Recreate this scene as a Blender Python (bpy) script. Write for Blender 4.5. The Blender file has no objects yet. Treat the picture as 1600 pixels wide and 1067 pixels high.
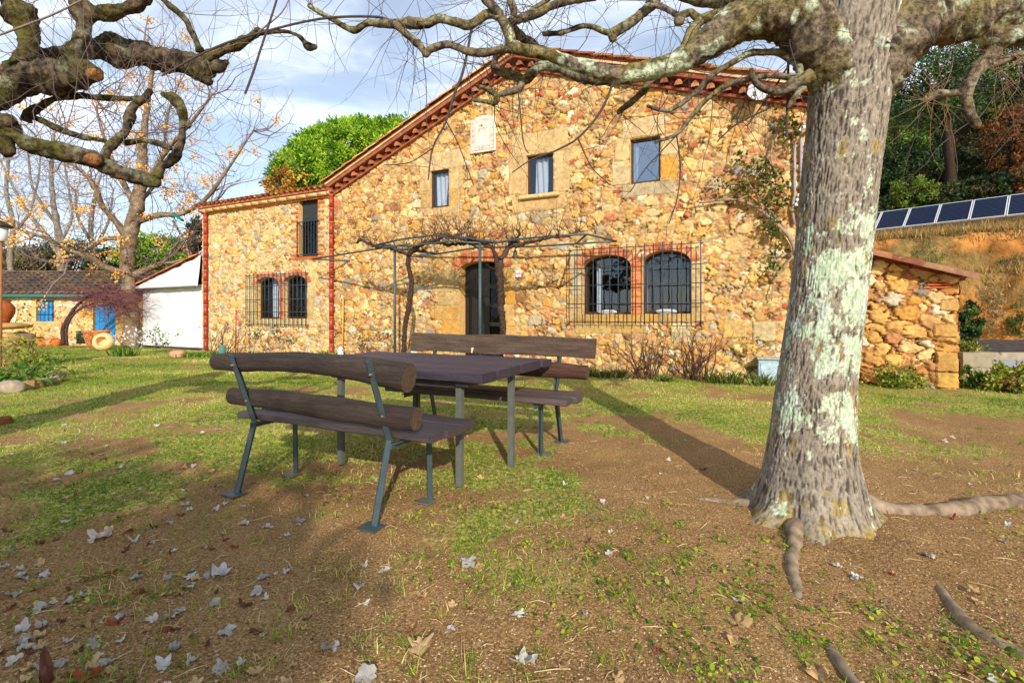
import bpy, math, random
import numpy as np
from mathutils import Vector, Matrix

# ------------------------------------------------------------------ camera, world, sun, exposure
sc = bpy.context.scene
COL = sc.collection
F, HZ, CX, CAMH = 760.0, 490.0, 800.0, 1.2          # focal length and horizon in pixels of the 1600 px photograph

cam_d = bpy.data.cameras.new("camera")
cam = bpy.data.objects.new("camera", cam_d)
COL.objects.link(cam)
cam.location = (0, 0, CAMH)
cam.rotation_euler = (math.radians(90), 0, 0)
cam_d.sensor_fit = 'HORIZONTAL'
cam_d.sensor_width = 36
cam_d.lens = 36 * F / 1600
cam_d.shift_y = -(533.5 - HZ) / 1600
cam_d.clip_start, cam_d.clip_end = 0.05, 3000
sc.camera = cam

SUN_EL, LX, LY = math.radians(25), -0.172, 0.985     # light travels along (LX, LY)
sun_d = bpy.data.lights.new("sun", 'SUN')
sun_d.energy, sun_d.angle, sun_d.color = 4.3, math.radians(0.6), (1.0, 0.92, 0.79)
sun = bpy.data.objects.new("sun", sun_d)
COL.objects.link(sun)
sun.rotation_euler = Vector((LX * math.cos(SUN_EL), LY * math.cos(SUN_EL), -math.sin(SUN_EL))).to_track_quat('-Z', 'Y').to_euler()

world = bpy.data.worlds.new("World")
sc.world = world
world.use_nodes = True
wn, wl = world.node_tree.nodes, world.node_tree.links
wn.clear()
out = wn.new('ShaderNodeOutputWorld'); bg = wn.new('ShaderNodeBackground')
sky = wn.new('ShaderNodeTexSky'); sky.sky_type = 'NISHITA'; sky.sun_disc = False
sky.sun_elevation = SUN_EL; sky.sun_rotation = math.atan2(-LX, -LY)
sky.air_density, sky.dust_density, sky.ozone_density = 1.0, 0.4, 1.6
tc = wn.new('ShaderNodeTexCoord'); sep = wn.new('ShaderNodeSeparateXYZ')
wl.new(tc.outputs['Generated'], sep.inputs[0])
def wmath(op, a, b=None):
    n = wn.new('ShaderNodeMath'); n.operation = op
    for i, q in enumerate((a, b)):
        if q is None: continue
        if isinstance(q, (int, float)): n.inputs[i].default_value = q
        else: wl.new(q, n.inputs[i])
    return n.outputs[0]
zz = wmath('ADD', wmath('MAXIMUM', sep.outputs['Z'], 0.0), 0.22)
comb = wn.new('ShaderNodeCombineXYZ')
wl.new(wmath('DIVIDE', sep.outputs['X'], zz), comb.inputs[0])
wl.new(wmath('MULTIPLY', wmath('DIVIDE', sep.outputs['Y'], zz), 1.9), comb.inputs[1])
nz = wn.new('ShaderNodeTexNoise'); nz.inputs['Scale'].default_value = 1.35; nz.inputs['Detail'].default_value = 9
nz.inputs['Roughness'].default_value = 0.58; nz.inputs['Distortion'].default_value = 0.5
wl.new(comb.outputs[0], nz.inputs['Vector'])
ramp = wn.new('ShaderNodeMapRange'); ramp.interpolation_type = 'SMOOTHSTEP'
ramp.inputs[1].default_value, ramp.inputs[2].default_value = 0.42, 0.72
ramp.inputs[3].default_value, ramp.inputs[4].default_value = 0.26, 0.92
wl.new(nz.outputs[0], ramp.inputs[0])
mix = wn.new('ShaderNodeMix'); mix.data_type = 'RGBA'
wl.new(ramp.outputs[0], mix.inputs[0]); wl.new(sky.outputs[0], mix.inputs[6])
mix.inputs[7].default_value = (7.3, 7.8, 8.5, 1)
wl.new(mix.outputs[2], bg.inputs['Color'])
bg.inputs['Strength'].default_value = 0.135
wl.new(bg.outputs[0], out.inputs[0])

vs = sc.view_settings
vs.view_transform, vs.look, vs.gamma, vs.use_curve_mapping = 'Standard', 'None', 1, False
vs.exposure = 0.40
sc.cycles.use_denoising = True
sc.cycles.max_bounces = 6
sc.cycles.transparent_max_bounces = 12

# ------------------------------------------------------------------ small helpers
def lin(c):
    c = np.asarray(c, float) / 255.0
    return np.where(c <= 0.04045, c / 12.92, ((c + 0.055) / 1.055) ** 2.4)
def C(r, g, b): return tuple(lin((r, g, b)))
def P(px, py, d): return Vector(((px - CX) / F * d, d, CAMH - (py - HZ) / F * d))   # photo pixel at a distance
def G(px, py):                                                                   # photo pixel on the ground
    d = F * CAMH / (py - HZ); return Vector(((px - CX) / F * d, d, 0))
def PH(px, py, h):                                                               # photo pixel at a known height
    d = F * (h - CAMH) / (HZ - py); return Vector(((px - CX) / F * d, d, h))
Z0, CT, ST = 11.05, 0.9033, 0.4290
ES, EN = Vector((CT, -ST, 0)), Vector((ST, CT, 0))           # along the facade to the right / into the house
HM = Matrix(((CT, ST, 0, 0), (-ST, CT, 0, Z0), (0, 0, 1, 0), (0, 0, 0, 1)))
def FS(px, py, n=0.0):                                        # photo pixel on the facade plane (n in front of it is negative)
    u = (px - CX) / F
    s = (u * (Z0 + CT * n) - ST * n) / (CT + ST * u)
    d = Z0 - ST * s + CT * n
    return s, CAMH + (HZ - py) * d / F
def smooth(a, b, x):
    t = np.clip((x - a) / (b - a), 0, 1); return t * t * (3 - 2 * t)

def _h(ix, iy, iz, seed):
    n = (ix * 374761393 + iy * 668265263 + iz * 1274126177 + seed * 974634777) & 0x7fffffff
    n = ((n ^ (n >> 13)) * 1274126177) & 0x7fffffff
    return ((n ^ (n >> 16)) & 0xffff) / 65535.0
def vn3(x, y, z, seed=0):
    x, y, z = np.broadcast_arrays(np.asarray(x, float), np.asarray(y, float), np.asarray(z, float))
    ix, iy, iz = np.floor(x).astype(np.int64), np.floor(y).astype(np.int64), np.floor(z).astype(np.int64)
    fx, fy, fz = x - ix, y - iy, z - iz
    fx, fy, fz = fx * fx * (3 - 2 * fx), fy * fy * (3 - 2 * fy), fz * fz * (3 - 2 * fz)
    r = 0
    for a in (0, 1):
        for b in (0, 1):
            for c in (0, 1):
                r = r + _h(ix + a, iy + b, iz + c, seed) * (fx if a else 1 - fx) * (fy if b else 1 - fy) * (fz if c else 1 - fz)
    return r
def vn2(x, y, seed=0):
    x, y = np.broadcast_arrays(np.asarray(x, float), np.asarray(y, float))
    ix, iy = np.floor(x).astype(np.int64), np.floor(y).astype(np.int64)
    fx, fy = x - ix, y - iy
    fx, fy = fx * fx * (3 - 2 * fx), fy * fy * (3 - 2 * fy)
    z = np.zeros_like(ix)
    return (_h(ix, iy, z, seed) * (1 - fx) * (1 - fy) + _h(ix + 1, iy, z, seed) * fx * (1 - fy)
            + _h(ix, iy + 1, z, seed) * (1 - fx) * fy + _h(ix + 1, iy + 1, z, seed) * fx * fy)
def fbm2(x, y, seed=0, o=4):
    r, a, t = 0, 0.5, 0
    for k in range(o):
        r = r + a * vn2(np.asarray(x) * 2 ** k + 17.3 * k, np.asarray(y) * 2 ** k - 9.1 * k, seed + k); t += a; a *= 0.5
    return r / t
def fbm3(x, y, z, seed=0, o=3):
    r, a, t = 0, 0.5, 0
    for k in range(o):
        r = r + a * vn3(x * 2 ** k, y * 2 ** k, z * 2 ** k, seed + k); t += a; a *= 0.5
    return r / t

# ------------------------------------------------------------------ objects
def link(o, parent=None):
    COL.objects.link(o)
    if parent is not None: o.parent = parent
    return o
def tag(o, label=None, cat=None, group=None, kind=None):
    if label: o['label'] = label
    if cat: o['category'] = cat
    if group: o['group'] = group
    if kind: o['kind'] = kind
    return o
def empty(name, loc=(0, 0, 0), rz=0.0, label=None, cat=None, group=None, mat=None):
    o = bpy.data.objects.new(name, None); o.empty_display_size = 0.2
    link(o)
    if mat is not None: o.matrix_world = mat
    else:
        o.location = loc; o.rotation_euler = (0, 0, rz)
    return tag(o, label, cat, group)
def mesh_np(name, V, faces, m, parent=None, sm=True, col=None, extra=None):
    V = np.ascontiguousarray(np.asarray(V, np.float32).reshape(-1, 3))
    me = bpy.data.meshes.new(name)
    me.vertices.add(len(V)); me.vertices.foreach_set('co', V.ravel())
    li, ls, off = [], [], 0
    for fa in faces:
        fa = np.asarray(fa, np.int32)
        if fa.size == 0: continue
        k = fa.shape[1]
        li.append(fa.ravel()); ls.append(off + np.arange(len(fa), dtype=np.int32) * k); off += fa.size
    li = np.concatenate(li).astype(np.int32); ls = np.concatenate(ls).astype(np.int32)
    me.loops.add(len(li)); me.loops.foreach_set('vertex_index', li)
    me.polygons.add(len(ls)); me.polygons.foreach_set('loop_start', ls)
    me.polygons.foreach_set('use_smooth', np.full(len(ls), bool(sm)))
    me.update(calc_edges=True)
    if col is not None:
        a = me.color_attributes.new('Col', 'FLOAT_COLOR', 'POINT')
        c = np.ones((len(V), 4), np.float32); c[:, :3] = np.asarray(col, np.float32)
        a.data.foreach_set('color', c.ravel())
    for k, arr in (extra or {}).items():
        a = me.attributes.new(k, 'FLOAT', 'POINT'); a.data.foreach_set('value', np.asarray(arr, np.float32).ravel())
    me.validate()
    me.materials.append(m)
    return link(bpy.data.objects.new(name, me), parent)

class MB:
    """collects shapes; build() links them as ONE mesh object"""
    def __init__(self, col=(0.5, 0.5, 0.5)):
        self.v, self.c, self.q, self.t, self.n, self.col = [], [], [], [], 0, col
    def add(self, V, quads=None, tris=None, col=None):
        V = np.asarray(V, float).reshape(-1, 3)
        c = np.asarray(self.col if col is None else col, float)
        self.v.append(V); self.c.append(np.broadcast_to(c, (len(V), 3)) if c.ndim == 1 else c)
        if quads is not None and len(quads): self.q.append(np.asarray(quads, np.int64).reshape(-1, 4) + self.n)
        if tris is not None and len(tris): self.t.append(np.asarray(tris, np.int64).reshape(-1, 3) + self.n)
        self.n += len(V)
    def box(self, c, s, M=None, col=None, bev=0.0):
        x, y, z = (q / 2 for q in s)
        if bev > 0:
            b = min(bev, x * .9, y * .9, z * .9); V = []
            for sx in (-1, 1):
                for sy in (-1, 1):
                    for sz in (-1, 1):
                        V += [(sx * (x - b), sy * (y - b), sz * z), (sx * (x - b), sy * y, sz * (z - b)), (sx * x, sy * (y - b), sz * (z - b))]
            i = lambda a, b_, c_, k: ((a * 2 + b_) * 2 + c_) * 3 + k
            Q, T = [], []
            for s_ in (0, 1):
                Q.append([i(0, 0, s_, 0), i(1, 0, s_, 0), i(1, 1, s_, 0), i(0, 1, s_, 0)])
                Q.append([i(0, s_, 0, 1), i(1, s_, 0, 1), i(1, s_, 1, 1), i(0, s_, 1, 1)])
                Q.append([i(s_, 0, 0, 2), i(s_, 1, 0, 2), i(s_, 1, 1, 2), i(s_, 0, 1, 2)])
            for a in (0, 1):
                for b_ in (0, 1):
                    Q.append([i(0, a, b_, 0), i(1, a, b_, 0), i(1, a, b_, 1), i(0, a, b_, 1)])
                    Q.append([i(a, 0, b_, 0), i(a, 1, b_, 0), i(a, 1, b_, 2), i(a, 0, b_, 2)])
                    Q.append([i(a, b_, 0, 1), i(a, b_, 1, 1), i(a, b_, 1, 2), i(a, b_, 0, 2)])
                    for c_ in (0, 1): T.append([i(a, b_, c_, 0), i(a, b_, c_, 1), i(a, b_, c_, 2)])
        else:
            V = [(a, b_, c_) for a in (-x, x) for b_ in (-y, y) for c_ in (-z, z)]
            Q = [[0, 1, 3, 2], [4, 6, 7, 5], [0, 4, 5, 1], [2, 3, 7, 6], [0, 2, 6, 4], [1, 5, 7, 3]]; T = None
        V = np.array(V)
        if M is not None:
            M = np.array(M.to_3x3()); V = V @ M.T
        self.add(V + np.asarray(c), Q, T, col)
    def hexa(self, pts, col=None):      # 8 points: bottom ring of four, top ring of four
        self.add(pts, [[0, 1, 2, 3], [4, 5, 6, 7], [0, 1, 5, 4], [1, 2, 6, 5], [2, 3, 7, 6], [3, 0, 4, 7]], None, col)
    def tube(self, pts, rad, n=8, col=None, cap=True, flat=1.0, amp=0.0, freq=8.0, seed=0, up=None):
        pts = np.asarray([tuple(p) for p in pts], float); m = len(pts)
        rad = np.broadcast_to(np.asarray(rad, float), (m,))
        T = np.gradient(pts, axis=0); T /= np.linalg.norm(T, axis=1)[:, None] + 1e-12
        u = np.array(up if up is not None else (0, 0, 1.0))
        if abs(T[0] @ u) > 0.9: u = np.array((1.0, 0, 0))
        ring = np.arange(n) * 2 * math.pi / n
        cs, sn = np.cos(ring), np.sin(ring)
        V = np.empty((m, n, 3))
        for i in range(m):
            u = u - T[i] * (u @ T[i]); u /= np.linalg.norm(u) + 1e-12
            w = np.cross(T[i], u)
            V[i] = pts[i] + rad[i] * (cs[:, None] * u * flat + sn[:, None] * w)
        if amp:
            k = 1 + amp * (2 * fbm3(V[..., 0] * freq, V[..., 1] * freq, V[..., 2] * freq, seed, 2) - 1)
            V = pts[:, None] + (V - pts[:, None]) * k[..., None]
        a = np.arange(m - 1)[:, None] * n + np.arange(n)[None]
        b = np.arange(m - 1)[:, None] * n + (np.arange(n)[None] + 1) % n
        Q = np.stack([a, b, b + n, a + n], -1).reshape(-1, 4)
        V = V.reshape(-1, 3); Tt = None
        if cap:
            V = np.vstack([V, pts[0], pts[-1]]); r_ = np.arange(n)
            Tt = np.vstack([np.stack([np.full(n, m * n), (r_ + 1) % n, r_], -1),
                            np.stack([np.full(n, m * n + 1), (m - 1) * n + r_, (m - 1) * n + (r_ + 1) % n], -1)])
        if col is not None and np.ndim(col) == 2:
            col = np.repeat(np.asarray(col), n, axis=0)
            if cap: col = np.vstack([col, col[0], col[-1]])
        self.add(V, Q, Tt, col)
    def lathe(self, prof, n=20, loc=(0, 0, 0), col=None, M=None):
        prof = np.asarray(prof, float); m = len(prof); a = np.arange(n) * 2 * math.pi / n
        V = np.stack([prof[:, 0, None] * np.cos(a), prof[:, 0, None] * np.sin(a), np.repeat(prof[:, 1, None], n, 1)], -1)
        i = np.arange(m - 1)[:, None] * n + np.arange(n)[None]; j = np.arange(m - 1)[:, None] * n + (np.arange(n)[None] + 1) % n
        Q = np.stack([i, j, j + n, i + n], -1).reshape(-1, 4)
        V = V.reshape(-1, 3)
        if M is not None: V = V @ np.array(M.to_3x3()).T
        self.add(V + np.asarray(loc), Q, None, col)
    def rock(self, loc, s, seed=0, col=None, n=14, amp=0.35, rz=0.0):
        th = np.linspace(0, math.pi, n)[:, None]; ph = (np.arange(n * 2) * math.pi / n)[None]
        d = np.stack([np.sin(th) * np.cos(ph), np.sin(th) * np.sin(ph), np.cos(th) + 0 * ph], -1)
        k = 1 - amp / 2 + amp * fbm3(d[..., 0] * 1.7 + seed, d[..., 1] * 1.7, d[..., 2] * 1.7, seed, 3)
        d = np.sign(d) * np.abs(d) ** 0.8
        V = d * k[..., None] * np.asarray(s); c_, s_ = math.cos(rz), math.sin(rz)
        V = V @ np.array(((c_, s_, 0), (-s_, c_, 0), (0, 0, 1)))
        m = 2 * n
        i = np.arange(n - 1)[:, None] * m + np.arange(m)[None]; j = np.arange(n - 1)[:, None] * m + (np.arange(m)[None] + 1) % m
        self.add(V.reshape(-1, 3) + np.asarray(loc), np.stack([i, i + m, j + m, j], -1).reshape(-1, 4), None, col)
    def build(self, name, m, parent=None, sm=False):
        V = np.concatenate(self.v); fs = []
        if self.q: fs.append(np.concatenate(self.q))
        if self.t: fs.append(np.concatenate(self.t))
        return mesh_np(name, V, fs, m, parent, sm, np.concatenate(self.c))

def spline(pts, ds):
    """Catmull-Rom through rows of numbers (x, y, z, r), resampled about every ds"""
    p = np.asarray(pts, float); p = np.vstack([2 * p[0] - p[1], p, 2 * p[-1] - p[-2]]); o = []
    for i in range(1, len(p) - 2):
        k = max(2, int(math.ceil(np.linalg.norm(p[i + 1, :3] - p[i, :3]) / ds)))
        t = (np.arange(k) / k)[:, None]; a, b, c, d = p[i - 1:i + 3]
        o.append(0.5 * (2 * b + (c - a) * t + (2 * a - 5 * b + 4 * c - d) * t ** 2 + (3 * b - a - 3 * c + d) * t ** 3))
    o.append(p[-2][None]); o = np.vstack(o); o[:, 3:] = np.maximum(o[:, 3:], 0.0008)
    return o

# ------------------------------------------------------------------ materials
def mat(name, base=None, rough=0.85, spec=0.3, var=0.25, vs_=12.0, bump=0.3, bs=60.0, attr=True, trans=0.0, stretch=(1, 1, 1), metal=0.0, bump2=0.0, bs2=8.0, coat=0.0, hue=None, crack=None):
    m = bpy.data.materials.new(name); m.use_nodes = True
    N, L = m.node_tree.nodes, m.node_tree.links
    b = N['Principled BSDF']; o = N['Material Output']
    b.inputs['Roughness'].default_value = rough; b.inputs['Specular IOR Level'].default_value = spec; b.inputs['Metallic'].default_value = metal
    b.inputs['Coat Weight'].default_value = coat; b.inputs['Coat Roughness'].default_value = 0.25
    t = N.new('ShaderNodeTexCoord'); mp = N.new('ShaderNodeMapping'); mp.inputs['Scale'].default_value = stretch
    L.new(t.outputs['Object'], mp.inputs[0])
    def noise(scale, det=4):
        n = N.new('ShaderNodeTexNoise'); n.inputs['Scale'].default_value = scale; n.inputs['Detail'].default_value = det
        n.inputs['Roughness'].default_value = 0.6; L.new(mp.outputs[0], n.inputs['Vector']); return n
    if attr and base is None:
        src = N.new('ShaderNodeAttribute'); src.attribute_name = 'Col'; col = src.outputs['Color']
    else:
        src = N.new('ShaderNodeRGB'); src.outputs[0].default_value = (*base, 1); col = src.outputs[0]
    n1 = noise(vs_)
    r = N.new('ShaderNodeMapRange'); r.inputs[1].default_value, r.inputs[2].default_value = 0.25, 0.75
    r.inputs[3].default_value, r.inputs[4].default_value = 1 - var, 1 + var
    L.new(n1.outputs[0], r.inputs[0])
    mul = N.new('ShaderNodeVectorMath'); mul.operation = 'SCALE'
    L.new(col, mul.inputs[0]); L.new(r.outputs[0], mul.inputs['Scale']); colout = mul.outputs[0]
    if hue is not None:                       # patches of a second colour (rust, moss, weathering)
        n3 = noise(hue[1], 6); r3 = N.new('ShaderNodeMapRange'); r3.inputs[1].default_value, r3.inputs[2].default_value = hue[2], hue[2] + 0.12
        L.new(n3.outputs[0], r3.inputs[0]); mx = N.new('ShaderNodeMix'); mx.data_type = 'RGBA'
        L.new(r3.outputs[0], mx.inputs[0]); L.new(colout, mx.inputs[6]); mx.inputs[7].default_value = (*hue[0], 1); colout = mx.outputs[2]
    if crack is not None:                     # fine dark crevices in the bark itself
        r4 = N.new('ShaderNodeMapRange'); r4.inputs[1].default_value, r4.inputs[2].default_value = 0.40, 0.56; r4.inputs[3].default_value, r4.inputs[4].default_value = crack[1], 1.08
        L.new(noise(crack[0], 7).outputs[0], r4.inputs[0]); s4 = N.new('ShaderNodeVectorMath'); s4.operation = 'SCALE'; L.new(colout, s4.inputs[0]); L.new(r4.outputs[0], s4.inputs['Scale']); colout = s4.outputs[0]
    L.new(colout, b.inputs['Base Color'])
    last = None
    for st, s_ in ((bump, bs), (bump2, bs2)):
        if st > 0:
            bn = N.new('ShaderNodeBump'); bn.inputs['Strength'].default_value = st; bn.inputs['Distance'].default_value = 0.6 / s_
            L.new(noise(s_, 5).outputs[0], bn.inputs['Height'])
            if last: L.new(last.outputs[0], bn.inputs['Normal'])
            last = bn
    if last: L.new(last.outputs[0], b.inputs['Normal'])
    if trans > 0:
        tr = N.new('ShaderNodeBsdfTranslucent'); L.new(colout, tr.inputs[0]); ms = N.new('ShaderNodeMixShader'); ms.inputs[0].default_value = trans
        L.new(b.outputs[0], ms.inputs[1]); L.new(tr.outputs[0], ms.inputs[2]); L.new(ms.outputs[0], o.inputs[0])
    return m

M_STONE = mat('rubble_stone', var=0.30, vs_=16, bump=0.55, bs=55, bump2=0.4, bs2=200, rough=0.92, spec=0.15)
M_BRICK = mat('brick', var=0.28, vs_=14, bump=0.35, bs=90, rough=0.92, spec=0.15)
M_TILE = mat('clay_tile', var=0.35, vs_=7, bump=0.35, bs=70, rough=0.88, spec=0.2, hue=(C(205, 165, 95), 9, 0.60))
M_OLDTILE = mat('old_clay_tile', var=0.40, vs_=5, bump=0.35, bs=60, rough=0.9, spec=0.2, hue=(C(120, 105, 80), 6, 0.55))
M_PLAIN = mat('plain', var=0.18, vs_=10, bump=0.15, bs=60)
M_IRON = mat('painted_iron', var=0.25, vs_=14, bump=0.12, bs=120, rough=0.5, spec=0.5, hue=(C(104, 84, 66), 18, 0.60))
M_BLUEIRON = mat('grille_iron', base=C(34, 48, 62), var=0.25, vs_=14, bump=0.1, bs=120, rough=0.55, spec=0.5)
M_LOG = mat('weathered_log', var=0.55, vs_=5.5, bump=0.9, bs=26, stretch=(0.55, 7, 7), rough=0.78, spec=0.35, bump2=0.35, bs2=110)
M_PLANK = mat('dark_plank', var=0.45, vs_=6, bump=0.55, bs=34, stretch=(0.45, 6, 6), rough=0.5, spec=0.55, bump2=0.2, bs2=120)
M_BARK = mat('bark', var=0.32, vs_=22, bump=1.0, bs=42, rough=0.95, spec=0.1, bump2=0.8, bs2=150, crack=(38, 0.42))
M_TRUNK = mat('furrowed_bark', var=0.2, vs_=22, bump=0.7, bs=95, rough=0.95, spec=0.1, bump2=0.6, bs2=240, crack=(70, 0.74), stretch=(1, 1, 0.6))
M_TWIG = mat('twig', var=0.3, vs_=20, bump=0.3, bs=120, rough=0.85, spec=0.25)
M_LEAF = mat('leaf', var=0.25, vs_=9, bump=0, rough=0.55, spec=0.35, trans=0.35)
M_NEEDLE = mat('needle', var=0.3, vs_=2.5, bump=0, rough=0.6, spec=0.3, trans=0.25)
M_GRASS = mat('grass_blade', var=0.25, vs_=3, bump=0, rough=0.6, spec=0.25, trans=0.35)
M_DRYLEAF = mat('dry_leaf', var=0.35, vs_=45, bump=0.4, bs=120, rough=0.7, spec=0.3, trans=0.2)
M_CANVAS = mat('white_canvas', base=C(210, 211, 212), var=0.10, vs_=2.2, bump=0.35, bs=7, rough=0.8, spec=0.2, hue=(C(205, 200, 190), 2.2, 0.63))
M_TERRA = mat('terracotta', var=0.3, vs_=9, bump=0.2, bs=60, rough=0.9, spec=0.15)
M_BLUE = mat('blue_paint', base=C(34, 132, 200), var=0.25, vs_=9, bump=0.25, bs=30, stretch=(4, 4, 0.6), rough=0.55, spec=0.4, hue=(C(70, 140, 190), 14, 0.64))
M_DARKWOOD = mat('dark_door_wood', base=C(24, 20, 19), var=0.4, vs_=8, bump=0.4, bs=30, stretch=(6, 6, 0.6), rough=0.45, spec=0.45)
M_FRAME = mat('window_frame_wood', base=C(62, 44, 36), var=0.3, vs_=12, bump=0.2, bs=60, rough=0.5, spec=0.4)
M_REVEAL = mat('plastered_reveal', base=C(196, 158, 104), var=0.25, vs_=7, bump=0.4, bs=40, rough=0.95, spec=0.1)
M_INSIDE = mat('dark_room', base=C(30, 27, 26), var=0.2, vs_=3, bump=0, rough=0.95, spec=0.05)
M_CURTAIN = mat('curtain', base=C(196, 200, 208), var=0.08, vs_=6, bump=0.1, bs=60, rough=0.9, spec=0.1, trans=0.3)
M_PIPE = mat('glazed_pipe', base=C(150, 46, 28), var=0.25, vs_=7, bump=0.1, bs=60, rough=0.45, spec=0.5)
M_WHITE = mat('white_enamel', base=C(216, 218, 220), var=0.06, vs_=10, bump=0.05, bs=60, rough=0.4, spec=0.5)
M_SOILBANK = mat('earth_bank', var=0.5, vs_=2.2, bump=0.8, bs=7, rough=0.97, spec=0.05, bump2=0.6, bs2=30)
M_CONC = mat('concrete', base=C(148, 136, 116), var=0.25, vs_=8, bump=0.4, bs=50, rough=0.95, spec=0.1, hue=(C(98, 92, 76), 7, 0.6))

def glass_mat(name, mn, tint):
    m = bpy.data.materials.new(name); m.use_nodes = True
    N, L = m.node_tree.nodes, m.node_tree.links; N.remove(N['Principled BSDF'])
    tr = N.new('ShaderNodeBsdfTransparent'); tr.inputs[0].default_value = (*tint, 1)
    gl = N.new('ShaderNodeBsdfGlossy'); gl.inputs['Roughness'].default_value = 0.03; gl.inputs[0].default_value = (0.82, 0.9, 1, 1)
    fr = N.new('ShaderNodeLayerWeight'); fr.inputs[0].default_value = 0.5          # thin pane: the same from both sides
    pw = N.new('ShaderNodeMath'); pw.operation = 'POWER'; pw.inputs[1].default_value = 4.5; L.new(fr.outputs['Facing'], pw.inputs[0])
    ad = N.new('ShaderNodeMath'); ad.operation = 'MULTIPLY_ADD'; ad.use_clamp = True; ad.inputs[1].default_value = 0.9; ad.inputs[2].default_value = 0.05 + mn; L.new(pw.outputs[0], ad.inputs[0])
    t = N.new('ShaderNodeTexCoord'); nz_ = N.new('ShaderNodeTexNoise'); nz_.inputs['Scale'].default_value = 3.0; L.new(t.outputs['Object'], nz_.inputs[0])
    bp = N.new('ShaderNodeBump'); bp.inputs['Strength'].default_value = 0.08; bp.inputs['Distance'].default_value = 0.05; L.new(nz_.outputs[0], bp.inputs['Height']); L.new(bp.outputs[0], gl.inputs['Normal'])
    ms = N.new('ShaderNodeMixShader'); L.new(ad.outputs[0], ms.inputs[0]); L.new(tr.outputs[0], ms.inputs[1]); L.new(gl.outputs[0], ms.inputs[2])
    L.new(ms.outputs[0], N['Material Output'].inputs[0]); return m
M_GLASS = glass_mat('window_glass', 0.05, (0.88, 0.93, 0.97)); M_GLASS3 = glass_mat('sky_reflecting_glass', 0.30, (0.6, 0.7, 0.8)); M_GLASS2 = glass_mat('dull_window_glass', -0.03, (0.88, 0.93, 0.97))

rng = np.random.default_rng(7)
random.seed(7)
# ------------------------------------------------------------------ setting: the ground as one sheet
def hill_q(X, Y): return 0.76 * (X - 18.2) + 0.65 * (Y - 20.0)
def hill_h(q, X, Y):
    w = fbm2(X * 0.35, Y * 0.35, 5, 3) - 0.5
    h = 2.6 * smooth(-5.1, -4.3, q + w * 0.5) + 0.2 * smooth(-4.3, -2.1, q) + 1.55 * smooth(-2.05, -1.35, q + w * 0.4) + 0.35 * smooth(-1.3, 0.2, q)
    return h + 0.42 * np.maximum(q - 1.5, 0) + w * 0.35 * smooth(-5, -3, q)
def grass_amt(X, Y):
    b = smooth(2.2, 5.0, Y - 0.25 * X - 0.08 * np.maximum(X - 1, 0) * 2)
    n = fbm2(X * 0.8 + 3, Y * 0.8, 11, 4) + .05; n2 = fbm2(X * 3.1, Y * 3.1, 23, 3)
    near_tree = smooth(1.7, 0.6, np.hypot(X - 1.8, Y - 3.2))
    mud = smooth(1.6, 0.4, np.hypot((X - 0.9) / 1.6, (Y - 4.9) / 1.1)) * 0.55
    return np.clip(b * 0.86 - 0.14 + (n - 0.5) * 2.0 + (n2 - 0.5) * 1.9 - near_tree * 0.4 - mud, 0, 1) * smooth(0.1, 1.5, b + n)

def axis(lo, hi, fine0, fine1, d, g):
    a = list(np.arange(fine0, fine1, d)); s = d; x = fine1
    while x < hi: a.append(x); s *= g; x += s
    a.append(hi); s = d; x = fine0 - d; b = []
    while x > lo: b.append(x); s *= g; x -= s
    b.append(lo); return np.array(b[::-1] + a)
gx = axis(-900, 900, -3.2, 3.6, 0.03, 1.045); gy = axis(-60, 2500, 1.3, 5.0, 0.03, 1.035)
GX, GY = np.meshgrid(gx, gy)
near = smooth(40, 25, np.hypot(GX, GY))
GZ = near * ((fbm2(GX * 0.5, GY * 0.5, 3, 3) - 0.5) * 0.05 + (fbm2(GX * 4, GY * 4, 8, 3) - 0.5) * 0.030)
def ground_z(x, y): return (fbm2(np.asarray(x) * 0.5, np.asarray(y) * 0.5, 3, 3) - 0.5) * 0.05 + (fbm2(np.asarray(x) * 4, np.asarray(y) * 4, 8, 3) - 0.5) * 0.030
GA = grass_amt(GX, GY) * near + (1 - near)
nx, ny = len(gx), len(gy)
i = (np.arange(ny - 1)[:, None] * nx + np.arange(nx - 1)[None]).ravel()
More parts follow.
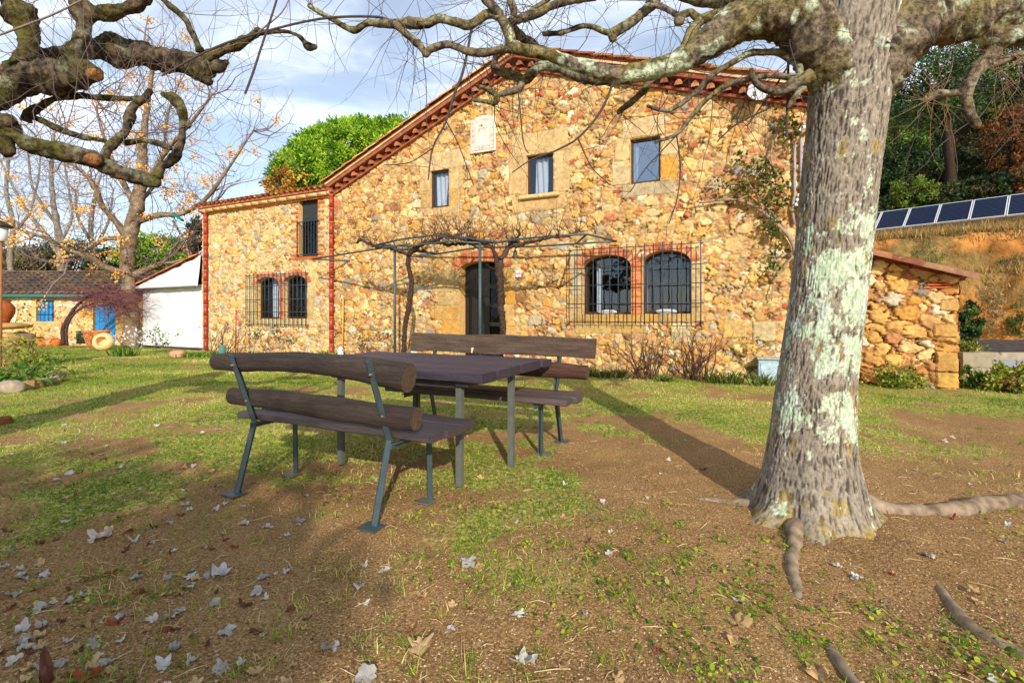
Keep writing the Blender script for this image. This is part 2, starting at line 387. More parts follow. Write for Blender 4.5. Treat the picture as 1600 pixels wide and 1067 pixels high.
def ground_mat():
    m = bpy.data.materials.new('soil_and_turf'); m.use_nodes = True
    N, L = m.node_tree.nodes, m.node_tree.links; b = N['Principled BSDF']
    b.inputs['Roughness'].default_value = 0.97; b.inputs['Specular IOR Level'].default_value = 0.08
    t = N.new('ShaderNodeTexCoord')
    def noise(s, d=5, r=0.62):
        n = N.new('ShaderNodeTexNoise'); n.inputs['Scale'].default_value = s; n.inputs['Detail'].default_value = d; n.inputs['Roughness'].default_value = r
        L.new(t.outputs['Object'], n.inputs[0]); return n.outputs[0]
    def rampc(f, stops):
        r = N.new('ShaderNodeValToRGB'); e = r.color_ramp.elements
        while len(e) < len(stops): e.new(0.5)
        for k, (p, c) in enumerate(stops): e[k].position = p; e[k].color = (*c, 1)
        L.new(f, r.inputs[0]); return r.outputs[0]
    def mixc(f, a, b_, mode='MIX'):
        x = N.new('ShaderNodeMix'); x.data_type = 'RGBA'; x.blend_type = mode
        if isinstance(f, float): x.inputs[0].default_value = f
        else: L.new(f, x.inputs[0])
        L.new(a, x.inputs[6]); L.new(b_, x.inputs[7]); return x.outputs[2]
    soil = rampc(noise(1.3), [(0.30, C(98, 70, 41)), (0.52, C(138, 101, 61)), (0.72, C(174, 136, 87))])
    grit = rampc(noise(95, 6, 0.75), [(0.37, C(66, 48, 30)), (0.50, C(158, 122, 78)), (0.62, C(218, 184, 134))])
    soil = mixc(0.55, soil, grit)
    turf = rampc(noise(38, 6, 0.7), [(0.34, C(70, 82, 24)), (0.50, C(140, 142, 58)), (0.64, C(214, 194, 126))])
    a = N.new('ShaderNodeAttribute'); a.attribute_name = 'turf'
    ad = N.new('ShaderNodeMath'); ad.operation = 'MULTIPLY_ADD'; L.new(noise(22, 5, 0.7), ad.inputs[0]); ad.inputs[1].default_value = 1.1; 
    sb = N.new('ShaderNodeMath'); sb.operation = 'SUBTRACT'; L.new(a.outputs['Fac'], sb.inputs[0]); sb.inputs[1].default_value = 0.62; L.new(sb.outputs[0], ad.inputs[2])
    mr = N.new('ShaderNodeMapRange'); mr.inputs[1].default_value, mr.inputs[2].default_value = 0.05, 0.4; L.new(ad.outputs[0], mr.inputs[0])
    L.new(mixc(mr.outputs[0], soil, turf), b.inputs['Base Color'])
    last = None
    for s_, st, ds in ((14, 0.5, 0.03), (90, 0.9, 0.010)):
        bn = N.new('ShaderNodeBump'); bn.inputs['Strength'].default_value = st; bn.inputs['Distance'].default_value = ds; L.new(noise(s_, 6, 0.7), bn.inputs['Height'])
        if last: L.new(last.outputs[0], bn.inputs['Normal'])
        last = bn
    L.new(last.outputs[0], b.inputs['Normal']); return m
M_GROUND = ground_mat()
tag(mesh_np('ground', np.stack([GX, GY, GZ], -1), [np.stack([i, i + 1, i + nx + 1, i + nx], -1)], M_GROUND, None, True, None, {'turf': GA}), kind='structure')

# the terraced slope to the right of the house: lower bank, ledge, upper bank, wooded hill
t_ = axis(-26, 60, -8, 6, 0.12, 1.08); q_ = axis(-5.6, 70, -5.6, 1.0, 0.07, 1.07)
TT, QQ = np.meshgrid(t_, q_)
HX, HY = 18.2 - 0.65 * TT + 0.76 * QQ, 20.0 + 0.76 * TT + 0.65 * QQ
rough = (fbm3(HX * 1.1, HY * 1.1, QQ * 2.5, 31, 4) - 0.5)
HH = hill_h(QQ + rough * 0.9, HX, HY) - 0.06 + (fbm3(HX * 2.6, HY * 2.6, QQ * 3, 35, 3) - .5) * .22 * smooth(-5.2, -4.8, QQ) * smooth(.5, -.5, QQ)
face = np.clip(smooth(-5.2, -4.9, QQ) * smooth(-4.0, -4.4, QQ) + smooth(-2.2, -2.0, QQ) * smooth(-1.15, -1.5, QQ), 0, 1)
earth, straw, litter = np.array(C(176, 120, 62)), np.array(C(188, 148, 92)), np.array(C(92, 74, 48))
pat = fbm3(HX * 0.8, HY * 0.8, HH * 1.3, 41, 4)[..., None]
hc = straw * (0.7 + 0.6 * pat); hc = hc + (earth * (0.10 + 1.75 * pat) - hc) * face[..., None]
scrub = (smooth(0.44, 0.60, fbm3(HX * 0.6, HY * 0.6, HH * 0.9, 47, 3)) * 0.8)[..., None]
hc = hc + (np.array(C(124, 108, 66)) - hc) * scrub * (QQ < 0.5)[..., None]
hc = hc + (litter - hc) * smooth(0.8, 3, QQ)[..., None]
nq, nt = TT.shape; i = (np.arange(nq - 1)[:, None] * nt + np.arange(nt - 1)[None]).ravel()
tag(mesh_np('hillside', np.stack([HX, HY, HH], -1), [np.stack([i, i + 1, i + nt + 1, i + nt], -1)], M_SOILBANK, None, True, hc.reshape(-1, 3)), kind='structure')

# ------------------------------------------------------------------ rubble masonry
PALS = [[(224, 180, 114), (212, 162, 88), (230, 192, 130), (220, 172, 98), (210, 154, 76)],          # ochre
        [(228, 194, 138), (220, 186, 128), (224, 190, 126)],                         # cream
        [(186, 172, 148), (162, 152, 136), (198, 184, 158)],                         # grey
        [(182, 132, 82), (160, 116, 78), (196, 150, 100)],                           # brown
        [(200, 122, 82), (186, 102, 68), (208, 142, 100)],                             # brick red
        [(232, 214, 180), (222, 202, 164)]]                                          # pale
PALS = [[(lambda a: np.clip(a * 1.0, .01, 1) * .86)(np.array(C(*c))) for c in p] for p in PALS]
def arch_in(S, Hh, h):
    if h[0] == 'rect': return (S > h[1]) & (S < h[2]) & (Hh > h[3]) & (Hh < h[4])
    _, s0, s1, h0, hs, rise = h; c, w = (s0 + s1) / 2, (s1 - s0) / 2
    return (S > s0) & (S < s1) & (Hh > h0) & ((Hh < hs) | (((S - c) / w) ** 2 + (np.maximum(Hh - hs, 0) / rise) ** 2 < 1))
def masonry(name, parent, S0, S1, H0, H1, res, keep, holes, rects, wfun, seed, sizes=None, relief=1.0, M=None, mortar=(210, 174, 122)):
    R = np.random.default_rng(seed)
    def ax(a, b, edges):
        g = np.linspace(a, b, int(round((b - a) / res)) + 1)
        e = np.array([x for x in edges if a < x < b])
        if len(e): g = np.concatenate([g[np.min(np.abs(g[:, None] - e[None]), 1) > res * 0.45], np.unique(np.round(e, 4))])
        return np.unique(g)
    sg = ax(S0, S1, [x for h in holes for x in h[1:3]]); hg = ax(H0, H1, [x for h in holes for x in h[3:5]])
    S, Hh = np.meshgrid(sg, hg)
    wS = S + (fbm2(S * 8, Hh * 8, seed + 1, 4) - 0.5) * 0.17; wH = Hh + (fbm2(S * 8 + 50, Hh * 8, seed + 2, 4) - 0.5) * 0.15
    # stone seeds by dart throwing, large ones first
    area = (S1 - S0) * (H1 - H0); cx, cy, cr = [], [], []
    A = np.empty((0, 3))
    for (r0, r1, dens) in (sizes or ((0.12, 0.17, 2), (0.075, 0.115, 26), (0.046, 0.075, 150), (0.028, 0.046, 480), (0.015, 0.026, 700))):
        new = []
        for _ in range(int(dens * area)):
            x, y, r = R.uniform(S0, S1), R.uniform(H0, H1), R.uniform(r0, r1)
            if len(A) and np.any(((A[:, 0] - x) ** 2 + ((A[:, 1] - y) * 1.3) ** 2) < (0.88 * (A[:, 2] + r)) ** 2): continue
            if new:
                n_ = np.array(new)
                if np.any(((n_[:, 0] - x) ** 2 + ((n_[:, 1] - y) * 1.3) ** 2) < (0.88 * (n_[:, 2] + r)) ** 2): continue
            new.append((x, y, r))
        if new: A = np.vstack([A, np.array(new)])
    d1 = np.full(S.shape, 9.0); d2 = np.full(S.shape, 9.0); idx = np.zeros(S.shape, np.int64)
    cols, bump, tilt = [], [], []
    for k, (x, y, r) in enumerate(A):
        w = list(wfun(x, y)); w[4] *= 0.22 if r > .06 else 1.3
        p = PALS[R.choice(6, p=np.array(w) / sum(w))]
        c = p[R.integers(len(p))] * R.uniform(0.80, 1.12); ax_, ay_ = R.uniform(0.95, 1.5), R.uniform(0.62, 0.98)
        if r < 0.075 and R.random() < 0.36: ax_, ay_ = 1.85, 0.45; c = PALS[4][R.integers(3)] if R.random() < 0.6 else c
        cols.append(c); bump.append(R.uniform(0.35, 1.0)); tilt.append(R.normal(0, 0.22, 2))
        j0, j1 = np.searchsorted(sg, (x - 2.1 * r, x + 2.1 * r)); i0, i1 = np.searchsorted(hg, (y - 1.7 * r, y + 1.7 * r))
        if j1 <= j0 or i1 <= i0: continue
        sl = (slice(i0, i1), slice(j0, j1)); a = R.normal(0, 0.24); ca, sa = math.cos(a), math.sin(a)
        dx, dy = wS[sl] - x, wH[sl] - y; u, v = (dx * ca + dy * sa) / ax_, (-dx * sa + dy * ca) / ay_
        e_ = R.uniform(2.0, 3.2); d = (np.abs(u) ** e_ + np.abs(v) ** e_) ** (1 / e_) / r
        D1, D2, I = d1[sl], d2[sl], idx[sl]
        m1 = d < D1; D2[...] = np.where(m1, D1, np.minimum(D2, d)); I[...] = np.where(m1, k, I); D1[...] = np.where(m1, d, D1)
    cols = np.array(cols); bump = np.array(bump); tilt = np.array(tilt); rr = A[:, 2]
    e = np.minimum((d2 - d1) * 0.5, (1.28 - d1)) * rr[idx]
    core = smooth(0.000, 0.010, e - 0.003 + (fbm2(S * 18, Hh * 18, seed + 3, 3) - .5) * .016)
    dome = smooth(0.0, 0.05, e)
    loc = (wS - A[idx, 0]) / rr[idx] * tilt[idx, 0] + (wH - A[idx, 1]) / rr[idx] * tilt[idx, 1]
    fine = fbm2(S * 22, Hh * 22, seed + 5, 3) - 0.5
    mcol = np.array(C(*mortar)) * 0.80
    Dp = core * (0.010 + 0.026 * bump[idx] * dome) + core * loc * 0.010 + fine * 0.012
    mott = (0.80 + 0.42 * fbm2(S * 5, Hh * 5, seed + 7, 4))[..., None]
    stc = cols[idx] * (0.78 + 0.44 * (fine[..., None] + 0.5)) * mott
    yel = smooth(0.55, 0.75, fbm2(S * 9, Hh * 9, seed + 9, 3))[..., None] * 0.22
    stc = stc * (1 - yel) + stc * np.array((1.08, 0.92, 0.62)) * yel
    rim = smooth(.002, -.016, e) ; mo = mcol * (0.72 + 0.28 * rim[..., None]) * (0.75 + 0.5 * fbm2(S * 14, Hh * 14, seed + 12, 3))[..., None]  # mortar painted darker beside the stones, imitating shadow lines around them
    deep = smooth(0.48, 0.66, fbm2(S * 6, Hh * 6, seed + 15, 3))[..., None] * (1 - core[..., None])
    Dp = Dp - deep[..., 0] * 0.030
    smear = smooth(.48, .66, fbm2(S * 3.2, Hh * 3.2, seed + 19, 4))[..., None] * .55
    stc = stc * (1 - smear) + mo * smear * 1.12
    colv = stc * core[..., None] + mo * (1 - core[..., None]) * (1 - 0.58 * deep)  # gaps between stones also darkened in colour, as painted crevice shade
    for (s0, s1, h0, h1, c, rel) in rects:
        ju = (fbm2(S * 7, Hh * 7, seed + 21, 3) - 0.5) * 0.045
        ed = np.minimum(np.minimum(S - s0, s1 - S), np.minimum(Hh - h0, h1 - Hh)) + ju; ins = ed > -0.002
        cc = np.array(C(*c)) * (.96, .94, .86) * 0.70 * (0.70 + 0.6 * fbm2(S * 6, Hh * 6, seed + 33, 4))[..., None]; cc = cc * (1 - smear * .7) + mo * smear * .7
        k_ = smooth(0.002, 0.012, ed)[..., None]
        colv = np.where(ins[..., None], cc * k_ + mo * (1 - k_), colv)
        Dp = np.where(ins, k_[..., 0] * (rel + fine * 0.010) - (1 - k_[..., 0]) * 0.002, Dp)
    Sc, Hc = (S[:-1, :-1] + S[1:, 1:]) / 2, (Hh[:-1, :-1] + Hh[1:, 1:]) / 2
    kp = keep(Sc, Hc)
    for h in holes: kp &= ~arch_in(Sc, Hc, h)
    nw = len(sg); ii = (np.arange(len(hg) - 1)[:, None] * nw + np.arange(nw - 1)[None])[kp]
    Q = np.stack([ii, ii + 1, ii + nw + 1, ii + nw], -1)
    used, inv = np.unique(Q.ravel(), return_inverse=True)
    V = np.stack([S, -Dp * relief, Hh], -1).reshape(-1, 3)[used]
    if M is not None: V = (np.c_[V, np.ones(len(V))] @ np.array(M).T)[:, :3]
    return mesh_np(name, V, [inv.reshape(-1, 4)], M_STONE, parent, True, colv.reshape(-1, 3)[used])

# ------------------------------------------------------------------ the farmhouse, local axes: along facade, into house, up
house = empty('farmhouse', label='two storey stone farmhouse with tiled gable roof and barred arched windows', cat='farmhouse', mat=HM)
sL, sR, sW = FS(523, 400)[0], 6.05, FS(317, 430)[0]
def top(s): return np.minimum(6.96 + 0.41 * (s + 0.362), 6.95 - 0.3316 * (s - 0.746))
S_AP = 0.119
def prect(x0, y0, x1, y1, c, rel=0.022):
    xm = (x0 + x1) / 2; return (FS(x0, 400)[0], FS(x1, 400)[0], FS(xm, y1)[1], FS(xm, y0)[1], c, rel)
def phole(x0, y0, x1, y1):
    xm = (x0 + x1) / 2; return ('rect', FS(x0, 400)[0], FS(x1, 400)[0], FS(xm, y1)[1], FS(xm, y0)[1])
def parch(x0, ytop, x1, ysp, y1):
    xm = (x0 + x1) / 2; hs = FS(xm, ysp)[1]
    return ('arch', FS(x0, 400)[0], FS(x1, 400)[0], FS(xm, y1)[1], hs, FS(xm, ytop)[1] - hs)
W1, W2, W3 = phole(673, 266, 702, 324), phole(823, 241, 865, 304), phole(985, 215, 1032, 285)
A1, A2 = parch(909, 398, 986, 417, 491), parch(1003, 391, 1079, 410, 490)
DOOR = parch(719, 408, 786, 419, 560); DOOR = DOOR[:3] + (-0.05,) + DOOR[4:]
cr, ta, gr = (224, 192, 142), (212, 172, 112), (196, 180, 150)
rects = [prect(656, 262, 673, 300, cr), prect(658, 300, 673, 326, ta), prect(702, 262, 722, 296, cr), prect(702, 296, 718, 328, ta), prect(656, 238, 724, 266, (226, 196, 150)), prect(660, 324, 718, 336, cr),
         prect(795, 240, 823, 304, (228, 190, 138)), prect(865, 236, 890, 300, cr), prect(800, 206, 888, 241, (226, 190, 140)), prect(800, 304, 884, 330, (224, 186, 132)),
         prect(960, 216, 985, 252, cr), prect(956, 252, 985, 290, (230, 206, 164)), prect(1032, 210, 1060, 244, (228, 200, 152)), prect(1032, 244, 1060, 280, (226, 170, 84)), prect(972, 184, 1038, 215, (232, 204, 160)), prect(972, 285, 1056, 306, gr),
         prect(676, 424, 719, 457, (206, 174, 122)), prect(684, 457, 719, 478, (210, 178, 124)), prect(679, 478, 719, 500, (222, 170, 92)), prect(690, 500, 719, 530, (220, 164, 80)),
         prect(786, 420, 802, 450, (214, 166, 88)), prect(786, 450, 806, 476, (220, 164, 76)), prect(786, 476, 803, 510, (222, 178, 110)), prect(786, 510, 806, 545, (218, 174, 110)),
         prect(890, 388, 909, 424, (210, 192, 158)), prect(893, 424, 909, 462, (204, 190, 160)), prect(889, 462, 909, 500, (214, 184, 134)), prect(1079, 388, 1097, 430, (222, 198, 152)), prect(1079, 430, 1100, 470, (216, 186, 140)), prect(1079, 470, 1096, 500, (212, 178, 126)),
         prect(896, 491, 960, 506, (214, 170, 96)), prect(960, 490, 1030, 505, (220, 172, 98)), prect(1030, 489, 1100, 503, (212, 174, 110)), prect(898, 506, 955, 522, (216, 180, 118)), prect(955, 505, 1010, 521, (208, 170, 108)),
         prect(1048, 505, 1080, 536, (222, 204, 160), 0.03), prect(1175, 503, 1212, 533, (228, 206, 164), 0.04), prect(1130, 500, 1166, 528, (224, 186, 116), 0.035)]
def w_main(s, h):
    red = 0.06 + 0.15 * smooth(0.5, 3.5, s) * smooth(2.0, 4.0, h) + 0.06 * smooth(-1.5, 0, s) * (h > 2.4) + 0.05 * (h < 1.0)
    pale = 0.30 * smooth(1.6, 0.2, h) * smooth(1.5, -2.5, s)
    return [0.50, 0.22 + pale * 0.3, 0.05 + pale * 0.2 + 0.06 * (h < 2.2), 0.12, red, 0.04 + pale * 0.3]
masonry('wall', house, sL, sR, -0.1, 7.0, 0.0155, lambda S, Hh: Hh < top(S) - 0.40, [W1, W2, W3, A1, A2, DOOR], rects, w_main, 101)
# wing
B1, B2 = parch(400, 433, 437.5, 445, 498), parch(443, 430, 480.5, 442, 497.5)
BD = phole(468, 305, 497.5, 400)
H_W = FS(420, 305)[1]
rw = [prect(384, 430, 400, 465, (224, 204, 160)), prect(384, 465, 400, 498, (220, 196, 150)), prect(480.5, 428, 494, 470, (222, 196, 146)), prect(480.5, 470, 492, 500, (216, 180, 120)), prect(392, 498, 488, 508, (216, 190, 140)), prect(318, 330, 326, 550, (222, 196, 150), 0.03)]
for k in range(16):                                     # toothed brick jambs of the balcony door
    y = 304 + k * 6.6; a = 5 if k % 2 else 13
    rw.append(prect(468 - a, y, 468, y + 5.2, (206, 112, 62), 0.03)); rw.append(prect(497.5, y - 3, 497.5 + a * .8, y + 2.2, (206, 112, 62), 0.03))
rw.append(prect(452, 400.5, 512, 406, (206, 112, 62), 0.03))
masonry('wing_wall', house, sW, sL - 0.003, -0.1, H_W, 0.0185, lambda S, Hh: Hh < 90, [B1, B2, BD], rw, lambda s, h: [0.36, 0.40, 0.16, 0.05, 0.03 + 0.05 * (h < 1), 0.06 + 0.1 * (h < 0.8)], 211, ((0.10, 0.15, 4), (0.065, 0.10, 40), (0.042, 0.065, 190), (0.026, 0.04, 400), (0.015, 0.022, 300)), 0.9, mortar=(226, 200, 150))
# side walls (coarser), back and inside
RM = Matrix(((0, -1, 0, sR), (1, 0, 0, 0), (0, 0, 1, 0), (0, 0, 0, 1)))
def turned(s, n0, rz):   # place a wall sheet whose outer face looks along rz
    return Matrix.Translation((s, n0, 0)) @ Matrix.Rotation(rz, 4, 'Z')
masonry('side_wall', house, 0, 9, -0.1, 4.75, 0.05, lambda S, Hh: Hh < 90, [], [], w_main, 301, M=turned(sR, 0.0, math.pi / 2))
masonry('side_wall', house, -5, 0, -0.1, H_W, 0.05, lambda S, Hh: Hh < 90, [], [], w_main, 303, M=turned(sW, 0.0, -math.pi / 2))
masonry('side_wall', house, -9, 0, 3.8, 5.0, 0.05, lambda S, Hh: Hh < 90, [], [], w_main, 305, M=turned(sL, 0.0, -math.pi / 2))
mb = MB(); bk = MB((0.3, 0.24, 0.14))
bk.add([(sL, 9, -.1), (sR, 9, -.1), (sR, 9, 4.7), (S_AP, 9, 6.8), (sL, 9, 4.5)], None, [[0, 1, 2], [0, 2, 3], [0, 3, 4]])
bk.add([(sW, 5, -.1), (sL, 5, -.1), (sL, 5, H_W), (sW, 5, H_W)], [[0, 1, 2, 3]])
bk.build('back_wall', M_STONE, house)

# openings: reveals, frames, panes, curtains, rooms behind
def outline(h, k=14):
    if h[0] == 'rect': return [(h[1], h[3]), (h[1], h[4]), (h[2], h[4]), (h[2], h[3])]
    _, s0, s1, h0, hs, rise = h; c, w = (s0 + s1) / 2, (s1 - s0) / 2
    return [(s0, h0)] + [(c - w * math.cos(math.pi * t / k), hs + rise * math.sin(math.pi * t / k)) for t in range(k + 1)] + [(s1, h0)]
def reveal(h, depth, parent, col=None):
    o = outline(h); o = o + [o[0]]; b = MB(C(*(col or (205, 168, 112))))
    for (a, c), (d, e) in zip(o[:-1], o[1:]): b.add([(a, -0.022, c), (d, -0.022, e), (d, depth, e), (a, depth, c)], [[0, 1, 2, 3]])
    return b.build('reveal', M_STONE, parent)
def window(h, depth, sash=1, curtains=((0.05, 0.45),), room=0.9, fr=0.045, frame_m=None, parent=None, sill=None, label=None, glass=None):
    w = bpy.data.objects.new('window', None); w.empty_display_size = .2; link(w, house)
    if label: w['label'] = label
    o = outline(h); s0, s1, h0 = h[1], h[2], h[3]; hm = max(q[1] for q in o)
    reveal(h, depth + 0.03, w)
    b = MB((0.2, 0.15, 0.1))
    ins = []
    c0, c1 = (s0 + s1) / 2, (h0 + hm) / 2
    for (a, c) in o:
        ins.append((a + (fr if a < c0 - 1e-6 else -fr if a > c0 + 1e-6 else 0), c + (fr if c <= h0 + 1e-6 else -fr * (0.55 if h[0] == 'arch' and c < hm - .06 else 1))))
    k = len(o)
    for q in range(k):
        (a, c), (d, e) = o[q], o[(q + 1) % k]; (a2, c2), (d2, e2) = ins[q], ins[(q + 1) % k]
        b.hexa([(a, depth - .05, c), (d, depth - .05, e), (d, depth, e), (a, depth, c), (a2, depth - .05, c2), (d2, depth - .05, e2), (d2, depth, e2), (a2, depth, c2)])
    for j in range(1, sash):
        x = s0 + (s1 - s0) * j / sash; b.box((x, depth - .026, (h0 + hm) / 2 - .03), (0.05, 0.045, hm - h0 - 0.12))
    b.build('frame', frame_m or M_FRAME, w)
    g = MB(); n = len(ins); cen = (c0, depth - .015, c1)
    g.add([(a, depth - .015, c) for a, c in ins] + [cen], None, [[(q + 1) % n, q, n] for q in range(n)]); g.build('pane', glass or (M_GLASS if s0 > -5.5 else M_GLASS2), w)
    for (f0, f1) in curtains:
        cb = MB((.7, .7, .7)); xs = np.linspace(s0 + (s1 - s0) * f0, s0 + (s1 - s0) * f1, 25); zs_ = np.linspace(h0 + .03, hm - .05, 6)
        X, Zc = np.meshgrid(xs, zs_); taper = 1 - 0.12 * (hm - Zc) / (hm - h0) * (f1 < 0.9)
        X = xs[0] + (X - xs[0]) * taper; Y = depth + .07 + .022 * np.sin((X - s0) * 48 + np.sin(Zc * 3))
        i = (np.arange(5)[:, None] * 25 + np.arange(24)[None]).ravel()
        cb.add(np.stack([X, Y, Zc], -1), np.stack([i, i + 1, i + 26, i + 25], -1)); cb.build('curtain', M_CURTAIN, w, True)
    rb = MB((.03, .03, .03)); A_, B_, y0, y1 = s0 - .15, s1 + .15, depth + .012, depth + room
    z0_, z1_ = h0 - .1, hm + .1
    rb.add([(A_, y0, z0_), (B_, y0, z0_), (B_, y0, z1_), (A_, y0, z1_), (A_, y1, z0_), (B_, y1, z0_), (B_, y1, z1_), (A_, y1, z1_)],
           [[4, 5, 6, 7], [0, 1, 5, 4], [3, 2, 6, 7], [0, 3, 7, 4], [1, 2, 6, 5]]); rb.build('room', M_INSIDE, w)
    if sill:
        sb = MB(C(214, 176, 122)); sb.box((c0, -0.045, h0 - 0.045), (s1 - s0 + 2 * sill, 0.14, 0.085), bev=0.02); sb.build('sill', M_STONE, w)
    return w
window(W1, 0.10, curtains=((0.15, 0.75),)); window(W2, 0.12, curtains=((0.22, 0.72),), sill=0.16); window(W3, 0.12, curtains=((0.03, 0.22),), glass=M_GLASS3)
wa = window(A1, 0.30, curtains=((0.22, 0.34),), room=2.2); wb = window(A2, 0.30, curtains=((0.0, 0.06),), room=2.2)
window(B1, 0.22, curtains=((0.38, 0.62),)); window(B2, 0.22, curtains=((0.66, 0.95),)); window(BD, 0.16, curtains=(), frame_m=M_DARKWOOD, label='tall balcony window with a slatted shutter behind')
for wv, hh in ((wa, A1), (wb, A2)):          # the white cushions lying on the inner sills
    b = MB(C(205, 200, 190)); b.rock(((hh[1] + hh[2]) / 2 - .02, .20, hh[3] + .045), (0.21, .07, .05), 3, n=10, amp=.25); b.build('cushion', M_CURTAIN, wv, True)
# slatted shutter in the balcony window
b = MB(C(50, 54, 58)); hmid = BD[3] + 0.98
for k in range(22): b.box(((BD[1] + BD[2]) / 2, .085, hmid + .03 + k * .032), (BD[2] - BD[1] - .08, .012, .028))
b.build('shutter', M_PLAIN, house)
# brick columns and arches
def brick_arch(h, th, n, proud=0.035, deep=0.10, part='arch', dirs=(-1, 1)):
    _, s0, s1, h0, hs, rise = h; c, w = (s0 + s1) / 2, (s1 - s0) / 2; b = MB()
    for k in range(n):
        t0, t1 = math.pi * (k + .09) / n, math.pi * (k + .91) / n; p = []
        for (rr, yy) in ((0, -proud), (0, deep), (th, deep), (th, -proud)):
            for t in (t0, t1):
                nx_, nz_ = -math.cos(t) / w, math.sin(t) / rise; L_ = math.hypot(nx_, nz_)
                p.append((c - w * math.cos(t) + nx_ / L_ * rr, yy, hs + rise * math.sin(t) + nz_ / L_ * rr))
        q = [p[0], p[1], p[3], p[2], p[6], p[7], p[5], p[4]]
        b.hexa(q, np.array(C(*random.choice([(196, 120, 80), (182, 104, 70), (206, 138, 98), (170, 94, 66)]))) * random.uniform(.8, 1.05))
    mo = MB(C(204, 160, 108)); o = outline(h, 20)[1:-1]
    for (a, z), (d, e) in zip(o[:-1], o[1:]):
        def off(x, zz_, r): 
            nx_, nz_ = (x - c) / w ** 2, (zz_ - hs) / rise ** 2; L_ = math.hypot(nx_, nz_) + 1e-9; return x + nx_ / L_ * r, zz_ + nz_ / L_ * r
        (a2, z2), (d2, e2) = off(a, z, th - .006), off(d, e, th - .006)
        b.hexa([(a, -proud + .009, z), (d, -proud + .009, e), (d, deep - .004, e), (a, deep - .004, z), (a2, -proud + .009, z2), (d2, -proud + .009, e2), (d2, deep - .004, e2), (a2, deep - .004, z2)], C(196, 156, 108))
    return b.build(part, M_BRICK, house)
brick_arch(DOOR, 0.24, 30, deep=.16); brick_arch(A1, 0.17, 24, deep=.22); brick_arch(A2, 0.17, 24, deep=.22); brick_arch(B1, 0.16, 16); brick_arch(B2, 0.16, 16)
def brick_col(s0, s1, h0, h1, y0, y1, course=0.062):
    b = MB(C(196, 156, 108)); b.box(((s0 + s1) / 2, (y0 + y1) / 2, (h0 + h1) / 2), (s1 - s0 - .012, y1 - y0 - .012, h1 - h0))
    n = int((h1 - h0) / course)
    for k in range(n):
        z = h0 + (k + .5) * (h1 - h0) / n; off = (k % 2) * .5
        cc = lambda: np.array(C(*random.choice([(206, 110, 62), (192, 92, 54), (214, 132, 84)]))) * random.uniform(.8, 1.05)
        w = s1 - s0; m = s0 + w * (0.36 if k % 2 else 0.64)
        b.box(((s0 + m) / 2, (y0 + y1) / 2, z), (m - s0 - .008, y1 - y0, course * .8), col=cc()); b.box(((s1 + m) / 2, (y0 + y1) / 2, z), (s1 - m - .008, y1 - y0 - .003, course * .8), col=cc())
    return b.build('brick_column', M_BRICK, house)
brick_col(A1[2] + .004, A2[1] - .004, A1[3], A1[4] + .05, -0.042, 0.27); brick_col(B1[2] + .004, B2[1] - .004, B1[3], B1[4] + .05, -0.042, 0.19)

# front door: two dark leaves, the right one glazed
dr = bpy.data.objects.new('door', None); link(dr, house)
reveal(DOOR, 0.30, dr, (206, 166, 104))
s0, s1, hs, ri = DOOR[1], DOOR[2], DOOR[4], DOOR[5]; m_ = (s0 + s1) / 2
b = MB()
for k in range(5):
    x0, x1 = s0 + (m_ - s0) * k / 5, s0 + (m_ - s0) * (k + 1) / 5
    b.box(((x0 + x1) / 2, .26 + .004 * (k % 2), (hs + ri) / 2 - .05), (x1 - x0 - .006, .05, hs + ri + .05))
b.build('door_leaf', M_DARKWOOD, dr)
b = MB(); 
for x in (m_ + .05, s1 - .05): b.box((x, .255, (hs + ri) / 2), (.10, .05, hs + ri))
for z in (.06, .5, .95, 1.40, 1.85, 2.28): b.box(((m_ + s1) / 2, .256, z), (s1 - m_ - .2, .045, .09 if z > .1 else .6))
lf = b.build('door_leaf', M_DARKWOOD, dr)
b = MB(); b.add([(m_ + .1, .268, .3), (s1 - .1, .268, .3), (s1 - .1, .268, hs), (m_ + .1, .268, hs)], [[0, 1, 2, 3]]); b.build('pane', M_GLASS2, lf)
b = MB((.03, .03, .03)); b.add([(s0 - .1, .33, -.05), (s1 + .1, .33, -.05), (s1 + .1, .33, hs + ri + .1), (s0 - .1, .33, hs + ri + .1), (s0 - .1, 1.6, -.05), (s1 + .1, 1.6, -.05), (s1 + .1, 1.6, hs + ri + .1), (s0 - .1, 1.6, hs + ri + .1)], [[4, 5, 6, 7], [3, 2, 6, 7], [0, 3, 7, 4], [1, 2, 6, 5]]); b.build('room', M_INSIDE, dr)
b = MB(C(190, 160, 110)); b.box(((s0 + s1) / 2, .12, .02), (s1 - s0 + .3, .42, .12), bev=.02); b.build('threshold', M_STONE, dr)

# iron grilles in front of the arched windows
def grille(x0, x1, ya, yb, nv, hz_, proud, rb):
    (sa, _), (sb, _) = FS(x0, 400), FS(x1, 400); xm = (x0 + x1) / 2; h1, h0 = FS(xm, ya)[1], FS(xm, yb)[1]; b = MB()
    for k in range(nv):
        s = sa + (sb - sa) * k / (nv - 1); b.tube([(s, -proud, h0 - .05), (s, -proud, h1 + .05)], rb, 6)
    for z in hz_:
        hh = h0 + (h1 - h0) * z; b.tube([(sa - .05, -proud + rb * .5, hh), (sb + .05, -proud + rb * .5, hh)], rb * .85, 6)
    for s in (sa, sb):
        for hh in (h0, h1):
            b.tube([(s, -proud, hh), (s, .02, hh)], rb, 6)
    return b.build('window_grille', M_BLUEIRON, house, True)
grille(893, 1096, 387, 503, 16, (0, .245, .5, .735, 1), 0.16, .0105); grille(390, 483, 429, 507, 16, (0, .25, .5, .77, 1), 0.12, .011)
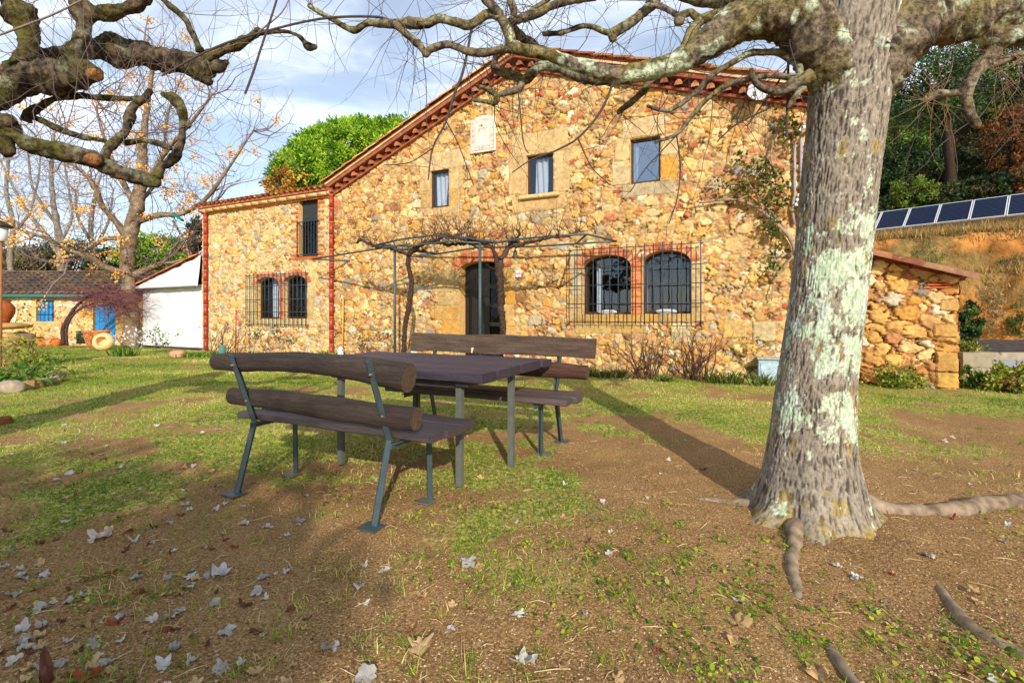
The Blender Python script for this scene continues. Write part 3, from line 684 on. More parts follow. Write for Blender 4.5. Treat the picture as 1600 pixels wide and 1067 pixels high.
# balcony railing
b = MB(); sa, sb = BD[1] - .02, BD[2] + .02; h0, h1 = BD[3] + .03, FS(482, 347)[1]
for k in range(8): b.tube([(sa + (sb - sa) * k / 7, -.07, h0), (sa + (sb - sa) * k / 7, -.07, h1)], .010, 6)
for hh in (h0, h1): b.box(((sa + sb) / 2, -.07, hh), (sb - sa + .04, .035, .02))
for s in (sa, sb): b.box((s, -.03, h1), (.02, .08, .02)); b.box((s, -.03, h0), (.02, .08, .02))
b.build('railing', M_BLUEIRON, house)
# glazed downpipes with pale joints
def downpipe(px, y0, y1, off):
    s, h1 = FS(px, y0); b = MB(); h0 = 0.0; k = 0; z = h0
    while z < h1: b.tube([(s, off, z), (s, off, min(z + .36, h1))], [.060, .055], 12); z += .37
    p = b.build('downpipe', M_PIPE, house, True)
    j = MB(C(200, 146, 118)); z = .365
    while z < h1: j.tube([(s, off, z - .006), (s, off, z + .008)], .0615, 12); z += .37
    j.build('joint', M_PLAIN, p, True)
downpipe(326, 326, 545, -.10); downpipe(522, 292, 548, -.10)

# roof: verge cornice of the gable, slabs, verge tiles, wing eave
def band(b, sa, sb, t0, t1, n0, n1, col):
    f = lambda s: float(top(s))
    b.hexa([(sa, n0, f(sa) - t1), (sb, n0, f(sb) - t1), (sb, n1, f(sb) - t1), (sa, n1, f(sa) - t1), (sa, n0, f(sa) - t0), (sb, n0, f(sb) - t0), (sb, n1, f(sb) - t0), (sa, n1, f(sa) - t0)], col)
EL, ER = sL - .18, 6.35
rf = bpy.data.objects.new('roof', None); link(rf, house)
b = MB(C(150, 92, 60))
for (sa, sb) in ((EL, S_AP), (S_AP, ER)): band(b, sa, sb, .035, .12, -.20, 9.2, C(150, 92, 60))
b.build('roof_slab', M_TILE, rf)
cb = MB()
for (sa, sb) in ((EL + .03, S_AP), (S_AP, ER - .05)):
    redd = (146, 86, 60) if sa < 0 else (134, 68, 50)
    band(cb, sa, sb, .125, .168, -.245, .25, C(196, 164, 126)); band(cb, sa, sb, .171, .262, -.215, .25, C(*redd))
    band(cb, sa, sb, .265, .42, -.03, .25, C(118, 58, 38)); band(cb, sa, sb, .423, .475, -.10, .25, C(*redd))
    n_ = int((sb - sa) / .27)
    for k in range(n_):
        s = sa + (k + .5) * (sb - sa) / n_; z = float(top(s)) - .40; jit = random.uniform(-.01, .01)
        a = np.linspace(0, math.pi, 9); ca, sa_ = np.cos(a), np.sin(a)
        V = [(s + .075 * x + jit, y, z + .105 * q) for y in (-.18, .02) for x, q in zip(ca, sa_)] + [(s + .058 * x + jit, -.18, z + .085 * q) for x, q in zip(ca, sa_)]
        Q = [[j, j + 1, j + 10, j + 9] for j in range(8)] + [[j, j + 1, j + 19, j + 18] for j in range(8)]
        cb.add(V, Q, [[18, 18 + j, 19 + j] for j in range(1, 8)], np.array(C(*random.choice([(164, 98, 64), (150, 86, 58), (172, 112, 78)]))) * random.uniform(.75, 1.05))
cb.build('cornice', M_TILE, rf)
tb = MB()
def half_tile(b, p0, p1, up, r0, r1, col, n=8, th=.014):
    p0, p1, up = Vector(p0), Vector(p1), Vector(up).normalized(); ax_ = (p1 - p0).normalized(); sd = ax_.cross(up).normalized(); up = sd.cross(ax_); V = []
    for (p, r) in ((p0, r0), (p1, r1), (p0, r0 - th), (p1, r1 - th)):
        for k in range(n + 1):
            a = math.pi * k / n; V.append(tuple(p + sd * (r * math.cos(a)) + up * (r * math.sin(a) * .8)))
    m = n + 1; Q = []
    for k in range(n): Q += [[k, k + 1, m + k + 1, m + k], [2 * m + k, 2 * m + k + 1, 3 * m + k + 1, 3 * m + k], [k, k + 1, 2 * m + k + 1, 2 * m + k], [m + k, m + k + 1, 3 * m + k + 1, 3 * m + k]]
    b.add(V, Q, None, col)
tc_ = [(200, 122, 72), (180, 102, 64), (206, 146, 94), (166, 96, 68), (190, 146, 100), (206, 150, 76)]
for (sa, sb) in ((EL - .06, S_AP), (ER + .06, S_AP)):
    n_ = int(abs(sb - sa) / .36)
    for row, nn in ((0, -.20), (1, .03), (2, .26)):
        for k in range(n_):
            x0 = sa + (sb - sa) * k / n_; x1 = sa + (sb - sa) * (k + 1.25) / n_
            if (x1 - S_AP) * (sa - S_AP) < 0: x1 = S_AP
            z0_, z1_ = float(top(x0)) - .035, float(top(x1)) - .055
            half_tile(tb, (x0, nn, z0_), (x1, nn, z1_), (0, 0, 1), .095, .078, np.array(C(*random.choice(tc_))) * random.uniform(.75, 1.02))
tb.build('verge_tiles', M_TILE, rf, True)
rt = MB()
for k in range(20): half_tile(rt, (S_AP, -.27 + k * .42, 7.10), (S_AP, .20 + k * .42, 7.085), (0, 0, 1), .115, .10, np.array(C(*random.choice(tc_))) * .9)
rt.build('ridge_tiles', M_TILE, rf, True)
# wing roof
wr = bpy.data.objects.new('wing_roof', None); link(wr, house)
hE = FS(410, 303.5, -.30)[1]; wS0, wS1 = FS(305, 318, -.25)[0], sL - .02
b = MB(); b.hexa([(wS0, -.24, hE - .13), (wS1, -.24, hE - .13), (wS1, 5.2, hE + 1.5), (wS0, 5.2, hE + 1.5), (wS0, -.24, hE - .07), (wS1, -.24, hE - .07), (wS1, 5.2, hE + 1.56), (wS0, 5.2, hE + 1.56)], C(160, 90, 58)); b.build('roof_slab', M_TILE, wr)
b = MB(); n_ = int((wS1 - wS0) / .215)
for k in range(n_):
    s = wS0 + (k + .5) * (wS1 - wS0) / n_
    for j in range(4):
        y0 = -.30 + j * .36 + random.uniform(-.02, .02); half_tile(b, (s, y0, hE - .06 + (y0 + .3) * .30), (s, y0 + .44, hE - .07 + (y0 + .74) * .30), (0, 0, 1), .10, .082, np.array(C(*random.choice(tc_))) * random.uniform(.75, 1.02))
b.build('eave_tiles', M_TILE, wr, True)
b = MB(C(222, 178, 128)); x = wS0 + .06
while x < wS1 - .05:
    w = min(random.uniform(.32, .44), wS1 - x); b.tube([(x, -.13, hE - .165), (x + w - .01, -.13, hE - .165)], [.078, .070], 10, col=np.array(C(222, 178, 128)) * random.uniform(.85, 1.05)); x += w
b.box(((wS0 + wS1) / 2, -.04, hE - .25), (wS1 - wS0 - .1, .10, .05), col=C(204, 120, 74)); b.build('eave_band', M_TILE, wr, True)
# chimney
sc_, hc_ = FS(1262, 86, 2.6); b = MB(C(206, 96, 50)); b.box((sc_ + .10, 2.6, hc_ - .9), (.5, .5, 1.8)); b.box((sc_ + .10, 2.6, hc_ + .03), (.62, .62, .07), bev=.01); b.build('chimney', M_BRICK, house)

# ------------------------------------------------------------------ low stone shed at the right end of the facade
shed = empty('stone_shed', label='low ochre rubble shed with a slanting tile edge beside the tree trunk', cat='shed', mat=HM)
sh0, sh1 = sR + .004, FS(1497, 500)[0]
ta0, tb0 = FS(1360, 397), FS(1505, 431)
def sh_top(s): return ta0[1] + (tb0[1] - ta0[1]) * (s - ta0[0]) / (tb0[0] - ta0[0])
rs = [prect(1463 + (y0 * 7 % 11) - 6, y0, 1496, y1, c, .035) for (y0, y1, c) in ((450, 466, (222, 172, 96)), (468, 486, (226, 184, 118)), (487, 505, (222, 184, 122)), (506, 526, (226, 176, 106)), (527, 546, (206, 180, 146)), (549, 580, (216, 170, 98)), (582, 606, (220, 176, 92)))]
rs = [r_ for k, r_ in enumerate(rs) if k in (1, 3, 5, 6)]
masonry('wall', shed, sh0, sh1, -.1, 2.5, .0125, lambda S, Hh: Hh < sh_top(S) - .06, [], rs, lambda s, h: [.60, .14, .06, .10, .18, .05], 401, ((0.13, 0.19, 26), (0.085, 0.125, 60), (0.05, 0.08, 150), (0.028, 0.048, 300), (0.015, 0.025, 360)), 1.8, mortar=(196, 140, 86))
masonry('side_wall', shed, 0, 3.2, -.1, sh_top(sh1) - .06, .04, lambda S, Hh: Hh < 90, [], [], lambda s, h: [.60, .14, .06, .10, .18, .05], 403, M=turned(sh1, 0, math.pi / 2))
b = MB(); s = sh0 - .02; k = 0
b.hexa([(sh0, -.05, sh_top(sh0) - .07), (sh1 + .08, -.05, sh_top(sh1 + .08) - .07), (sh1 + .08, 3.3, sh_top(sh1 + .08) - .07), (sh0, 3.3, sh_top(sh0) - .07), (sh0, -.05, sh_top(sh0) - .03), (sh1 + .08, -.05, sh_top(sh1 + .08) - .03), (sh1 + .08, 3.3, sh_top(sh1 + .08) - .03), (sh0, 3.3, sh_top(sh0) - .03)], C(170, 96, 60))
while s < sh1:
    for j in range(8):
        y = -.16 + j * .42; e = s + .46; half_tile(b, (min(e, sh1 + .14), y + random.uniform(-.02, .02), sh_top(min(e, sh1 + .14)) - .05), (s, y, sh_top(s) - .05), (0, 0, 1), .15, .13, np.array(C(*random.choice([(186, 124, 88), (172, 104, 74), (192, 144, 104), (176, 128, 96)]))) * random.uniform(.8, 1.0), th=.02)
    s += .40
b.build('roof', M_TILE, shed, True)
b = MB(C(202, 104, 60))
for k in range(3): b.box((sh1 - .17 - k * .05, -.02, sh_top(sh1) - .11 - k * .045), (.36, .08, .026), col=np.array(C(206, 104, 60)) * random.uniform(.8, 1.1), bev=.008)
b.build('brick_course', M_BRICK, shed)
# ------------------------------------------------------------------ pergola and vines
def hw(s, n, h): return Vector((s * CT + n * ST, Z0 - s * ST + n * CT, h))
pg = empty('pergola', loc=hw(-1, -1.5, 0), label='grey green iron pergola frame standing before the dark front door', cat='pergola')
def rel(parent, pts): o = parent.location; return [Vector(p) - o for p in pts]
IRON = C(56, 74, 78)
def post(px, ytop):
    s, h = FS(px, ytop, -1.5); a = hw(s, -1.5, 0)
    b = MB(IRON); b.tube(rel(pg, [a, a + Vector((0, 0, h))]), .030, 10); b.tube(rel(pg, [a, a + Vector((0, 0, .015))]), .07, 10); b.build('post', M_IRON, pg, True)
post(617, 384); post(750, 380)
def on(n, *pp): return [hw(*((lambda q: (q[0], n, q[1]))(FS(x, y, n)))) for x, y in pp]
for line in ([PH(488, 405, 2.62), PH(589, 389, 2.64), PH(640, 381, 2.64)], [PH(488, 405, 2.62), PH(552, 408, 2.62), PH(624, 403, 2.63), PH(683, 397, 2.64)],
             on(-1.5, (586, 383), (627, 374), (674, 368), (717, 370), (777, 379), (817, 373), (860, 369), (917, 366)) + [PH(963, 377, 2.62)],
             [PH(683, 397, 2.64)] + on(-.35, (745, 387), (800, 386), (839, 385), (900, 381)) + [PH(963, 377, 2.62)],
             on(-1.5, (586, 384)) + on(-.9, (640, 391), (683, 397)), on(-1.5, (593, 383), (640, 385), (700, 377), (750, 380)),
             on(-1.5, (717, 370)) + on(-.35, (745, 387)), on(-1.5, (917, 366)) + on(-.35, (900, 381))):
    b = MB(IRON); b.tube(rel(pg, line), .021, 7); b.build('rail', M_IRON, pg, True)

def grow(b, p, d, L, r, lev, R, up=0.0, wig=0.25, col=(.1, .08, .06), kids=0.5, seg=0.09, n=3, droop=0.0, lenf=0.55):
    m = max(3, int(L / seg)); pts = [np.array(p, float)]; d = np.array(d, float); d /= np.linalg.norm(d)
    for k in range(m):
        d = d + R.normal(0, wig, 3) * math.sqrt(seg / .09) * .5 + np.array((0, 0, up - droop * k / m)) * seg * 3; d /= np.linalg.norm(d)
        pts.append(pts[-1] + d * (L / m))
        if lev > 0 and k > 0 and R.random() < kids:
            sd = R.normal(0, 1, 3); sd -= d * (sd @ d); sd /= np.linalg.norm(sd) + 1e-9
            grow(b, pts[-1], d * .55 + sd * .8, L * lenf * R.uniform(.5, 1.1) * (1 - .4 * k / m), r * (1 - .6 * k / m) * .7, lev - 1, R, up, wig, col, kids, seg, 3, droop, lenf)
    b.tube(pts, np.linspace(r, max(r * .3, .0007), len(pts)), n if lev else 3, col=np.asarray(col) * R.uniform(.75, 1.25), cap=False)
    return pts[-1]

vcol = np.array(C(74, 58, 50))
def vine(name, trunk_px, arms, label, seed, base):
    R = np.random.default_rng(seed)
    t = empty(name, loc=hw(*base), label=label, cat='vine', group='vines on the pergola')
    pts = []
    for (x, y, r) in trunk_px:
        q = on(-1.42, (x, y))[0]; pts.append((*q, r))
    pts = [(*hw(*base), trunk_px[0][2] * 1.2)] + pts
    sp = spline(pts, .03); b = MB(vcol); b.tube([Vector(p[:3]) - t.location for p in sp], sp[:, 3], 12, amp=.55, freq=26, seed=seed, col=vcol)
    b.build('trunk', M_BARK, t, True)
    b = MB(vcol)
    for arm in arms:
        q = [(*(on(nn, (x, y))[0]), r) for (x, y, r, nn) in arm]; sp = spline(q, .04); sp[:, :3] += R.normal(0, .012, (len(sp), 3))
        P_ = sp[:, :3] - np.array(t.location); b.tube(P_, sp[:, 3], 8, amp=.6, freq=24, seed=seed)
        for k in range(0, len(P_), 2):
            for _ in range(R.integers(1, 5)):
                grow(b, P_[k], (R.normal(0, .8), R.normal(0, .6), R.uniform(.1, 1.0)), R.uniform(.2, .8), R.uniform(.006, .0095), 1, R, up=.25, wig=.42, col=C(92, 60, 48), kids=.3)
    b.build('canes', M_TWIG, t, True)
vine('grape_vine', [(632, 520, .05), (640, 470, .055), (643, 440, .05), (638, 415, .05), (640, 396, .05), (652, 386, .045)],
     [[(640, 398, .045, -1.42), (612, 388, .04, -1.5), (585, 384, .035, -1.55), (564, 376, .028, -1.5), (558, 380, .02, -1.4)], [(648, 388, .045, -1.42), (672, 378, .04, -1.3), (700, 382, .035, -1.2), (735, 380, .03, -1.3), (770, 381, .022, -1.4)],
      [(640, 396, .035, -1.42), (655, 392, .03, -1.0), (680, 396, .022, -.8)], [(650, 387, .03, -1.42), (690, 372, .024, -1.5), (730, 374, .02, -1.5)]],
     'gnarled grape vine trunk leaning beside the left pergola post', 51, (-1.93, -1.42, 0))
vine('grape_vine', [(786, 520, .06), (783, 480, .065), (782, 450, .07), (779, 425, .07), (776, 405, .05), (770, 388, .045)],
     [[(779, 425, .055, -1.42), (784, 405, .05, -1.4), (794, 388, .05, -1.35), (800, 377, .04, -1.3), (815, 382, .03, -1.2)], [(770, 388, .04, -1.42), (745, 378, .035, -1.4), (715, 371, .03, -1.45), (690, 366, .02, -1.4)],
      [(796, 386, .035, -1.4), (830, 378, .03, -1.45), (855, 372, .025, -1.5), (880, 370, .02, -1.5), (905, 362, .016, -1.4)], [(800, 378, .03, -1.4), (812, 366, .025, -1.4), (806, 358, .02, -1.4)]],
     'forked grape vine trunk climbing in front of the dark door', 52, (.33, -1.42, 0))

# ------------------------------------------------------------------ things fixed to or leaning on the facade
def hm_at(s, n, h): return HM @ Matrix.Translation((s, n, h))
RED = C(176, 84, 84)
x0, x1 = FS(737.5, 200)[0], FS(776, 200)[0]; h0, h1 = FS(757, 239)[1], FS(757, 186)[1]; w, hh = x1 - x0, h1 - h0
sd = empty('sundial', label='pale painted sundial plaque under the gable between two windows', cat='sundial', mat=hm_at((x0 + x1) / 2, -.05, h0))
b = MB(C(222, 204, 186)); b.box((0, 0, hh / 2), (w, .05, hh), bev=.006)
a = np.linspace(0, math.pi, 13); V = [(math.cos(t) * w * .34, y, hh + math.sin(t) * .055 - .002) for y in (-.025, .025) for t in a]
b.add(V, [[k, k + 1, k + 14, k + 13] for k in range(12)], [[0, k + 1, k] for k in range(1, 12)] + [[13, 13 + k, 14 + k] for k in range(1, 12)]); b.build('plaque', M_PLAIN, sd)
b = MB(RED); y = -.0285
for (cx_, cz_, sx, sz) in ((0, .055, w * .86, .010), (-w * .43, hh * .47, .010, hh * .84), (w * .43, hh * .47, .010, hh * .84), (0, .135, w * .66, .006), (-w * .33, hh * .5, .006, hh * .62), (w * .33, hh * .5, .006, hh * .62)): b.box((cx_, y, cz_), (sx, .004, sz))
b.build('border', M_PLAIN, sd)
b = MB(C(216, 190, 176))
for k in range(9):
    t = math.radians(-62 + k * 15.5); p0, p1 = np.array((-.02, y - .0005, hh * .76)), np.array((-.02 + math.sin(t) * .40, y - .0005, hh * .76 - math.cos(t) * .40)); p1[0] = np.clip(p1[0], -w * .32, w * .32); b.tube([p0, p1], .003, 4)
b.tube([(-.02 + .07 * math.cos(t), y, hh * .76 + .07 * math.sin(t)) for t in np.linspace(math.pi, 2 * math.pi, 13)], .005, 4, col=C(226, 196, 150)); b.build('hour_lines', M_PLAIN, sd)
b = MB((.02, .02, .02)); b.tube([(-.02, -.02, hh * .78), (-.03, -.17, hh * .70)], .006, 6); b.tube([(-.02, -.032, hh * .78), (-.02, -.028, hh * .78)], .022, 10); b.build('gnomon', M_BLUEIRON, sd)
def text(s, size, loc, m, parent, name='numeral', shear=0.0, rot=0.0, ex=.0015):
    c = bpy.data.curves.new(name, 'FONT'); c.body = s; c.size = size; c.align_x = 'CENTER'; c.align_y = 'CENTER'; c.extrude = ex; c.shear = shear
    f_ = bpy.data.objects.new(name, c); me = bpy.data.meshes.new_from_object(f_); bpy.data.objects.remove(f_); me.materials.clear(); me.materials.append(m); o = bpy.data.objects.new(name, me); link(o, parent); o.location = loc; o.rotation_euler = (math.radians(90), rot, 0); return o
M_RED = mat('red_paint', base=C(170, 92, 84), bump=0); M_INK = mat('blue_ink', base=C(70, 84, 120), bump=0)
for k, s_ in enumerate(('X', 'XI', 'XII', 'I', 'II')): text(s_, .062, (-w * .27 + k * w * .135, y - .001, .095), M_RED, sd)
for k, s_ in enumerate(('VII', 'VIII', 'IX')): text(s_, .056, (-w * .385, y - .001, hh * .66 - k * .13), M_RED, sd)
for k, s_ in enumerate(('V', 'IV', 'III')): text(s_, .056, (w * .385, y - .001, hh * .66 - k * .15), M_RED, sd)
b = MB(C(196, 140, 124))
for k in range(9):
    t = k / 8 - .5; b.tube([(t * w * .78 + .02 * math.cos(q), y, hh * .93 + .04 * math.cos(t * 4) - .03 + .02 * math.sin(q)) for q in np.linspace(0, 5, 8)], .004, 4)
b.build('scroll', M_PLAIN, sd)

s, h = FS(811.5, 428); pq = empty('house_number', label='small white house number plate right of the front door', cat='number plate', mat=hm_at(s, -.055, h))
b = MB(C(226, 232, 240)); b.box((0, 0, 0), (.135, .012, .155), bev=.004); b.build('plate', M_WHITE, pq); text('68', .085, (0, -.0075, 0), M_INK, pq, 'numeral', .25)

q = on(-1.3, (805, 399))[0]; bl = empty('bell_lamp', loc=q, label='small dark bell shaped lamp hanging from the pergola by the door', cat='lamp')
b = MB(C(40, 54, 60)); b.lathe([(.004, .11), (.02, .10), (.035, .06), (.045, .0), (.075, -.04), (.072, -.045), (.04, -.005), (.028, .055), (.0, .08)], 20); b.build('shade', M_IRON, bl, True)
b = MB(C(40, 54, 60)); b.tube([(0, 0, .10), (0, 0, .24), (-.005, 0, .32)], .010, 8); b.tube([(-.005, 0, .30), (-.10, .02, .50)], .006, 6, col=C(150, 130, 100)); b.build('rod', M_IRON, bl, True)
b = MB((.6, .55, .5)); b.lathe([(.0, -.07), (.022, -.06), (.026, -.03), (.016, .0), (0, .01)], 14); b.build('bulb', M_PLAIN, bl, True)

s, h = FS(1181, 157); sdish = empty('satellite_dish', label='white satellite dish mounted high under the right roof edge', cat='satellite dish', mat=hm_at(s, -.30, h))
b = MB(C(226, 228, 230)); M_ = Matrix.Rotation(math.radians(72), 3, 'X') @ Matrix.Rotation(math.radians(18), 3, 'Y'); b.lathe([(0, .0), (.07, .006), (.13, .022), (.16, .036), (.178, .046), (.182, .05), (.176, .048), (.13, .028), (0, .008)], 32, M=M_); b.build('dish', mat('weathered_enamel', base=C(176, 178, 180), var=.12), sdish, True)
b = MB(C(90, 92, 96)); b.tube([(0, .02, -.02), (0, .26, -.06)], .02, 8); b.tube([(0, -.02, -.20), (-.03, -.24, -.12)], .010, 6); b.box((-.03, -.25, -.10), (.05, .06, .07), bev=.01); b.build('arm', M_IRON, sdish)
s, h = FS(1182, 152, -.34)

bx = empty('meter_box', label='pale blue grey meter box at the wall foot left of the trunk', cat='meter box', mat=hm_at(FS(1203, 560, -.2)[0], -.16, 0))
b = MB(C(150, 172, 184)); b.box((0, 0, .20), (.38, .26, .36), bev=.012); b.build('body', M_IRON, bx)
b = MB(C(150, 160, 150)); b.box((0, -.005, .40), (.42, .31, .035), bev=.01); b.build('lid', M_IRON, bx); b = MB(C(162, 182, 192)); b.box((0, -.134, .19), (.30, .012, .27), bev=.004); b.build('door', M_IRON, bx)

cd = empty('cable_conduit', label='grey twin conduits with white insulators up the wall by the trunk', cat='conduit', mat=hm_at(FS(1241, 300)[0], -.06, 0))
for dx in (0.0, .10):
    b = MB(C(150, 140, 136)); x_, lo = dx, FS(1242, 330)[1]; hi_ = FS(1242, 212 + dx * 60)[1]; b.tube([(x_, 0, lo - .25), (x_ - .04, -.02, lo), (x_, 0, lo + .3), (x_, 0, hi_)], .024, 10); b.build('conduit', M_PLAIN, cd, True)
b = MB(C(232, 228, 226)); hi_ = FS(1240, 207)[1]
for k in range(6): b.rock((-.14 + k * .07, -.03, hi_ + .03 * math.sin(k * 2)), (.032, .03, .035), k, n=7, amp=.1)
for k in range(3): b.rock((.02 + .02 * k, -.03, FS(1240, 322)[1] + .08 * k), (.03, .03, .035), k, n=7, amp=.1)
b.build('insulators', M_WHITE, cd, True)

# ------------------------------------------------------------------ white canvas porch at the left end of the house
pc = empty('canvas_porch', label='lean-to porch closed with white canvas under a sloping tile edge', cat='porch', mat=HM)
sa, sb = FS(221, 500)[0], sW - .05; zt, zb = 2.1, 0.06
def wavy(b, s0, s1, lo, hi, yf, k=60, m=18, amp=.02):
    S, T = np.meshgrid(np.linspace(s0, s1, k), np.linspace(0, 1, m)); Zq = lo(S) + (hi(S) - lo(S)) * T
    Y = yf(S, T) + amp * (np.sin(S * 9 + 2 * np.sin(Zq * 1.3)) * .4 + (fbm2(S * 1.6, Zq * 1.1, 77, 3) - .5) * 2.0)
    i = (np.arange(m - 1)[:, None] * k + np.arange(k - 1)[None]).ravel(); b.add(np.stack([S, Y, Zq], -1), np.stack([i, i + 1, i + k + 1, i + k], -1))
b = MB(); wavy(b, sa, sb, lambda S: S * 0 + zb, lambda S: S * 0 + FS(270, 446)[1], lambda S, T: S * 0 + .05); b.build('roll_screen', M_CANVAS, pc, True)
p0, p1 = FS(203, 447, -.2), FS(316, 391, -.2); fl = FS(260, 447, -.3)[1]
hi = lambda S: p0[1] + (p1[1] - p0[1]) * (S - p0[0]) / (p1[0] - p0[0]); b = MB()
wavy(b, p0[0], sb + .07, lambda S: fl - .03 + .02 * np.sin(S * 2), lambda S: np.maximum(hi(S) - .05, fl + .0), lambda S, T: -.20 + .12 * T + 0 * S, amp=.022); b.build('valance', M_CANVAS, pc, True)
b = MB(C(120, 118, 116)); b.tube([(p0[0] - .03, -.20, fl - .05), (sb, -.20, fl - .02)], .022, 8); b.build('batten', M_PLAIN, pc, True); b = MB(); b.tube([(sa, .03, zb), (sb, .03, zb)], .025, 8, col=C(90, 80, 100)); b.build('batten', M_PLAIN, pc, True)
b = MB(C(190, 180, 160)); b.box((sa - .03, .12, 1.05), (.09, .09, 2.1)); b.box((sb - .10, .12, 1.3), (.09, .09, 2.6)); b.build('post', M_PLAIN, pc)
b = MB(); n_ = 10
for k in range(n_):
    e = p0[0] + (sb - p0[0]) * k / n_; f = p0[0] + (sb - p0[0]) * (k + 1.2) / n_; f = min(f, sb)
    for j in range(8): half_tile(b, (e, -.12 + j * .36, hi(e) - .03), (f, -.12 + j * .36, hi(f) - .04), (0, 0, 1), .085, .07, np.array(C(*random.choice([(176, 110, 76), (180, 88, 58), (206, 132, 86)]))) * random.uniform(.75, 1))
b.hexa([(p0[0] + .05, -.07, hi(p0[0]) - .09), (sb, -.07, hi(sb) - .09), (sb, 2.8, hi(sb) - .09), (p0[0] + .05, 2.8, hi(p0[0]) - .09), (p0[0] + .05, -.07, hi(p0[0]) - .045), (sb, -.07, hi(sb) - .045), (sb, 2.8, hi(sb) - .045), (p0[0] + .05, 2.8, hi(p0[0]) - .045)], C(110, 70, 50)); b.build('roof', M_TILE, pc, True)
b = MB(C(216, 178, 110)); b.box((sa - .09, .5, 1.0), (.10, .7, 2.0)); b.build('side_wall', M_STONE, pc)

# ------------------------------------------------------------------ low outbuilding at the far left
CY = 18.4; cot = empty('stone_outbuilding', loc=(-17, CY, 0), label='low stone outbuilding with blue shutters and an old tile roof', cat='outbuilding')
def CXZ(px, py): return ((px - CX) / F * CY + 17, CAMH - (py - HZ) / F * CY)
def crect(x0, y0, x1, y1): a, b_ = CXZ(x0, y1), CXZ(x1, y0); return ('rect', a[0], b_[0], a[1], b_[1])
cw, cw2, cdo, chh = crect(57, 469, 85, 502), crect(-14, 468, 17, 506), crect(146, 476, 181, 539), crect(119, 517, 136, 537)
cdo = cdo[:3] + (-.04,) + cdo[4:]
mk_ = lambda x0, y0, x1, y1, c: (lambda r: (r[1], r[2], r[3], r[4], c, .02))(crect(x0, y0, x1, y1))
hC = CXZ(60, 461)[1]
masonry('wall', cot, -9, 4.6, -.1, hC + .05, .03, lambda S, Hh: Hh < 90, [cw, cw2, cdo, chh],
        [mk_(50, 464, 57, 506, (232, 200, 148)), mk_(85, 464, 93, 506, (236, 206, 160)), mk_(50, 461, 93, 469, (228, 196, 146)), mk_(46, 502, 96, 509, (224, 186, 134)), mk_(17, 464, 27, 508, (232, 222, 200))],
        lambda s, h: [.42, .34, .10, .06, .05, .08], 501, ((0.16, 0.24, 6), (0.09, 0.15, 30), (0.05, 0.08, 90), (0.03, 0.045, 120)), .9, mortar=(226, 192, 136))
def shutter(h, name, planks, bars=True):
    b = MB(); w = (h[2] - h[1]) / planks
    for k in range(planks): b.box((h[1] + (k + .5) * w, .10 + .004 * (k % 2), (h[3] + h[4]) / 2), (w - .008, .04, h[4] - h[3]))
    o = b.build(name, M_BLUE, cot); b = MB((.5, .4, .25)); ol = outline(h); ol = ol + [ol[0]]
    for (a, c), (d, e) in zip(ol[:-1], ol[1:]): b.add([(a, -.02, c), (d, -.02, e), (d, .14, e), (a, .14, c)], [[0, 1, 2, 3]])
    b.build('reveal', M_REVEAL, o)
    if bars:
        b = MB()
        for k in range(4): b.tube([(h[1] + (k + .7) * (h[2] - h[1]) / 4.4, .03, h[3]), (h[1] + (k + .7) * (h[2] - h[1]) / 4.4, .03, h[4])], .011, 6)
        for z in (.33, .68): b.tube([(h[1], .02, h[3] + (h[4] - h[3]) * z), (h[2], .02, h[3] + (h[4] - h[3]) * z)], .011, 6)
        b.build('bars', M_BLUEIRON, o)
shutter(cw, 'shutter', 4); shutter(cw2, 'shutter', 4); shutter(cdo, 'door', 5, False)
b = MB(C(70, 52, 40))
for k in range(8): b.box(((chh[1] + chh[2]) / 2, .05 + .012 * (k % 2), chh[3] + (k + .5) * (chh[4] - chh[3]) / 8), (chh[2] - chh[1], .02, (chh[4] - chh[3]) / 8 - .006))
b.build('hatch', M_DARKWOOD, cot)
b = MB(C(34, 96, 92)); b.tube([(-9, -.22, hC - .02), (4.6, -.22, hC - .06)], .075, 10); b.build('gutter', M_IRON, cot, True)
hR = 3.02; b = MB(C(112, 84, 64)); b.hexa([(-9, -.2, hC - .02), (4.6, -.2, hC - .02), (4.6, 3.2, hR - .06), (-9, 3.2, hR - .06), (-9, -.2, hC + .02), (4.6, -.2, hC + .02), (4.6, 3.2, hR - .02), (-9, 3.2, hR - .02)]); b.build('roof_slab', M_OLDTILE, cot)
b = MB(); nC, nR = 48, 8
for k in range(nC):
    x = -9 + (k + .5) * 13.6 / nC
    for j in range(nR):
        t0, t1 = j / nR, min((j + 1.22) / nR, 1); f = lambda t: (-.28 + 3.45 * t, hC + .03 + (hR - hC - .03) * t)
        (y0, z0_), (y1, z1_) = f(t0), f(t1); half_tile(b, (x + random.uniform(-.01, .01), y0 + random.uniform(-.03, .03), z0_ + .02), (x, y1, z1_), (0, -.3, 1), .135, .105, np.array(C(*random.choice([(186, 148, 118), (162, 130, 108), (200, 162, 126), (172, 142, 122), (206, 168, 116)]))) * random.uniform(.75, 1.05), n=6)
for k in range(32): half_tile(b, (-9 + k * .42, 3.2, hR), (-9 + k * .42 + .48, 3.2, hR - .01), (0, 0, 1), .12, .11, np.array(C(130, 98, 74)) * random.uniform(.8, 1.1), n=6)
b.build('roof_tiles', M_OLDTILE, cot, True)
b = MB((.4, .32, .2)); b.add([(4.6, 0, -.1), (4.6, 6.4, -.1), (4.6, 6.4, hC), (4.6, 3.2, hR - .03), (4.6, 0, hC)], None, [[0, 1, 2], [0, 2, 3], [0, 3, 4]]); b.build('gable_wall', M_STONE, cot)
b = MB(C(230, 226, 214)); b.box((CXZ(96.5, 0)[0], -.05, CXZ(0, 477)[1]), (.16, .07, .07), bev=.01); b.build('wall_light', M_WHITE, cot)

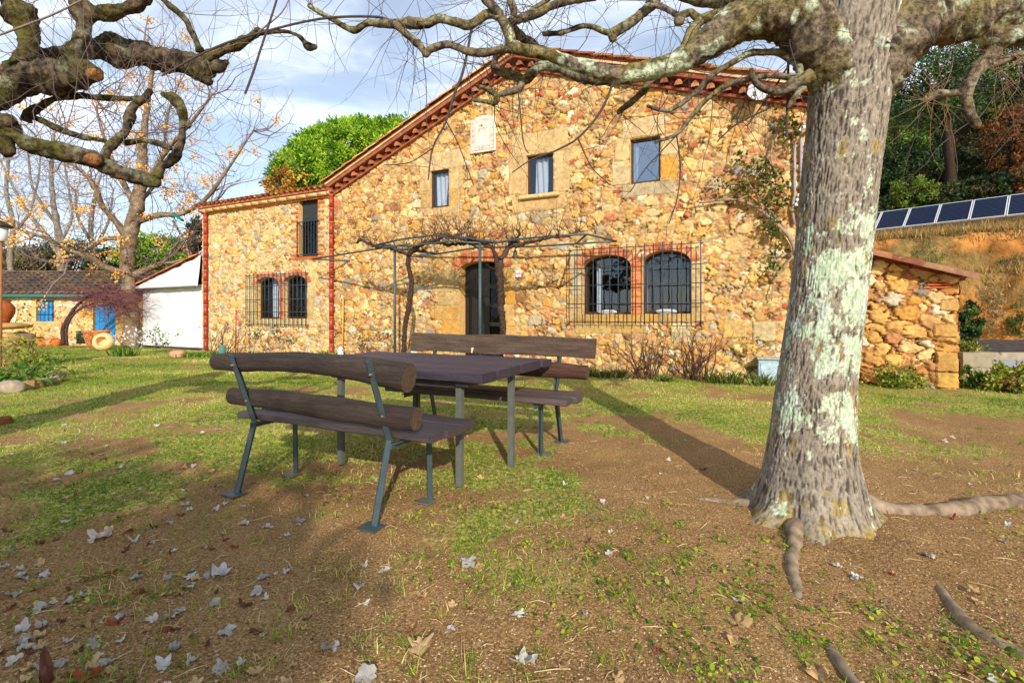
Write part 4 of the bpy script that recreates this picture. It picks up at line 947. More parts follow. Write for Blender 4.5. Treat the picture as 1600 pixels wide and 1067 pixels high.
# pots standing along it
POTPROF = [(.0, .0), (.62, .0), (.78, .3), (.98, .75), (1.0, .9), (1.08, .92), (1.08, 1.0), (.94, 1.0), (.88, .82), (.6, .5), (0, .45)]
def pot(loc, r, h, label, col, rim=1.0, name='terracotta_pot', group='terracotta pots along the outbuilding', prof=None, tilt=None):
    o = MB(C(*col)); pr = [(a * r, c * h) for a, c in (prof or POTPROF)]; o.lathe(pr, 24, M=tilt)
    ob = o.build(name, M_TERRA, None, True); ob.location = loc; return tag(ob, label, 'pot', group)
for (px, r, h, lb, cc) in ((41, .19, .26, 'small orange pot at the left end of the row by the wall', (204, 104, 52)), (53.5, .20, .34, 'round greenish brown pot second in the row by the wall', (158, 120, 62)), (65.5, .21, .27, 'wide orange pot in the middle of the row by the wall', (212, 118, 62)),
                           (78, .20, .28, 'pinkish bowl shaped pot fourth in the row by the wall', (206, 122, 92)), (88.5, .18, .25, 'bright orange pot at the right end of the row by the wall', (214, 112, 58))):
    q = P(px, 0, CY - .25); pot((q.x, q.y, 0), r, h, lb, cc)
q = P(151, 0, 16.6); pot((q.x, q.y, 0), .36, .62, 'large orange planter with a bare shrub before the blue door', (212, 124, 66), group=None, name='planter_pot')
q = P(165, 0, 16.0); pot((q.x, q.y, .26), .30, .24, 'tan clay jar lying on its side near the planter', (220, 180, 128), group=None, name='clay_jar', prof=[(0, .0), (.5, .02), (.9, .2), (1.0, .55), (.9, 1.0), (.66, 1.2), (.58, 1.24), (.52, 1.2), (.50, .7), (.40, .3), (0, .3)], tilt=Matrix.Rotation(math.radians(80), 3, 'X') @ Matrix.Rotation(.3, 3, 'Y'))

# stone pillar with urn and lantern post on the left edge of the view
PD = 10.6; q = P(8, 0, PD); pil = empty('stone_pillar', loc=(q.x, q.y, 0), label='rough stone pillar with a flat capstone at the left edge', cat='pillar')
b = MB(); k = 0
for zc in np.arange(.1, .86, .19):
    for xx in (-.2, .18):
        for yy in (-.2, .18): b.rock((xx + random.uniform(-.05, .05), yy, zc), (.24, .24, .125), k, col=np.array(C(*random.choice([(190, 150, 96), (170, 140, 104), (204, 168, 110), (150, 130, 104)]))) * .75, n=12, amp=.5, rz=k); k += 1
b.build('body', M_STONE, pil, True); b = MB(np.array(C(196, 156, 92)) * .8); b.rock((0, 0, .93), (.40, .40, .075), 5, n=12, amp=.25); b.build('capstone', M_STONE, pil, True)
ub = MB(C(156, 84, 44)); ub.lathe([(0, 0), (.10, 0), (.13, .06), (.20, .22), (.205, .34), (.15, .43), (.12, .46), (.15, .49), (.14, .5), (.10, .47), (0, .42)], 24); u_ = ub.build('clay_urn', M_TERRA, None, True); u_.location = (q.x - .06, q.y, .99); tag(u_, 'dark orange clay urn standing on the stone pillar', 'urn')
q = P(3, 0, 9.6); lp = empty('garden_lantern', loc=(q.x - .03, q.y, 0), label='slim garden lantern post with a dark cap at the left edge', cat='lantern')
b = MB(C(150, 100, 66)); b.tube([(0, 0, 0), (0, 0, 2.62)], .028, 10); b.build('post', M_PLAIN, lp, True)
b = MB(C(206, 216, 226)); b.lathe([(.06, 2.62), (.11, 2.66), (.12, 2.90), (.0, 2.91)], 12); b.build('glass', M_WHITE, lp, True); b = MB(C(36, 32, 30)); b.lathe([(.0, 3.04), (.05, 3.02), (.19, 2.93), (.19, 2.90), (0, 2.90)], 14); b.build('cap', M_IRON, lp, True)

# ------------------------------------------------------------------ garden table and benches
DE, DN = Vector((CT, -ST, 0)), Vector((ST, CT, 0))
def frame_m(o, rot=0.0): return Matrix.Translation(o) @ Matrix.Rotation(math.atan2(-ST, CT) + rot, 4, 'Z')
WOOD, IR2 = np.array(C(60, 49, 42)), C(58, 72, 77)
def log(name, parent, pts, flat, seed, rings=70, n=22, amp=.13, col=WOOD, cut=(112, 88, 66)):
    sp = spline(pts, .022); b = MB(col)
    cc = col * (0.75 + .5 * fbm2(np.arange(len(sp)) * .11, seed + 0 * np.arange(len(sp)), seed, 2))[:, None]
    b.tube(sp[:, :3], sp[:, 3], n, amp=amp, freq=5.5, seed=seed, flat=flat, col=cc, cap=False); V = b.v[-1].copy()
    for ring in (V[:n], V[-n:]):
        m_ = ring.mean(0); b.add(np.vstack([m_ + (ring - m_) * .985, m_ + (ring - m_) * .5, m_[None]]), [[q, (q + 1) % n, n + (q + 1) % n, n + q] for q in range(n)], [[n + q, n + (q + 1) % n, 2 * n] for q in range(n)], np.array(C(*cut)) * .62)
    return b.build(name, M_LOG, parent, True)
def plank(name, parent, a0, a1, b0, b1, z0, z1, seed, m=M_PLANK, col=C(70, 56, 60), k=26, wob=.008, thick=None, lean=0.0, ends=0.02, parts=None):
    """a board with slightly uneven edges; lean tips its height along b"""
    A = np.linspace(a0, a1, k); nz_ = lambda o: (fbm2(A * 3 + o, A * 0 + seed, seed, 3) - .5) * 2 * wob
    R = np.random.default_rng(seed); b = MB(col); bev = min(.008, (z1 - z0) * .2, (b1 - b0) * .2)
    rings = []
    zt, zl, bf, bb = nz_(1), nz_(2), nz_(3), nz_(4)
    A = A.copy(); A[0] += R.uniform(0, ends); A[-1] -= R.uniform(0, ends)
    for (fb, fz) in ((0, 0), (1, 0), (1, 0), (0, 0)): pass
    prof = [(b0 + bev, z0, bf, zl), (b1 - bev, z0, bb, zl), (b1, z0 + bev, bb, zl), (b1, z1 - bev, bb, zt), (b1 - bev, z1, bb, zt), (b0 + bev, z1, bf, zt), (b0, z1 - bev, bf, zt), (b0, z0 + bev, bf, zl)]
    V = np.stack([np.stack([A, pb + ob + lean * (pz - z0), pz + oz], -1) for pb, pz, ob, oz in prof], 1); n = 8
    i = np.arange(k - 1)[:, None] * n + np.arange(n)[None]; j = np.arange(k - 1)[:, None] * n + (np.arange(n)[None] + 1) % n
    b.add(V.reshape(-1, 3), np.stack([i, j, j + n, i + n], -1).reshape(-1, 4), [[0, t + 1, t] for t in range(1, 7)] + [[(k - 1) * n, (k - 1) * n + t, (k - 1) * n + t + 1] for t in range(1, 7)])
    return b.build(name, m, parent, False)
def ell_bar(b, pts, w=.045, th=.006, col=IR2, sgn=1):
    """angle iron along a bent line lying in the b-z plane at a fixed a"""
    pts = [Vector(p) for p in pts]
    for p, q in zip(pts[:-1], pts[1:]):
        d = (q - p).normalized(); nrm = Vector((0, d.z, -d.y)); ext = d * .006; p2, q2 = p - ext, q + ext
        for (o0, o1) in (((0, 0), (w * sgn, th)), ((0, 0), (th * sgn, w))):
            c = [Vector((x, 0, 0)) + nrm * y for x in (o0[0], o1[0]) for y in (o0[1], o1[1])]; c = [c[0], c[2], c[3], c[1]]
            b.hexa([tuple(p2 + v) for v in c] + [tuple(q2 + v) for v in c], col)

nb = empty('log_bench', label='near rustic bench seen from behind with two log backrest rails', cat='bench', group='rustic benches at the garden table', mat=frame_m(G(365, 772)))
SP = 1.167
for a, sg in ((0, 1), (SP, 1)):
    b = MB(IR2); ell_bar(b, [(a, 0, 0), (a, .13, .46), (a, -.04, .925)], sgn=sg); b.box((a + .01, -.005, .006), (.12, .10, .010)); b.build('leg', M_IRON, nb)
for a in (.02, SP + .06):
    b = MB(C(92, 92, 82)); ell_bar(b, [(a, .46, 0), (a, .45, .455)], w=.04, sgn=1); b.box((a, .44, .005), (.11, .09, .010)); ell_bar(b, [(a, .11, .455), (a, .64, .455)], w=.035, sgn=1); b.build('leg', M_IRON, nb)
log('backrest_rail', nb, [(-.28, .07, .864, .052), (.1, .06, .876, .056), (.4, .06, .892, .057), (.7, .06, .892, .058), (.95, .06, .884, .062), (1.15, .06, .868, .070), (1.39, .06, .842, .072)], 1.12, 3)
log('backrest_rail', nb, [(-.21, .14, .620, .052), (.2, .14, .622, .058), (.6, .14, .612, .062), (1.0, .14, .604, .062), (1.38, .14, .60, .062)], 1.12, 9)
for k, (b0, b1, a0, a1) in enumerate(((.155, .30, -.19, 1.47), (.31, .48, -.15, 1.50), (.49, .66, -.17, 1.47))): plank('seat_plank', nb, a0, a1, b0, b1, .462, .508, 20 + k, col=C(64, 54, 56))
b = MB(C(104, 88, 70))
for a in (.012, SP + .012):
    for (bb, zz_) in ((.0, .86), (.10, .61)): b.tube([(a + .012, bb - .035, zz_), (a + .012, bb + .02, zz_)], .007, 8)
b.build('bolts', M_IRON, nb, True)

fb = empty('plank_bench', label='far rustic bench facing us with a wide plank backrest', cat='bench', group='rustic benches at the garden table', mat=frame_m(Vector((.48, 4.56, 0)), math.pi))
SP = 1.39
for a in (0, SP):
    b = MB(IR2); ell_bar(b, [(a, 0, 0), (a, .14, .50), (a, -.02, .96)], sgn=1); b.box((a + .01, 0, .006), (.12, .10, .010)); b.build('leg', M_IRON, fb)
for a in (.02, SP - .05):
    b = MB(C(92, 92, 82)); ell_bar(b, [(a, .46, 0), (a, .45, .45)], w=.045, sgn=1); b.box((a, .44, .005), (.11, .09, .010)); ell_bar(b, [(a, .10, .45), (a, .64, .45)], w=.035, sgn=1); b.build('leg', M_IRON, fb)
plank('backrest_plank', fb, -.34, 1.70, .045, .085, .80, .985, 31, m=M_LOG, col=C(88, 70, 58), k=60, wob=.02, lean=-.25)
log('backrest_rail', fb, [(-.27, .12, .675, .062), (.2, .12, .682, .066), (.7, .12, .685, .066), (1.3, .12, .682, .064), (1.60, .12, .675, .06)], 1.1, 17, col=np.array(C(84, 56, 44)))
for k, (b0, b1, a0, a1) in enumerate(((.14, .29, -.26, 1.62), (.30, .46, -.30, 1.66), (.47, .62, -.26, 1.60))): plank('seat_plank', fb, a0, a1, b0, b1, .455, .505, 40 + k, col=C(80, 68, 66))

TO = Vector((-.19, 3.20, 0)); tb_ = empty('garden_table', label='dark plank table on thin iron legs between the two benches', cat='table', mat=frame_m(TO))
for k in range(6): plank('table_plank', tb_, -2.0 + random.uniform(0, .03), random.uniform(-.02, .02), k * .212 + .002, (k + 1) * .212 - .004, .735 + random.uniform(-.003, .003), .80 + random.uniform(-.003, .003), 60 + k, col=np.array(C(52, 42, 55)) * random.uniform(.7, 1.25), k=50, wob=.004)
for (a, bb) in ((-.24, .10), (-.11, .66), (-1.36, .12), (-1.34, 1.10)):
    b = MB(C(88, 90, 84)); b.box((a, bb, .36), (.045, .04, .72)); b.build('leg', M_IRON, tb_)
b = MB(C(46, 40, 40))
for a in (-.20, -1.35): b.box((a, .62, .715), (.10, 1.14, .038), bev=.006)
b.box((-.78, .10, .70), (1.16, .035, .04)); b.build('under_frame', M_IRON, tb_)
q = PH(738, 552, .80); b = MB(C(214, 190, 150)); b.box((0, 0, .028), (.032, .03, .056), bev=.004); pgw = b.build('wooden_peg', M_PLAIN); pgw.location = (q.x, q.y, .802); pgw.rotation_euler = (0, .12, .3); tag(pgw, 'tiny pale wooden peg standing on the dark table top', 'peg')
# ------------------------------------------------------------------ trees
BARK_A = dict(base=(128, 114, 96), dark=(62, 52, 44), moss=(124, 114, 62), lich=(190, 202, 172))
BARK_B = dict(base=(100, 86, 68), dark=(36, 30, 25), moss=(84, 80, 38), lich=(140, 142, 118))
def bark_cols(V, cen, pal, seed, moss=0.5, lich=0.5, thr=0.62):
    n1 = fbm3(V[:, 0] * 26, V[:, 1] * 26, V[:, 2] * 26, seed, 3); n2 = fbm3(V[:, 0] * 5, V[:, 1] * 5, V[:, 2] * 5, seed + 9, 3)
    base, dark, ms, li = (np.array(C(*pal[k])) for k in ('base', 'dark', 'moss', 'lich'))
    c = dark + (base - dark) * smooth(.25, .62, n1)[:, None]
    up = V[:, 2] - cen[:, 2]; up = up / (np.abs(up).max() + 1e-6)
    m = smooth(.42, .62, n2 + .12 * up) * moss; c = c + (ms * (.55 + .8 * n1[:, None]) - c) * m[:, None]
    n3 = fbm3(V[:, 0] * 9 + 4, V[:, 1] * 9, V[:, 2] * 9, seed + 17, 3) + (fbm3(V[:, 0] * 60, V[:, 1] * 60, V[:, 2] * 60, seed + 18, 2) - .5) * .16
    l = smooth(thr, thr + .03, n3) * lich; return c + (li * (.75 + .4 * n1[:, None]) - c) * l[:, None]
def limb(b, rows, pal, seed, n=16, amp=.22, freq=9.0, ds=.03, org=(0, 0, 0), moss=.5, lich=.5, knob=0.0, thr=.62, scale=1.0):
    """rows of (photo x, photo y, radius in photo pixels, distance)"""
    px = np.array([w[:2] for w in rows], float); tg = np.gradient(px, axis=0); tg /= np.linalg.norm(tg, axis=1)[:, None] + 1e-9
    rd = px - (CX, HZ); co = 1 / np.sqrt(1 + (rd ** 2).sum(1) / F ** 2); rd /= np.linalg.norm(rd, axis=1)[:, None] + 1e-9
    k_ = scale * (1 - (1 - co) * (tg[:, 0] * rd[:, 1] - tg[:, 1] * rd[:, 0]) ** 2)      # wide-angle stretch off the axis
    q = [(*P(x, y, d), r * d / F * kk) for (x, y, r, d), kk in zip(rows, k_)]; sp = spline(q, ds); R = np.random.default_rng(seed)
    if knob:
        for _ in range(max(1, int(len(sp) * ds * knob))):
            k = R.integers(0, len(sp)); sp[:, 3] *= 1 + R.uniform(.12, .4) * np.exp(-((np.arange(len(sp)) - k) * ds / (sp[k, 3] * .9 + .01)) ** 2)
    # rounded tip
    e = sp[-1].copy(); t = sp[-1, :3] - sp[-2, :3]; t /= np.linalg.norm(t) + 1e-9
    sp = np.vstack([sp, [*(e[:3] + t * e[3] * .55), e[3] * .82], [*(e[:3] + t * e[3] * .9), e[3] * .4]])
    cen = sp[:, :3] - np.array(org); b.tube(cen, sp[:, 3], n, amp=amp, freq=freq, seed=seed); V = b.v[-1]
    f2 = fbm3(V[:, 0] * freq * 4, V[:, 1] * freq * 4, V[:, 2] * freq * 4, seed + 3, 2) - .5
    cc = np.vstack([np.repeat(cen, n, 0), cen[:1], cen[-1:]]); rr = np.concatenate([np.repeat(sp[:, 3], n), [0, 0]])
    d = V - cc; L_ = np.linalg.norm(d, axis=1)[:, None] + 1e-9; b.v[-1] = V + d / L_ * (f2 * rr * .40)[:, None]
    b.c[-1] = bark_cols(V + np.array(org), cc + np.array(org), pal, seed, moss, lich, thr); return sp
def sprout(b, sp, R, org, dens, L, r, lev=1, up=.3, wig=.25, col=(100, 86, 80), bias=(0, 0, .6), droop=0.0, kids=.35, lo=0.0, spread=.8, seg=.09):
    p = sp[:, :3] - np.array(org); n_ = len(p); tips = []
    for k in range(int(n_ * lo), n_):
        if R.random() < dens:
            d = R.normal(0, spread, 3) + np.array(bias); tips.append(grow(b, p[k], d, R.uniform(*L), R.uniform(*r), lev, R, up, wig, C(*col), kids, seg, 4, droop))
    return tips

# --- the large tree on the right
TD = 2.94; tb0_ = P(1268, 800, TD); t1 = empty('lichen_tree', loc=(tb0_.x, TD, 0), label='large leafless tree with pale green lichen patches on its trunk', cat='tree'); O1 = t1.location.copy()
ctr = np.array([(800, 1268), (700, 1267), (600, 1275), (500, 1288), (400, 1299), (300, 1308), (200, 1320), (120, 1328), (60, 1334), (0, 1342), (-80, 1356), (-160, 1366)], float)
rad = np.array([(800, 70), (760, 66), (720, 61), (690, 58), (600, 53), (500, 51), (400, 50), (300, 51), (200, 53), (120, 55), (60, 62), (0, 60), (-80, 54), (-160, 46)], float)
zs = np.concatenate([np.arange(-.06, 2.75, .0055), np.arange(2.75, 3.75, .02)]); ypx = HZ - (zs - CAMH) * F / TD
xc = np.interp(-ypx, -ctr[:, 0], (ctr[:, 1] - CX) / F * TD); rc = np.interp(-ypx, -rad[:, 0], rad[:, 1] / F * TD)
rc = np.convolve(np.pad(rc, 8, 'edge'), np.ones(17) / 17, 'valid'); NT = 300; th = np.arange(NT) * 2 * math.pi / NT
TH, ZZ = np.meshgrid(th, zs); RC = rc[:, None] * np.ones_like(TH)
lobes = [(math.radians(-118), .15, .20), (math.radians(-160), .12, .28), (math.radians(-12), .09, .26), (math.radians(60), .1, .35), (math.radians(140), .12, .35), (math.radians(-70), .05, .2)]
fl = sum(a * np.exp(-(((TH - t + math.pi) % (2 * math.pi) - math.pi) / w) ** 2) for t, a, w in lobes)
RC = RC + fl * np.exp(-np.maximum(ZZ, -.03) / .075) + (.045 + .05 * (fbm3(np.cos(TH) * 4, np.sin(TH) * 4, ZZ * 3, 8, 2) - .5) * smooth(.3, 0, ZZ)) * np.exp(-np.maximum(ZZ, 0) / .22)
RC *= 1 + .05 * (fbm3(np.cos(TH) * 1.3, np.sin(TH) * 1.3, ZZ * 1.2, 3, 2) - .5) * 2
ax_, ay_ = np.cos(TH) * .27, np.sin(TH) * .27; warp = (fbm3(ax_ * 6, ay_ * 6, ZZ * 5, 11, 2) - .5) * .55
kf = 58.0; ridge = 1 - np.abs(2 * fbm3(ax_ * kf + warp * 4, ay_ * kf + warp * 4, ZZ * 13, 21, 3) - 1) * 2.3; ridge = np.clip(ridge, -.5, 1)
fineb = fbm3(ax_ * 120, ay_ * 120, ZZ * 70, 31, 2) - .5
RC = RC + ridge * .0062 + fineb * .006
X = xc[:, None] + RC * np.cos(TH); Y = TD + RC * np.sin(TH)
V = np.stack([X - O1.x, Y - O1.y, ZZ], -1).reshape(-1, 3)
base, dark, li, ms = np.array(C(142, 131, 117)), np.array(C(78, 69, 60)), np.array(C(182, 197, 168)), np.array(C(150, 128, 62))
cv = dark + (base - dark) * smooth(-.15, .75, ridge + fineb * .9)[..., None]
cv = cv * (0.82 + .36 * fbm3(ax_ * 9, ay_ * 9, ZZ * 3, 41, 3))[..., None]
side = np.cos(TH - math.radians(-72)); band_ = smooth(.30, .62, ZZ) * smooth(2.35, 1.5, ZZ) + .25 * smooth(2.2, 2.5, ZZ)
ln = fbm3(ax_ * 13 + 3, ay_ * 13, ZZ * 10, 51, 3) + (fbm3(ax_ * 75, ay_ * 75, ZZ * 60, 55, 3) - .5) * .50 + .11 * side * band_ - .20 * (1 - band_)
lm = smooth(.540, .585, ln) * .88 * (0.55 + .45 * smooth(-.3, .3, ridge)); lt = (0.80 + .42 * fbm3(ax_ * 90, ay_ * 90, ZZ * 26, 61, 2))[..., None]
gre = smooth(.5, .6, fbm3(ax_ * 14 + 9, ay_ * 14, ZZ * 4, 63, 3))[..., None]; lcol = (li * (1 - gre * .5) + np.array(C(188, 190, 186)) * gre * .5) * lt
mm = smooth(.62, .70, fbm3(ax_ * 14 + 30, ay_ * 14, ZZ * 7.0, 71, 3)) * .6 + .5 * smooth(.12, 0, ZZ) * smooth(.45, .6, fineb + .5)
cv = cv + (ms * (.6 + .6 * ridge[..., None].clip(0, 1)) - cv) * mm[..., None].clip(0, 1); cv = cv + (lcol - cv) * lm[..., None]
nz_ = len(zs); i = np.arange(nz_ - 1)[:, None] * NT + np.arange(NT)[None]; j = np.arange(nz_ - 1)[:, None] * NT + (np.arange(NT)[None] + 1) % NT
mesh_np('trunk', V, [np.stack([i, j, j + NT, i + NT], -1).reshape(-1, 4)], M_TRUNK, t1, True, cv.reshape(-1, 3))

D = TD
R1 = np.random.default_rng(61); LIMBS = []
def A(rows, big=False, **k):
    b = MB(); n = 34 if big else 12
    sp = limb(b, rows, BARK_A, 700 + len(LIMBS), n=n, amp=.16 if big else .26, freq=7 if big else 12, ds=.014 if big else .025, org=O1, moss=k.pop('moss', .6), scale=.92, lich=k.pop('lich', .9 if big else .35), knob=k.pop('knob', 0 if big else 1.4), thr=k.pop('thr', .60))
    b.build('limb', M_BARK, t1, True); LIMBS.append(sp); return sp
A([(1322, 250, 30, D + .04), (1318, 180, 44, D), (1300, 108, 56, D - .03), (1268, 52, 60, D - .06), (1225, 24, 50, D - .03), (1170, 28, 37, D), (1115, 64, 27, D + .02), (1060, 96, 20, D + .05), (1005, 112, 17, D + .1), (955, 116, 15.5, D + .12), (905, 102, 13, D + .15), (850, 84, 11.5, D + .2), (804, 75, 10.5, D + .22), (795, 52, 9.5, D + .22), (779, 22, 9, D + .2), (759, -4, 8.5, D + .2), (745, -40, 8, D + .2)], True)
A([(1325, 250, 30, D + .04), (1340, 175, 44, D), (1366, 104, 54, D - .03), (1402, 50, 56, D - .06), (1450, 30, 44, D - .05), (1510, 28, 40, D - .08), (1570, 12, 36, D - .1), (1640, -20, 34, D - .15)], True, lich=.6)
A([(1520, 45, 22, D - .06), (1570, 58, 20, D - .1), (1640, 48, 19, D - .15)], True)
A([(1553, 66, 20, D - .06), (1545, 88, 15, D - .05), (1524, 112, 12.5, D - .05), (1511, 145, 11.5, D - .05), (1516, 178, 12, D - .05), (1526, 196, 9.5, D - .05)], False, moss=1, knob=0)
A([(1511, 143, 8, D - .05), (1490, 146, 6.5, D - .03), (1465, 148, 6, D), (1447, 156, 6, D + .02)]); A([(1540, 106, 8, D - .05), (1562, 96, 7, D - .06), (1590, 86, 7, D - .08), (1630, 78, 7, D - .1)])
A([(804, 77, 9, D + .22), (784, 77, 7, D + .25), (757, 83, 7, D + .27), (730, 80, 6.6, D + .28), (703, 70, 6.6, D + .3), (676, 76, 6.6, D + .3), (665, 84, 7.5, D + .3)])
A([(666, 84, 6, D + .3), (653, 69, 6, D + .3), (640, 58, 6, D + .32), (625, 46, 6, D + .33), (619, 37, 7, D + .34)])
A([(783, 26, 9, D + .2), (763, 22, 8, D + .24), (748, 31, 8, D + .26), (730, 40, 9, D + .28), (707, 34, 8, D + .3), (685, 29, 8, D + .32), (668, 37, 8.5, D + .33), (640, 36, 8, D + .34), (616, 38, 8.5, D + .35), (590, 37, 7, D + .36), (572, 37, 6.5, D + .38), (556, 47, 7, D + .4), (538, 42, 5, D + .42), (524, 33, 4.6, D + .45), (500, 20, 4, D + .5), (484, 10, 4, D + .52)])
A([(960, 122, 12, D + .35), (935, 124, 11.5, D + .36), (910, 121, 10.5, D + .38), (876, 108, 9.5, D + .4), (846, 103, 9.5, D + .4), (833, 113, 9, D + .4), (820, 126, 9, D + .4), (804, 119, 8, D + .42), (784, 112, 7.5, D + .44), (773, 106, 7, D + .45), (774, 90, 5, D + .45)])
A([(816, 128, 7, D + .4), (811, 139, 6, D + .4), (795, 144, 6, D + .42), (776, 149, 5, D + .44)]); A([(776, 149, 5, D + .44), (763, 140, 4, D + .45), (747, 135, 4, D + .46)]); A([(776, 149, 5, D + .44), (775, 161, 5, D + .45), (760, 159, 4, D + .46), (741, 157, 4, D + .47)])
A([(797, 36, 6, D + .22), (806, 50, 8, D + .35), (816, 60, 8, D + .45), (836, 70, 8, D + .6)]); A([(796, 34, 8, D + .22), (815, 29, 8, D + .25), (838, 22, 8, D + .28), (865, 8, 8, D + .3), (892, 2, 8, D + .3), (930, -6, 8, D + .3)])
A([(815, 28, 5, D + .25), (840, 10, 4.5, D + .3), (868, -8, 4, D + .3)]); A([(800, 34, 6, D + .22), (803, 18, 5.5, D + .2), (797, 0, 6, D + .2), (800, -20, 6, D + .2)])
A([(1004, 20, 8, D + .4), (985, 36, 8.5, D + .4), (958, 52, 9, D + .4), (957, 60, 7, D + .4)]); A([(957, 52, 7, D + .4), (945, 50, 6, D + .42), (925, 42, 5, D + .44), (905, 42, 5, D + .46), (876, 52, 4.5, D + .48), (850, 53, 4, D + .5)])
A([(1030, -12, 8, D + .4), (1014, 12, 9, D + .4), (998, 25, 8.5, D + .4)]); A([(1130, 22, 11, D + .12), (1112, 26, 10, D + .14), (1093, 30, 9, D + .16), (1080, 20, 8, D + .18), (1066, 24, 8, D + .2), (1061, 33, 8, D + .2)]); A([(1062, 28, 6, D + .2), (1048, 18, 6, D + .22), (1030, 10, 5.5, D + .24), (1010, 10, 5, D + .28)])
A([(1094, 32, 8, D + .16), (1084, 46, 8, D + .14), (1073, 64, 7, D + .1), (1066, 88, 8, D + .07)]); A([(1150, -30, 22, D + .1), (1130, -6, 17, D + .12), (1095, -4, 15, D + .15), (1050, -14, 13, D + .2), (1000, -40, 12, D + .25)])
A([(1268, 118, 13, D - .12), (1248, 130, 10, D - .1), (1223, 141, 9, D - .08), (1193, 139, 7, D - .06), (1178, 125, 5.5, D - .05), (1174, 110, 4.5, D - .05)]); A([(1262, 124, 10, D - .1), (1250, 118, 8, D - .08), (1249, 105, 7, D - .06), (1237, 95, 7, D - .04), (1219, 83, 7, D), (1195, 82, 6, D + .04), (1170, 84, 5.5, D + .08), (1147, 97, 5, D + .1), (1112, 118, 5, D + .12), (1089, 143, 4.5, D + .14), (1054, 169, 4, D + .16), (1036, 173, 3.5, D + .18), (1012, 166, 3, D + .2)], knob=.6)
A([(1255, 125, 8, D - .1), (1228, 121, 6, D - .06), (1200, 119, 5.5, D - .04), (1170, 124, 5, D), (1135, 133, 4.5, D + .03), (1100, 160, 4, D + .06), (1078, 185, 3.6, D + .08), (1057, 210, 3.2, D + .1), (1025, 222, 3, D + .12)], knob=.6)
A([(1024, 117, 7, D + .3), (1012, 131, 6.5, D + .3), (1005, 143, 5.5, D + .3), (985, 161, 5.5, D + .31), (967, 175, 4.5, D + .32)]); A([(1255, 135, 6, D - .1), (1240, 155, 4.5, D - .1), (1232, 168, 4, D - .1)])
# hanging shoots read off the photograph
tw = MB(); TWC = C(70, 60, 58)
for rows in ([(1232, 76, 3.4, D), (1231, 130, 3.4, D), (1229, 214, 3.4, D)], [(960, 125, 3, D + .1), (938, 175, 3, D + .12), (903, 216, 2.8, D + .14), (868, 236, 2.4, D + .15)], [(868, 236, 2.2, D + .15), (830, 250, 1.8, D + .16), (800, 270, 1.4, D + .17)], [(903, 216, 2, D + .14), (925, 262, 1.5, D + .15), (955, 290, 1.2, D + .16)],
             [(738, 40, 3, D + .28), (724, 110, 3.4, D + .3), (710, 147, 3.4, D + .3), (697, 190, 2.8, D + .3), (676, 232, 2.2, D + .3), (669, 282, 1.6, D + .3)], [(676, 232, 1.8, D + .3), (640, 254, 1.4, D + .32), (600, 258, 1.2, D + .34)], [(697, 190, 1.7, D + .3), (716, 225, 1.4, D + .3), (740, 290, 1.2, D + .3)],
             [(808, 120, 1.8, D + .4), (812, 165, 1.8, D + .4), (818, 224, 1.6, D + .4), (826, 240, 1.3, D + .4)], [(1240, 90, 2.4, D - .04), (1205, 145, 2.4, D), (1168, 196, 2, D)], [(1205, 168, 2.2, D), (1150, 195, 2, D + .05), (1120, 222, 1.6, D + .1)], [(1057, 210, 2, D + .1), (1063, 260, 1.8, D + .1), (1058, 310, 1.5, D + .1), (1045, 350, 1.2, D + .1)],
             [(1057, 212, 1.8, D + .1), (1010, 262, 1.5, D + .12), (985, 300, 1.2, D + .14)], [(440, -30, 2.6, 3.0), (430, 8, 2.8, 3.0), (407, 78, 3, 3.0), (395, 115, 3.2, 3.0), (383, 147, 3, 3.0)], [(612, 38, 3.6, 3.3), (590, 27, 3.5, 3.3), (500, 30, 3.2, 3.3), (391, 56, 3, 3.2), (329, 78, 3, 3.15), (252, 119, 2.6, 3.1)]):
    sp = spline([(*P(x, y, d), r * d / F * .62) for x, y, r, d in rows], .05); tw.tube(sp[:, :3] - np.array(O1), sp[:, 3], 6, col=TWC, cap=False); LIMBS.append(np.c_[sp[:, :3], sp[:, 3]])
    sprout(tw, sp, R1, O1, .22, (.15, .5), (.0014, .0022), 1, up=-.1, wig=.4, col=(70, 60, 58), bias=(0, 0, -.2), kids=.3)
for k, sp in enumerate(LIMBS):
    r = sp[:, 3].mean()
    if k in (0, 1, 2): sprout(tw, sp, R1, O1, .045, (.3, .9), (.003, .0042), 2, up=.1, wig=.3, col=(84, 72, 66), droop=.5, lo=.35, kids=.30)
    elif k < len(LIMBS) - 14: sprout(tw, sp, R1, O1, .52 if sp[0, 0] < 1.2 else .30, (.25, .95), (.0018, .0036), 2, up=-.05, wig=.34, col=(78, 68, 66), bias=(-.1, .25, .1), droop=.5, kids=.30)
for (x, y, d) in ((1447, 156, D), (1560, 110, D - .06), (1470, 148, D), (1590, 88, D - .1)):
    for _ in range(16): grow(tw, np.array(P(x + R1.normal(0, 8), y, d)) - np.array(O1), R1.normal(0, 1, 3) * (1, .5, 1), R1.uniform(.15, .5), .0022, 1, R1, -.05, .3, C(140, 112, 84), .25, .07)
tw.build('twigs', M_TWIG, t1, True)
